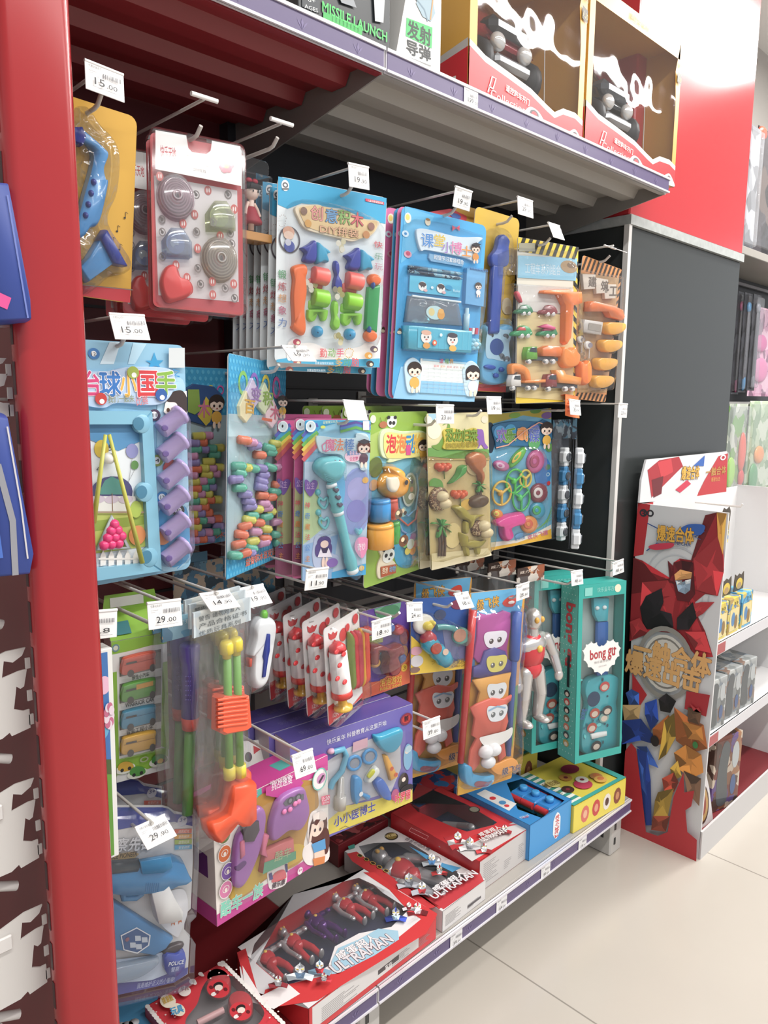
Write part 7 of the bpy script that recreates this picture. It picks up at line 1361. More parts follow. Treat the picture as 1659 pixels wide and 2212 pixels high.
p = t.part('window_film'); p.lpoly(hole, film(gloss=.06, bump=.3, haze=.06), .0005); p.done()
c = on_plane(285, 2185, 2, .22); t = Thing('blue_cloud_box', 'blue box with white cloud print in the near left corner', 'toy box', (c.x-.02, c.y-.02, .1655), (-30, 0, 0), None, .09, .055); p = t.part('box_body'); p.box(-.05, .05, -.06, .06, 0, .05, m('#3f8fc4'), .001); p.box(-.048, .048, -.058, .058, .05, .0503, m('#4a9fd0')); p.done(); p = t.part('cloud_print')
for x, y, r in ((0, 0, .012), (.012, .006, .009), (-.012, .004, .009), (.004, -.01, .009)): p.lathe((x, y, .0503), (0, 0, 1), [(0, r), (.0004, r)], m('#dfe6ea'), 14)
p.done()
# hero figure boxes
def ultra_title(t, p, a, b, c0, d0, h):
    p.text('咸蛋超人', a, b, h*.75, '#e9e6e8', off=.05, out='#5a2430', outoff=.04); p.text('ULTRAMAN', c0, d0, h, '#d9d6da', off=.05, out='#6a2430', outoff=.05)
def rectq(t, q): return [t.pt(a) for a in q]
t = Lie('figure_set_box', 'largest red and white window box of several hero figures, in front', .916, 1.0522, 1.73, .3524, .2172, .0592, ZT)
p = t.shell('#e6e3e4', '#d42a30', '#cf2a30', '#2f3350', .04); p.add([(-t.w/2+.008, .002, -.0005), (.12, .002, -.0005), (.12, t.hh-.012, -.0005), (-t.w/2+.008, t.hh-.012, -.0005)], [(0, 3, 2, 1)], '#d9d6d4')
hole = rectq(t, [(30, 620), (330, 545), (470, 610), (560, 690), (480, 770), (330, 800), (220, 860), (190, 950), (80, 1010), (-110, 1080), (-205, 1050), (-150, 850)]); t.frame(p, hole, m('#e3dfe0', .3)); p.lay = .0003
p.poly([(350, 520), (470, 600), (560, 700), (640, 750), (690, 710), (520, 610), (400, 520)], '#d22c30'); p.poly([(-120, 1150), (140, 1110), (640, 800), (690, 715), (660, 700), (500, 830), (200, 990), (-100, 1060)], '#d22c30'); p.poly([(-230, 890), (-190, 870), (-130, 1090), (-170, 1110)], '#c62a30'); p.poly([(-205, 950), (-120, 1090), (0, 1030), (60, 1080), (-60, 1150), (-190, 1110)], '#e9e5e5')
p.poly([(205, 930), (235, 870), (330, 830), (420, 780), (510, 790), (515, 830), (400, 905), (240, 985), (205, 990)], '#9cc4d8')
ultra_title(t, p, (240, 925), (420, 828), (228, 990), (492, 838), 62)
for x, y, s, a, b in ((600, 700, 38, '#b8303a', '#c9c4c8'), (560, 690, 24, '#c9c4c8', '#8a2a34'), (500, 735, 40, '#3a4fb0', '#a9c8e6'), (150, 985, 42, '#8fb8d4', '#b5303a'), (60, 1010, 50, '#b9c4cc', '#6f8fae'), (170, 1035, 28, '#b5303a', '#c9c4c8'), (-40, 1060, 36, '#8a2a34', '#a9a4a8')): mech(p, x, y, s, a, b)
p.text('合金骑士', (585, 755), (640, 725), 20, '#8a2a34'); W = t.w; spec(t, p, -W/2+.03, -W/2+.13); spec(t, p, .04, .10, 6); spec(t, p, .12, .155, 5)
p.add([(.0, t.hh-.02, -.0006), (.06, t.hh-.02, -.0006), (.06, t.hh-.03, -.0006), (.0, t.hh-.03, -.0006)], [(0, 3, 2, 1)], '#4a4446'); front_text(t, p, '警告', .02, .04, .021, .007, '#e6e2e0', .02); p.done()
for (x, y), mt, lm in (((400, 640), REDH, SVH), ((300, 680), REDH, SVH), ((170, 760), PURH, PURH), ((60, 850), REDH, SVH), ((-60, 930), REDH, SVH)):
    q = t.pt((x, y), -.02); hero(t, q[0], q[1]-.055, .125, mt, lm, SVH if mt is REDH else PURH, lie=-.024, pose=1)
p = t.part('window_film'); p.lpoly(hole, film(gloss=.10, bump=.35, scale=14, haze=.05), .0003); p.done()
t = Lie('hero_figure_box', 'middle white edged window box of one hero figure, title across its near corner', 1.1911, 1.1073, 1.61, .154, .3077, .0495, ZT)
p = t.shell('#e3e0e0', '#d9d6d6', '#d5d2d0', '#2a2c48', .035); hole = rectq(t, [(330, 400), (400, 385), (560, 380), (640, 430), (690, 470), (830, 540), (700, 600), (600, 620), (480, 560), (390, 500)]); t.frame(p, hole, m('#e0dcdc', .3)); p.lay = .0003
p.poly([(275, 435), (320, 425), (480, 540), (640, 640), (700, 690), (720, 670), (640, 690), (300, 470)], '#c92c32'); p.poly([(640, 640), (880, 510), (905, 560), (720, 690)], '#c2303a'); p.poly([(560, 400), (720, 480), (800, 500), (760, 520), (640, 460)], '#4a9fd0'); p.ell((480, 355), 44, 26, '#3a2f22'); p.ell((480, 355), 36, 20, '#8a7434'); p.text('收藏', (455, 362), (505, 352), 16, '#e6cf8c', off=.02)
for i in range(5): p.ell((335+i*30, 445+i*18), 15, 13, '#c9a03c'); p.ell((335+i*30, 445+i*18), 11, 10, '#3a2a1c')
p.text('合金可动人偶', (540, 372), (650, 425), 20, '#4a4a5a'); p.poly([(280, 405), (310, 395), (312, 412), (284, 420)], '#3f9a8a')
for x, y, s, a, b in ((560, 575, 44, '#b9bcc4', '#8a8f9a'), (665, 480, 36, '#bfc4cc', '#4a7fb4'), (700, 530, 30, '#c83a3c', '#d9dce2'), (620, 620, 40, '#a9acb4', '#b8343c')): mech(p, x, y, s, a, b)
ultra_title(t, p, (680, 628), (820, 545), (680, 665), (878, 548), 40); W = t.w; spec(t, p, -W/2+.01, -.01); spec(t, p, .01, .05, 4); p.add([(.01, t.hh-.012, -.0006), (.06, t.hh-.012, -.0006), (.06, t.hh-.018, -.0006), (.01, t.hh-.018, -.0006)], [(0, 3, 2, 1)], '#5a5456'); p.done()
hero(t, -.004, .03, .255, REDH, SVH, SVH, lie=-.026); p = t.part('window_film'); p.lpoly(hole, film(gloss=.08, bump=.2, scale=14, haze=.05), .0003); p.done()
# turn the figure: head lies at the far end
t = Lie('hero_figure_box', 'red window box of one hero figure with a plain grey front, beside the train box', 1.3718, 1.1229, .72, .1917, .2866, .0807, ZT)
p = t.shell('#c9262e', '#cf2830', '#c6c2c0', '#1f4a7a', .06); hole = rectq(t, [(560, 200), (600, 110), (830, 210), (965, 290), (880, 350), (760, 310), (600, 240)]); t.frame(p, hole, m('#d02a30', .3)); p.lay = .0003
p.poly([(850, 470), (1105, 320), (1040, 290), (960, 330), (830, 400), (780, 420)], '#cfcac8'); p.poly([(760, 420), (860, 350), (1060, 300), (960, 300), (720, 360)], '#c93038'); p.ell((860, 232), 36, 24, '#3a342c'); p.ell((860, 232), 30, 18, '#8a8474')
for x, y, s, a, b in ((785, 375, 38, '#d9d6d6', '#c83a40'), (840, 405, 40, '#bcb8ba', '#8f8b90'), (905, 425, 30, '#c83a40', '#d9d6d6'), (1000, 340, 26, '#b8303a', '#c9c4c6')): mech(p, x, y, s, a, b)
p.line([(570, 330), (650, 370), (640, 385), (560, 345), (570, 330)], .001, '#e2a4a4'); p.text('咸蛋超人', (890, 370), (985, 330), 24, '#e2dcd8', off=.04); p.text('ULTRAMAN', (900, 395), (1010, 350), 28, '#e6e2e0', off=.05, out='#9a2a30', outoff=.04); W = t.w; spec(t, p, -W/2+.015, -.02, 11); spec(t, p, .0, .03, 5); spec(t, p, .06, .085, 8); p.done()
hero(t, -.03, .03, .235, REDH, SVH, SVH, lie=-.04); p = t.part('window_film'); p.lpoly(hole, film(gloss=.05, haze=.04), .0003); p.done()
t = Lie('dark_red_box', 'dark red box lying behind the white edged hero box', 1.19, 1.335, 0, .17, .12, .06, ZT); p = t.shell('#8a1f26', '#7a1a22'); p.lpoly([(-.08, .005), (.08, .005), (.08, .115), (-.08, .115)], busy(('#8a1f26', '#5a1218', '#a84a4c', '#3a1216'), 40), .0006); p.done()
# train boxes
t = Lie('train_box', 'blue box of a toy train with red wheels, left of the yellow doughnut box', 1.559, 1.0935, -1.27, .1833, .25, .0954, ZT)
p = t.shell('#3a94d0', '#2f8cd0', '#3a98d8', '#2f7a48', .05); hole = rectq(t, [(1010, 110), (1080, 90), (1275, 190), (1170, 270), (1060, 230)]); t.frame(p, hole, m('#2f86c8', .35)); p.lay = .0003
p.poly([(870, 160), (910, 140), (1055, 205), (1020, 238)], '#e3e2e0'); p.ell((945, 180), 22, 12, '#d8303a'); p.ell((990, 200), 24, 14, '#4a8fc4'); p.ell((1010, 215), 16, 10, '#d8303a'); p.text('托马斯小火车', (1075, 275), (1115, 262), 14, '#e6eef2'); p.text('小火车', (1085, 275), (1112, 268), 12, '#d83a44', off=.03)
W = t.w; V_, F2, a0, a1, h1 = glyphs('托马斯小火车', .03); p.add([(.034-y/h1*.016, t.hh-.015-(x-a0)/(a1-a0)*.062, -.0012) for x, y in V_], F2, '#d8403c'); p.add([(.026+.016*math.cos(i*.5236)*(1+.15*(i % 2)), t.hh/2+.037*math.sin(i*.5236), -.0008) for i in range(12)], [tuple(range(12))], '#e9eef2'); p.done()
for i, (x, y) in enumerate(((1085, 160), (1140, 185), (1205, 215))):
    p = t.part('train_car', None, 'blue toy train carriage'); a, b = t.pt((x, y), -.02); p.box(a-.03, a+.03, .008, .045, b-.022, b+.022, m('#2a86d0', .3, 0, .3), .004); p.lathe((a, .008, b), (0, -1, 0), [(0, .011), (.012, .011), (.013, .008)], m('#3fa0e0', .3), 14); p.tube([(a-.034, .02, b-.018), (a-.034, .02, b+.018)], .009, m('#c82c36', .3), 10); p.tube([(a+.034, .02, b-.018), (a+.034, .02, b+.018)], .009, m('#c82c36', .3), 10); p.done()
t = Lie('train_box', 'dark blue train box with red edge lying behind the golf set', 1.50, 1.30, 0, .30, .13, .075, ZT); p = t.shell('#1f5fa8', '#c92c3a'); p.lpoly([(-.147, .004), (.147, .004), (.147, .126), (-.147, .126)], busy(('#1f5fa8', '#1a4a86', '#2f7fc0', '#c92c3a'), 30), .0006); p.done()
# doughnut boxes
t = Lie('doughnut_box', 'front yellow doughnut maker box with teal corner at the end of the shelf', 1.777, 1.0468, -4.77, .2414, .1966, .0762, ZT, 'yellow doughnut boxes')
p = t.shell('#e8cf2c', '#e0c832', '#e6d23c'); W, D = t.w, t.h; p.clip = (-W/2, W/2, 0, D); p.lpoly([(-W/2, 0), (W/2, 0), (W/2, D), (-W/2, D)], m('#e3d03c', .3), .0002); p.lay = .0004
for i in range(9): z = D-i*.022; p.lpoly([(-W/2, z), (-W/2+.05, z), (-W/2+.05, z-.011), (-W/2, z-.011)], '#f0efe6'); p.lpoly([(-W/2, z-.011), (-W/2+.05, z-.011), (-W/2+.05, z-.022), (-W/2, z-.022)], '#3a9a8a')
p.lpoly([(W/2-.022, 0), (W/2, 0), (W/2, D), (W/2-.022, D)], '#37aaa0'); p.lpoly([(-W/2, 0), (W/2, 0), (W/2, .012), (-W/2, .012)], '#37aaa0')
p.ell((1300, 50), 62, 30, '#9a2a4a'); p.ell((1360, 120), 60, 34, '#c93a5a')
for x, y, c_, k in ((1280, 90, '#d8953c', 1), (1355, 100, '#ece6de', 1), (1290, 145, '#4a2c24', 1), (1420, 85, '#c98a4c', 0), (1440, 100, '#e2b04c', 0)): p.ell((x, y), 40, 24, c_); (p.ell((x, y), 14, 8, '#8a2a3a') if k else p.ell((x, y-4), 24, 12, '#d87a3c'))
p.ell((1220, 120), 40, 30, '#e2d27c'); p.text('甜甜圈', (1190, 140), (1255, 118), 26, '#8a6a2c', off=.03); p.text('创意彩泥套装', (1215, 160), (1265, 172), 14, '#6a5a2c')
for i, (c_, c2) in enumerate((('#d86a5c', '#e8b08c'), ('#c8403c', '#e29a7a'), ('#e6ded4', '#5a3a30'), ('#8a4a34', '#c98a5c'))):
    x = -.07+i*.05; L = [(x+.018*math.cos(a*.6283), t.hh*.5+.024*math.sin(a*.6283), -.0008) for a in range(10)]; p.add(L, [tuple(range(10))], c_); p.add([(x+.009*math.cos(a*.6283), t.hh*.5+.012*math.sin(a*.6283), -.001) for a in range(10)], [tuple(range(10))], c2)
p.done()
q = copy_tree(t.o, (-.10, .23, .0), 'yellow doughnut box at the back, beneath the teal guitar boxes'); q.scale = (1, 1, 1.5)
# ---------------------------------------------------------------- boxes on the high shelf
ZH = (2.517, 1000, 0); ZG = (2.765, 500, 0)
def highbox(name, label, X0, X1, Y0, Y1, h, group=None, z=ZH):
    t = Thing(name, label, 'toy box', ((X0+X1)/2, Y0, 1.8505), (0, 0, 0), group, X1-X0, h); t.Z(*z); return t
def px_x(px, py, Y=.955): return on_plane(px, py, 1, Y).x
YW, RB_ = m('#dba43a', .35), m('#cf2530', .3)
SHINE = film(gloss=.14, bump=.42, scale=4.2, rough=.03, haze=.02)
for k, (px0, px1, lb) in enumerate(((1010, 1256, 'left yellow window box with a red toy car on the high shelf'), (1262, 1456, 'right yellow window box with a black toy car on the high shelf'))):
    X0, X1 = px_x(px0, 230+k*60), px_x(px1, 300+k*90); t = highbox('window_car_box', lb, X0, X1, .955, 1.2, .34, 'yellow window boxes'); W, H = t.w, t.h
    p = t.part('box_shell'); p.box(-W/2, W/2, .235, .237, 0, H, YW); p.box(-W/2, -W/2+.001, 0, .237, 0, H, YW); p.box(W/2-.001, W/2, 0, .237, 0, H, YW); p.box(-W/2, W/2, 0, .237, 0, .002, YW); p.box(-W/2, W/2, 0, .237, H-.001, H, YW)
    L, R_, B, T_ = -W/2+.022, W/2-.02, .05, H-.035
    for q in ([(-W/2, 0), (L, 0), (L, H), (-W/2, H)], [(R_, 0), (W/2, 0), (W/2, H), (R_+.008, H), (R_-.01, H*.8), (R_, H*.6)], [(L, T_), (R_+.01, T_), (R_+.01, H), (L, H)]): p.slab(None, 0, .0008, YW, L=q)
    wave = [(-W/2, .085), (-W*.38, .07), (-W*.2, .062), (0, .052), (W*.15, .036), (W*.22, .03), (W*.3, .045), (W*.42, .048), (W/2, .04)]
    p.slab(None, -.001, .0012, m('#d9d4ce', .3), L=[(-W/2, 0), (W/2, 0)]+[(x, z+.012) for x, z in wave[::-1]]); p.slab(None, -.001, .0018, RB_, L=[(-W/2, 0), (W/2, 0)]+wave[::-1]); p.lay = .0022; p.raw = 1
    p.poly(loft([(-W*.1, .0), (-.02, .018), (.0, .03), (.03, .026), (.06, .006), (.07, 0)]), '#e4e2e0'); p.ell((.012, .018), .016, .009, '#5a5658'); p.ell((.012, .018), .010, .006, '#c8303a')
    p.poly(loft([(W*.3, .0), (W*.36, .016), (W*.42, .026), (W*.47, .015), (W*.49, 0)]), '#e4e2e0'); p.ell((W*.42, .014), .010, .007, '#5a5658'); p.ell((W*.42, .014), .006, .004, '#c8303a')
    p.line([(-W*.36, .02), (-W*.33, .05), (-W*.30, .05), (-W*.32, .03), (-W*.35, .03)], .003, '#efe6e2'); p.text('遥控跑车开门', (-W*.22, .038), (-W*.02, .030), .011, '#f0e6e0', off=.03); p.text('Collection', (-W*.34, .014), (-W*.05, .010), .014, '#e8b8b8')
    p.text('SPORT', (R_+.001, H-.05), (W/2-.001, H-.056), .014, '#8a6a2a', off=.03); p.lpoly([(R_-.004, H-.09), (W/2-.003, H-.095), (W/2-.003, H-.07), (R_-.004, H-.065)], '#4a4234'); p.text('1:10', (R_-.002, H-.086), (W/2-.004, H-.090), .012, '#e0c88a'); p.text('遥控车系列', (-.05, H-.02), (.05, H-.024), .014, '#a8823c', off=.02); p.raw = 0; p.done()
    p = t.part('side_print'); x = -W/2-.0006; p.add([(x, .002, 0), (x, .23, 0), (x, .23, .06), (x, .1, .068), (x, .002, .085)], [(0, 4, 3, 2, 1)], RB_); p.add([(x, .002, .085), (x, .1, .068), (x, .23, .06), (x, .23, .07), (x, .1, .08), (x, .002, .10)], [(0, 5, 4, 3, 2, 1)], m('#bdb8b4')); V_, F2, a0, a1, h1 = glyphs('可开门', .03); p.add([(x-.0004, .13-.1*(xx-a0)/(a1-a0), .02+.022*yy/h1) for xx, yy in V_], F2, '#e8dcd6'); p.done()
    body, glass = ((m('#8f1f2c', .12, 0, .8), m('#2f3238', .1)), (m('#1f2226', .12, 0, .8), m('#4a4f56', .1)))[k]
    p = t.part('toy_car', None, 'glossy red toy sports car' if k == 0 else 'glossy black toy sports car')
    def sec(y, ws, zs): return [(w_, y, z_) for w_, z_ in zip(ws, zs)]
    prof = [(.045, .07, .10), (.06, .075, .125), (.10, .078, .15), (.14, .07, .20), (.17, .06, .215), (.21, .06, .205)]; n = 12; V = []
    for y, hw, zt in prof: V += [(-.012+hw*1.15*math.cos(math.pi*2*i/n), y, .15+(zt-.09)*.9*math.sin(math.pi*2*i/n)+(zt-.1)*.35) for i in range(n)]
    p.add(V, [(j*n+i, j*n+(i+1) % n, (j+1)*n+(i+1) % n, (j+1)*n+i) for j in range(len(prof)-1) for i in range(n)]+[tuple(range(n))], body, 1); p.box(-.075, .05, .038, .09, .16, .20, glass, .014); p.box(-.07, .045, .03, .06, .10, .125, m('#b9bcc0', .2, .6), .008)
    for s in (-1, 1): p.ball((-.015+s*.045, .04, .145), .02, .014, .018, m('#e8e6e2', .1, .4))
    p.done(); car_ = p
    for s in (-1, 1): q = t.part('wheel', car_.o); q.lathe((-.012+s*.083, .07, .11), (s, 0, 0), [(-.01, .042), (.008, .042), (.009, .03)], m('#26262a', .5), 16); q.lathe((-.012+s*.0915, .07, .11), (s, 0, 0), [(0, .026), (.002, .022)], m('#c9c9cc', .2, .7), 12); q.done()
    p = t.part('controller'); p.box(R_-.06, R_-.02, .05, .09, .05, .085, m('#2c2d31', .3), .008); p.tube([(R_-.04, .06, .085), (R_-.045, .06, .20)], .001, m('#d9d9d6')); p.done()
    p = t.part('window_film'); N = 14; q0 = .046
    V = [(L+(R_-L)*i/N, -.0004, q0+(T_-q0)*j/N) for j in range(N+1) for i in range(N+1)]; p.add(V, [(j*(N+1)+i, j*(N+1)+i+1, (j+1)*(N+1)+i+1, (j+1)*(N+1)+i) for j in range(N) for i in range(N)], SHINE, 1); p.done()
X0, X1 = px_x(640, 20), px_x(838, 100)
t = highbox('missile_toy_box', 'dark toy box lettered MISSILE LAUNCH in green on the high shelf', X0, X1, .95, 1.2, .2, None, ZG); W, H = t.w, t.h
p = t.part('box_body'); p.box(-W/2, W/2, .0004, .2, 0, H, m('#23282c', .35), .001); p.lay = .0006; p.clip = (-W/2, W/2, 0, H)
p.poly([(420, -20), (520, 0), (525, 80), (420, 40)], '#3a3f44'); p.text('AGES', (435, 48), (515, 78), 24, '#c9cccc', off=.02); p.text('8+', (455, 10), (500, 22), 26, '#c9cccc', off=.02); p.poly([(545, 70), (780, 165), (775, 220), (545, 118)], '#2fae4c'); p.text('MISSILE LAUNCH', (540, 68), (925, 252), 62, '#3fdc5c', off=.03)
for i in range(8): p.line([(600+i*22, 98+i*9), (600+i*22, 128+i*9)], .001, '#23803a')
p.poly([(620, -60), (700, -60), (740, 50), (650, 20)], '#8f9499'); p.poly([(840, -60), (910, -30), (900, 140), (850, 130)], '#b9bdc0'); p.poly([(850, 40), (885, 52), (885, 120), (852, 110)], '#dfe2e2'); p.done()
p = t.part('launcher'); 
for i in range(3): p.lathe((-.05+i*.05, -.0004, .11+.01*i), (0, 0, 1), [(0, .012), (.04, .016), (.07, .012)], m('#9da2a6', .3, .3), 12)
p.done()
X0, X1 = px_x(848, 120), px_x(946, 150)
t = highbox('missile_card_box', 'white sloping sided pack with green 发射 lettering on the high shelf', X0, X1, .95, 1.2, .17, None, ZG); W, H = t.w, t.h
p = t.part('box_body'); V = [(-W/2, 0, 0), (W/2, 0, 0), (W/2, 0, H), (-W/2+.04, 0, H)]; V += [(x, .16, z) for x, y, z in V]; p.add(V, [(0, 1, 2, 3), (1, 5, 6, 2), (4, 0, 3, 7), (7, 6, 5, 4), (3, 2, 6, 7), (0, 4, 5, 1)], m('#d9d8d4', .35)); p.lay = .0003
p.poly([(1045, 105), (1200, 165), (1195, 290), (1040, 215)], '#35b45c'); p.text('发射', (1050, 208), (1190, 272), 95, '#1f2f24', off=.04); p.text('导弹', (1045, 310), (1190, 365), 78, '#2f3234', off=.03); p.line([(1050, 340), (1190, 395)], .001, '#777'); p.poly([(1100, 20), (1130, -40), (1200, 0), (1215, 80), (1190, 130), (1140, 100)], '#8fa8b4'); p.line([(1090, -20), (1150, 60), (1170, 130)], .003, '#6a8494'); p.line([(1200, 0), (1185, 120)], .003, '#c98a4c'); p.done()
p = t.part('side_window'); p.box(W/2, W/2+.002, .01, .15, .01, H-.01, m('#3f3a3c', .2)); p.done()
# ---------------------------------------------------------------- cardboard floor display on the right
SX, SY0, SY1, SE = 2.04, .775, 1.02, 2.75
t = Thing('floor_display', 'red and white cardboard floor display with robot artwork on its side', 'display stand', (2.4, .9, 0)); CARDW = m('#d7d6d6', .45); CR_ = m('#b8222c', .4)
side = Thing('tmp', '', '', (SX, .9, 0), (-90, 0, 0)); side.w = .24    # local frame of the side face
side.Z(2.354, 1320, 960)
def spart(name, label=None):
    p = PB(name, side, t.o, label); d0 = p.done
    def fin():
        Mx = t.M.inverted() @ side.M; p.v = [tuple(Mx @ Vector(v)) for v in p.v]; return d0()
    p.done = fin; return p
p = spart('side_panel'); O = [(137, 298), (600, 348), (445, 2120), (62, 1945)]; p.slab(O, -.006, 0, m('#cfd0d2', .4), CARDW); p.lay = .0004
p.poly([(137, 298), (200, 305), (165, 560), (115, 570)], CR_); p.ring((165, 348), 12, 20, m('#2f2c34')); p.ring((200, 350), 10, 18, m('#2f2c34')); p.text('3', (152, 362), (176, 364), 26, '#2f2c34', off=.04)
p.ring((330, 740), 170, 176, m('#b9bcc2'), asp=1.25); p.ring((330, 740), 140, 144, m('#bfc2c8'), asp=1.25)
RA, RB2, RC, BK = '#a81f2a', '#c8323a', '#6a1620', '#241d22'
for pts, c_ in (([(115, 575), (160, 590), (205, 650), (240, 690), (300, 680), (320, 600), (350, 580), (420, 590), (440, 520), (480, 360), (540, 345), (570, 440), (575, 640), (545, 770), (480, 760), (430, 800), (420, 900), (480, 950), (520, 1080), (440, 1080), (330, 960), (220, 950), (95, 1000), (105, 760)], RA), ([(160, 700), (290, 690), (330, 760), (310, 900), (230, 900), (150, 820)], RB2), ([(290, 590), (340, 640), (330, 700), (300, 690)], RC), ([(420, 580), (560, 450), (575, 650), (540, 770), (440, 740)], RB2), ([(540, 345), (590, 352), (570, 560), (545, 470)], '#d89a3c'), ([(150, 830), (180, 770), (260, 730), (270, 800), (250, 850), (310, 860), (320, 930), (170, 940)], BK), ([(320, 600), (360, 590), (420, 600), (430, 760), (400, 800), (340, 790), (320, 700)], RC), ([(325, 660), (355, 635), (415, 650), (410, 680), (330, 690)], '#e0a05c'), ([(330, 690), (360, 700), (410, 685), (405, 740), (380, 760), (345, 745)], '#9fb8d0'), ([(335, 690), (365, 690), (362, 710), (340, 712)], '#e6f2fa'), ([(380, 690), (410, 684), (405, 705), (383, 710)], '#e6f2fa'), ([(380, 820), (460, 800), (530, 800), (470, 860), (400, 900)], RB2), ([(340, 880), (420, 800), (440, 880), (400, 940), (340, 940)], BK), ([(380, 950), (480, 950), (515, 1060), (430, 1040)], RB2), ([(100, 900), (150, 880), (200, 960), (110, 990)], RB2)): facet(p, pts, c_)
for a, b in (((190, 400), (250, 430)), ((185, 540), (240, 500)), ((480, 440), (430, 470))): p.line([a, b, (b[0]+30, b[1]+12)], .003, '#2a4a8a')
p.poly(loft([(195, 520), (230, 505), (320, 500), (310, 525), (230, 535)]), '#c82c4a'); p.poly(loft([(350, 440), (400, 405), (480, 410), (470, 450), (440, 460)]), '#2f5fae')
p.text('爆速合体', (240, 480), (425, 500), 72, '#e2a82c', off=.05, out='#2c2430', outoff=.04); p.text('MECHA', (330, 508), (410, 518), 18, '#3a4a7a', off=.03)
p.ring((280, 1110), 130, 150, m('#8f8a84'), asp=1.25); p.ell((280, 1110), 120, 145, '#cfc9c0'); p.ring((280, 1110), 96, 104, m('#7f7a74'), asp=1.25)
p.text('一触合体', (120, 1075), (510, 1180), 105, '#dfa862', off=.07, out='#7a4c24', outoff=.02); p.text('爆速出击', (80, 1140), (455, 1255), 105, '#dfa862', off=.07, out='#7a4c24', outoff=.02)
BA, BB, OA, OB, OC = '#24459c', '#3a66c0', '#a85c24', '#c9812f', '#b8942f'
p.poly([(115, 1160), (190, 1270), (150, 1330), (115, 1250)], CR_); p.poly([(390, 1250), (510, 1270), (490, 1380), (380, 1340)], RA)
for pts, c_ in (([(82, 1260), (110, 1240), (150, 1260), (150, 1320), (105, 1330)], BB), ([(65, 1320), (160, 1320), (150, 1390), (75, 1400)], '#a88a5c'), ([(62, 1400), (160, 1390), (220, 1470), (230, 1520), (160, 1500), (60, 1520)], BA), ([(180, 1310), (240, 1290), (250, 1400), (210, 1450), (180, 1370)], BA), ([(135, 1530), (190, 1530), (230, 1600), (250, 1640), (200, 1620), (185, 1560)], BB), ([(140, 1540), (190, 1560), (210, 1700), (215, 1930), (185, 1930), (160, 1740)], BA), ([(150, 1600), (175, 1640), (190, 1780), (165, 1740)], BB), ([(250, 1290), (290, 1260), (340, 1300), (310, 1360), (260, 1350)], BK), ([(220, 1440), (300, 1370), (330, 1400), (310, 1500), (230, 1530)], OA), ([(280, 1400), (330, 1360), (340, 1480), (290, 1570), (250, 1600)], OC), ([(330, 1330), (400, 1380), (480, 1420), (500, 1540), (420, 1560), (340, 1500)], OA), ([(370, 1400), (470, 1430), (480, 1500), (400, 1490)], OB), ([(400, 1330), (470, 1350), (460, 1420), (400, 1400)], '#6a4a34'), ([(410, 1310), (430, 1350), (455, 1330), (470, 1360)], RB2), ([(330, 1560), (390, 1520), (470, 1570), (480, 1660), (420, 1690), (350, 1640)], OB), ([(310, 1640), (350, 1600), (370, 1680), (330, 1700)], OC), ([(270, 1690), (330, 1660), (355, 1710), (330, 1760), (280, 1750)], '#b8442c'), ([(250, 1760), (330, 1740), (300, 1880), (225, 1890), (235, 1800)], OC), ([(225, 1880), (310, 1880), (290, 1960), (215, 1950)], '#8a3a24'), ([(380, 1650), (470, 1690), (460, 1830), (400, 1760)], '#7a5a44')): facet(p, pts, c_)
p.ell((235, 1500), 22, 28, BK); p.ell((440, 1520), 14, 18, '#2f7a3c')
p.poly([(85, 1550), (115, 1510), (140, 1540), (165, 1730), (190, 1960), (250, 1980), (300, 1960), (330, 1780), (380, 1660), (385, 1760), (435, 1750), (420, 1830), (390, 1850), (400, 1960), (448, 2000), (445, 2120), (62, 1945)], CR_); p.clip = None; p.done()
def fbox(p, x0, x1, y0, y1, z0, z1, mt, b=0): return p.box(x0-2.4, x1-2.4, y0-.9, y1-.9, z0, z1, mt, b)
ztop = on_plane(1573, 1107, 0, SX).z; hz0 = on_plane(1380, 1090, 1, SY1).z; hz1 = on_plane(1392, 992, 1, SY1).z; hx = on_plane(1570, 1040, 1, SY1).x
hd = Thing('tmp2', '', '', (SX, SY1, 0)); hd.Z(2.354, 1320, 960)
p = PB('header_board', hd, t.o); d0 = p.done
p.slab([(140, 296), (150, 180), (175, 78), (585, 36), (590, 60), (580, 250), (360, 280)], -.003, .003, m('#d2d2d4', .4)); p.lay = .0034
for pts, c_ in (([(180, 130), (240, 80), (340, 62), (360, 110), (300, 170), (240, 230), (200, 270), (190, 200)], RA), ([(230, 90), (300, 72), (310, 140), (250, 170)], RB2), ([(200, 180), (260, 160), (250, 250), (210, 270)], RC), ([(540, 60), (588, 45), (580, 240), (430, 262), (470, 180)], CR_), ([(320, 230), (380, 180), (400, 200), (345, 245)], '#c82c4a'), ([(410, 110), (470, 55), (465, 110)], '#2f5fae')): p.poly(pts, c_)
p.text('爆速合体', (350, 175), (440, 168), 62, '#e2a82c', off=.05, out='#2c2430', outoff=.04); p.text('一触合体', (475, 160), (575, 145), 40, '#b8863c', off=.05); p.text('爆速出击', (500, 188), (545, 183), 20, '#d8a04c'); p.ring((562, 66), 8, 14, m('#e6e0e0'))
Mx = t.M.inverted() @ hd.M; p.v = [tuple(Mx @ Vector(v)) for v in p.v]; p.done()
for q in (side.o, hd.o): bpy.data.objects.remove(q)
p = t.part('back_board'); fbox(p, SX+.005, SX+.07, SY1-.004, SY1, .03, hz0, CR_); fbox(p, SX+.07, SE, SY1-.004, SY1, .03, hz0-.0, CARDW); p.raw = 1
for r in (.08, .12, .14):
    p.tube([(.12+r*math.cos(a*.3142), SY1-.006-.9, .76+r*math.sin(a*.3142)) for a in range(20)], .0015, m('#b5b8bf'), 5, 1)
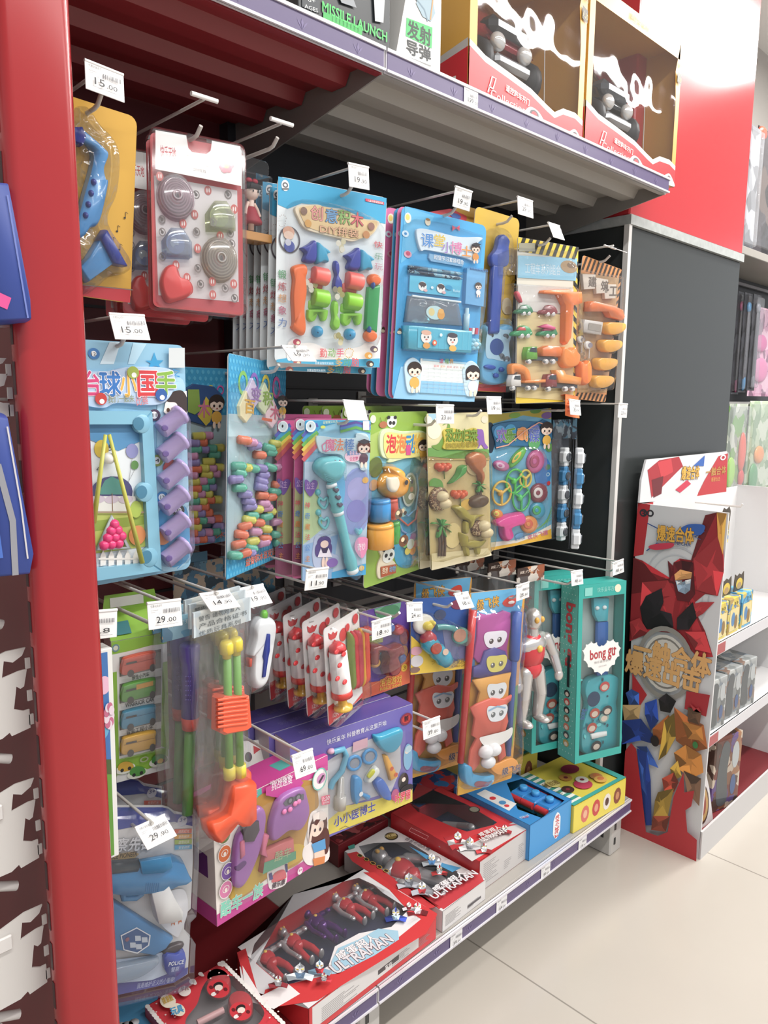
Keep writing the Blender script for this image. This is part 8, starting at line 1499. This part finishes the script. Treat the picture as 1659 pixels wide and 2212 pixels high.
p.done(); p = t.part('end_board'); fbox(p, SE, SE+.006, SY0, SY1, 0, ztop, CARDW); p.done()
p = t.part('front_lip'); fbox(p, SX, SE, SY0, SY0+.006, 0, .085, m('#c4c2c2', .45)); p.done()
zs = [on_plane(1548, 1392, 1, SY0+.01).z, on_plane(1536, 1587, 1, SY0+.01).z, .06]
for z in zs[:2]:
    p = t.part('tray_shelf'); fbox(p, SX+.004, SE, SY0+.006, SY1, z, z+.004, CARDW); fbox(p, SX+.004, SE, SY0+.004, SY0+.009, z-.03, z+.004, m('#cdccd0', .4)); fbox(p, SX+.004, SX+.07, SY0+.0034, SY0+.004, z-.028, z+.001, m('#a84a4e', .4)); p.done()
p = t.part('floor_tray'); fbox(p, SX+.004, SE, SY0+.006, SY1, .03, .06, m('#7a1a22', .5)); p.done()
p = t.part('display_hook'); c = on_plane(1600, 1095, 1, .86); p.tube([(c.x-2.4, .1, c.z), (c.x-2.4, c.y-.9, c.z), (c.x-2.4, c.y-.905, c.z+.01)], .003, m('#e0dcd8'), 8); p.done()
def dbox(name, label, x, y, z, w, d, h, cols, sc_, group, cat='toy box', yaw=0, extra=None):
    t = Thing(name, label, cat, (x, y, z), (yaw, 0, 0), group, w, h); p = t.part('box_body'); p.box(-w/2, w/2, 0, d, 0, h, busy(cols, sc_), .0015); p.done(); q = t.part('front_print'); q.lay = .0004; q.raw = 1; extra and extra(t, q, w, h); q.done(); return t
def catbox(t, q, w, h):
    q.lpoly([(-w*.4, h*.08), (w*.4, h*.08), (w*.4, h*.7), (-w*.4, h*.7)], '#d9c98c'); q.ell((-w*.1, h*.4), w*.16, h*.2, '#4f7fae'); q.ell((w*.15, h*.3), w*.14, h*.2, '#8a6a34'); q.text('33', (-w*.1, h*.8), (w*.25, h*.8), h*.08, '#4a4420')
    p = t.part('round_top', None, 'round eared cut-out on the lid'); L = [(-w*.42, h), (-w*.44, h*1.25), (-w*.4, h*1.5), (-w*.2, h*1.42), (0, h*1.48), (w*.2, h*1.42), (w*.4, h*1.5), (w*.44, h*1.25), (w*.42, h)]; p.slab(None, -.03, -.028, m('#3f3426', .4), L=L); p.lay = -.0276; p.raw = 1; p.ell((0, h*1.2), w*.3, h*.16, '#d2b42c'); p.ell((0, h*1.14), w*.2, h*.1, '#a98a5c'); p.done()
YC = ('#d2bc3c', '#c9b02c', '#8a8a5c', '#e0d07c', '#5a7fa8', '#a98a44'); BC2 = ('#3f9ac4', '#5ab0d4', '#2c7aa4', '#c9b04c')
z1 = zs[0]+.0042
for x, y, cols, lb, gp in ((2.10, .79, YC, 'yellow eared box at the left front of the upper tray', 'yellow eared boxes'), (2.19, .79, YC, 'yellow eared box, second along the upper tray', 'yellow eared boxes'), (2.285, .79, BC2, 'blue eared box on the upper tray', None), (2.14, .90, YC, 'yellow eared box standing behind the front pair', 'yellow eared boxes'), (2.235, .90, YC, 'yellow eared box in the rear row, behind the blue one', 'yellow eared boxes')): dbox('eared_box', lb, x, y, z1, .082, .07, .105, cols, 50, gp, 'toy box', 0, catbox)
t = Thing('eared_pack', 'yellow eared pack hanging high on the display hook', 'toy pack', (c.x-.005, .9, c.z-.12), (0, 0, 0), None, .07, .1); p = t.part('pack_body'); p.box(-.035, .035, 0, .03, 0, .075, busy(YC, 50), .002); p.done(); p = t.part('round_top'); p.slab(None, 0, .002, m('#3f3426', .4), L=[(-.03, .07), (-.032, .1), (-.02, .115), (0, .108), (.02, .115), (.032, .1), (.03, .07)]); p.raw = 1; p.lay = .0024; p.ell((0, .085), .022, .014, '#d2b42c'); p.done()
GY = ('#8b9090', '#a4a8a8', '#6f7474', '#b9bcba', '#7f8a94', '#8a6f60'); z2 = zs[1]+.0042
def greybox(t, q, w, h):
    q.poly(loft([(-w*.3, h*.1), (-w*.35, h*.5), (-w*.2, h*.9), (w*.05, h*.85), (w*.0, h*.5), (w*.05, h*.1)]), '#5f6466'); q.ell((w*.28, h*.7), w*.13, h*.18, '#c4c8c8'); q.ell((w*.25, h*.3), w*.1, h*.14, '#4f6a9a'); p = t.part('window_film'); p.raw = 1; p.lpoly([(-w*.45, h*.05), (w*.45, h*.05), (w*.45, h*.95), (-w*.45, h*.95)], FILM, .002); p.done()
for x, lb in ((2.11, 'leftmost silver grey robot box on the middle tray'), (2.225, 'second silver grey robot box on the middle tray'), (2.34, 'third silver grey robot box on the middle tray, cut by the frame')): dbox('robot_box', lb, x, .79, z2, .105, .12, .15, GY, 35, 'silver grey robot boxes', 'toy box', -6, greybox)
BR = ('#8a5a3c', '#a8744c', '#5a3f34', '#c9b8a4', '#6a4f8a', '#7a3a2c')
dbox('orange_robot_box', 'orange and brown window box on the lowest tray', 2.26, .80, .0602, .13, .14, .24, BR, 30, None, 'toy box', -14, greybox)
t = Thing('round_print_box', 'white box with a round gold emblem leaning at the foot of the display', 'toy box', (2.115, .80, .0602), (-4, -8, 0), None, .11, .19); p = t.part('box_body'); p.slab(None, -.05, 0, m('#cdc8c8', .4), L=[(-.055, 0), (.055, 0), (.045, .1), (.02, .19), (-.055, .19)]); p.raw = 1; p.lay = .0004; p.ell((-.005, .07), .042, .06, '#4a2f24'); p.ell((-.005, .07), .036, .052, '#b08a4c'); p.ell((-.005, .07), .024, .036, '#8a3a2c'); p.ell((.0, .155), .018, .02, '#5a4a50'); p.ell((-.03, .165), .014, .012, '#8a2a44'); p.done()
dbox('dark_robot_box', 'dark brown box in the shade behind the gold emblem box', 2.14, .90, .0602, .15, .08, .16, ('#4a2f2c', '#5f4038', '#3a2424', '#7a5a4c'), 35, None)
# ---------------------------------------------------------------- the next run of shelving beyond the pillar
NY = 1.30; NX0, NX1 = 2.74, 4.2
t = Thing('far_gondola', 'dark gondola beyond the black pillar panel', 'gondola', (3.4, NY, 0)); p = t.part('back_panel'); wbox(p, NX0, NX1, 1.42, 1.44, .1, 2.3, m('#2c2d30', .5)); p.done()
zf = on_plane(1630, 545, 1, NY-.1).z
p = t.part('far_shelf'); wbox(p, NX0, NX1, NY-.12, 1.42, zf-.03, zf, m('#8f8b84', .4), .002); p.done(); p = t.part('hook_bar'); z_ = on_plane(1630, 622, 1, 1.4).z; wbox(p, NX0, NX1, 1.395, 1.405, z_-.006, z_+.006, m('#77757a', .3)); p.done()
p = t.part('lower_rail'); z_ = on_plane(1630, 868, 1, 1.3).z; wbox(p, NX0, NX1, 1.3, 1.42, z_-.008, z_, m('#9a9896', .3)); p.done()
def fpack(label, px, py0, py1, wpx, Y, cols, sc_, group=None, clear=0, parts=(), name='hanging_pack'):
    a = on_plane(px, py0, 1, Y); b = on_plane(px, py1, 1, Y); w_ = on_plane(px+wpx, py0, 1, Y).x-a.x; t = Thing(name, label, 'toy pack', (a.x+w_/2, Y, b.z), (0, 0, 0), group, w_, a.z-b.z); p = t.part('backing_card'); p.box(-w_/2, w_/2, 0, .004, 0, t.h, busy(cols, sc_), .001); p.done()
    for nm_, u, v, ru, rv, c_ in parts: q = t.part(nm_); q.raw = 1; q.dome((-w_/2+u*w_, v*t.h), ru*w_, rv*t.h, .001, .012, m(c_, .3), k=.6); q.done()
    q = t.part('plastic_cover'); q.slab(None, .001, .016, film(gloss=.12, bump=.4, scale=20, haze=.06 if not clear else .14), L=rr(w_*.94, t.h*.94, .006, None, t.h*.03), ch=.004); q.done(); return t
BLK = ('#1f1f23', '#2a2a2f', '#17171a', '#3a3a40')
for i, (x, c_) in enumerate(((1592, '#c23a7c'), (1607, '#3f8fc4'), (1626, '#7a7a84'))): fpack(('leftmost', 'middle', 'rightmost')[i]+' slim black pack of pens beyond the pillar', x+3, 628+i*3, 852-i*4, 17, 1.32-.02*i, BLK, 30, 'slim black pen packs', 0, (('pen', .5, .45, .14, .4, '#55555c'), ('pen_tip', .5, .1, .1, .08, c_), ('pen_cap', .5, .86, .2, .05, c_)))
fpack('pink pack with round pink shapes at the right edge of the photo', 1630, 660, 856, 60, 1.34, ('#c98aa8', '#d8a4bc', '#8a5a74', '#e0b8c8'), 25, None, 0, (('pink_ball', .35, .3, .26, .14, '#d87aa8'), ('pink_ball', .3, .6, .2, .1, '#c85a94')))
fpack('clear pack with a lime block and an orange figure, left of its row', 1577, 872, 1056, 42, 1.25, ('#a9b0a0', '#c4c8bc', '#8a9488', '#6fa04c'), 25, None, 1, (('lime_block', .22, .2, .2, .18, '#9ccf3c'), ('orange_figure', .75, .42, .16, .24, '#e0522c'), ('red_block', .78, .12, .12, .1, '#d83a34')))
fpack('clear green backed pack at the photo edge, below the pink pack', 1622, 866, 1060, 60, 1.24, ('#9ab08a', '#b4c4a4', '#7f9a74', '#c9d0bc'), 25, None, 1, (('orange_block', .4, .4, .16, .1, '#e8923c'), ('green_block', .25, .15, .14, .16, '#4f9a5c')))
t = fpack('tall clear plastic pack standing on the far shelf', 1617, 262, 540, 30, 1.22, ('#77797e', '#94969c', '#5a5c62', '#b0b2b8'), 18, None, 1); fpack('dark pack at the top right edge with a colourful corner', 1640, 270, 545, 60, 1.23, ('#3a3438', '#4a4448', '#2a2628', '#6a5a54'), 14, None, 0, (('colour_corner', .1, .95, .14, .05, '#d8502c'),))
# ---------------------------------------------------------------- side display left of the post
def plate(py0, py1, ex, label, name='shelf_bracket'):
    y_ = .842; a = on_plane(ex, py0, 1, y_); b = on_plane(ex, py1, 1, y_); h = a.z-b.z
    t = Thing(name, label, 'bracket', (.276, y_, b.z), (0, 0, 0), 'white slotted shelf brackets', .2, h); p = t.part('plate'); k = h/.105
    O = [(0, .105), (-.02, .105), (-.045, .097), (-.2, .085), (-.2, .03), (-.06, .0), (-.03, .001), (-.022, .006), (-.020, .001), (-.0, .005), (.0, .028), (-.006, .028), (-.016, .033), (-.012, .06), (-.008, .056), (-.004, .058), (-.0, .078), (-.008, .078), (-.026, .074), (-.023, .094), (-.014, .090), (-.004, .096)]
    L = [(x, z*k) for x, z in O]; n = len(L); V = [(x, 0, z) for x, z in L]+[(x, .002, z) for x, z in L]; p.add(V, [tuple(range(n))[::-1], tuple(range(n, 2*n))]+[(i, (i+1) % n, n+(i+1) % n, n+i) for i in range(n)], m('#d9d5d0', .35)); p.done()
    
    for z in (.015, .045, .085): q = t.part('hook_tab'); q.box(-.001, .006, .0, .002, z*k-.006, z*k+.006, m('#d9d5d0', .35)); q.done()
    q = t.part('front_lip'); q.box(-.2, -.035, -.004, .0, .070*k, .088*k, m('#e0dcd8', .35), .0015); q.done()
for a, b, e, lb in ((175, 305, 18, 'highest white bracket, just showing at the top left'), (775, 905, 52, 'white bracket above the striped blue bag'), (1392, 1575, 85, 'white bracket at the middle left, above the wire shelves'), (1672, 1855, 100, 'white bracket between the two lower wire shelves'), (1945, 2125, 112, 'lowest white bracket at the left edge')): plate(a, b, e, lb)
for i, (py, ex) in enumerate(((1345, 25), (1633, 42), (1905, 55), (2180, 60))):
    c = on_plane(ex, py, 1, .86); t = Thing('wire_shelf', ('highest', 'second', 'third', 'lowest')[i]+' white wire shelf left of the red post', 'wire shelf', (c.x-.01, .86, c.z), (0, 0, 0), 'white wire shelves'); WM = m('#cfcac6', .35)
    p = t.part('front_rod'); p.tube([(-.14, -.005, .062), (.0, .0, .0)], .0055, WM, 10); p.done()
    p = t.part('wire_grid')
    for k in range(6): p.tube([(-.13, .004+k*.03, .045), (-.02-k*.004, .004+k*.03, -.004), (-.022-k*.004, .004+k*.03, -.03), (-.16, .004+k*.03, -.055)], .0022, WM, 6)
    p.tube([(-.02, .0, -.002), (-.042, .16, -.002)], .002, WM, 6); p.done()
def sidebag(label, pts, stripe, Y):
    c = on_plane(*pts[2], 1, Y); t = Thing('zip_bag', label, 'bag', (c.x, Y, c.z), (0, 0, 0)); t.Z(1, 0, 0); pts = [(a-12, b) for a, b in pts]; p = t.part('bag_body'); p.puff(pts, -.02, .04, m('#27408f', .5), .08); p.lay = .0206
    for q, wd, c_ in stripe: p.line(q, wd, c_)
    p.done(); q = t.part('clear_flap'); q.puff([(a+8, b+6) for a, b in pts], -.026, .004, film(tint='#e6b8bc', gloss=.1, haze=.2), .02); q.done(); q = t.part('hang_hook'); e = t.pt(pts[1]); q.tube([(.2805-c.x, .06, e[1]+.012), (e[0]-.02, .05, e[1]+.012), (e[0]-.025, .0, e[1]+.004), (e[0]-.025, .0, e[1]-.02)], .002, m('#cfcac6', .35), 6); q.done()
sidebag('blue striped bag at the left edge, below the bracket', [(-60, 880), (0, 890), (58, 1190), (50, 1232), (-60, 1242)], (([(-20, 1000), (12, 1120), (18, 1235)], .006, '#8f8f96'), ([(0, 920), (30, 1090), (44, 1200)], .0016, '#c9c4c8'), ([(-40, 1060), (-20, 1200)], .01, '#3f6ac0')), .80)
sidebag('blue and pink bag at the upper left edge', [(-60, 400), (0, 405), (50, 660), (52, 700), (-60, 708)], (([(0, 430), (44, 690)], .0016, '#6a7ac0'), ([(-40, 640), (4, 660)], .012, '#d8408c')), .80)
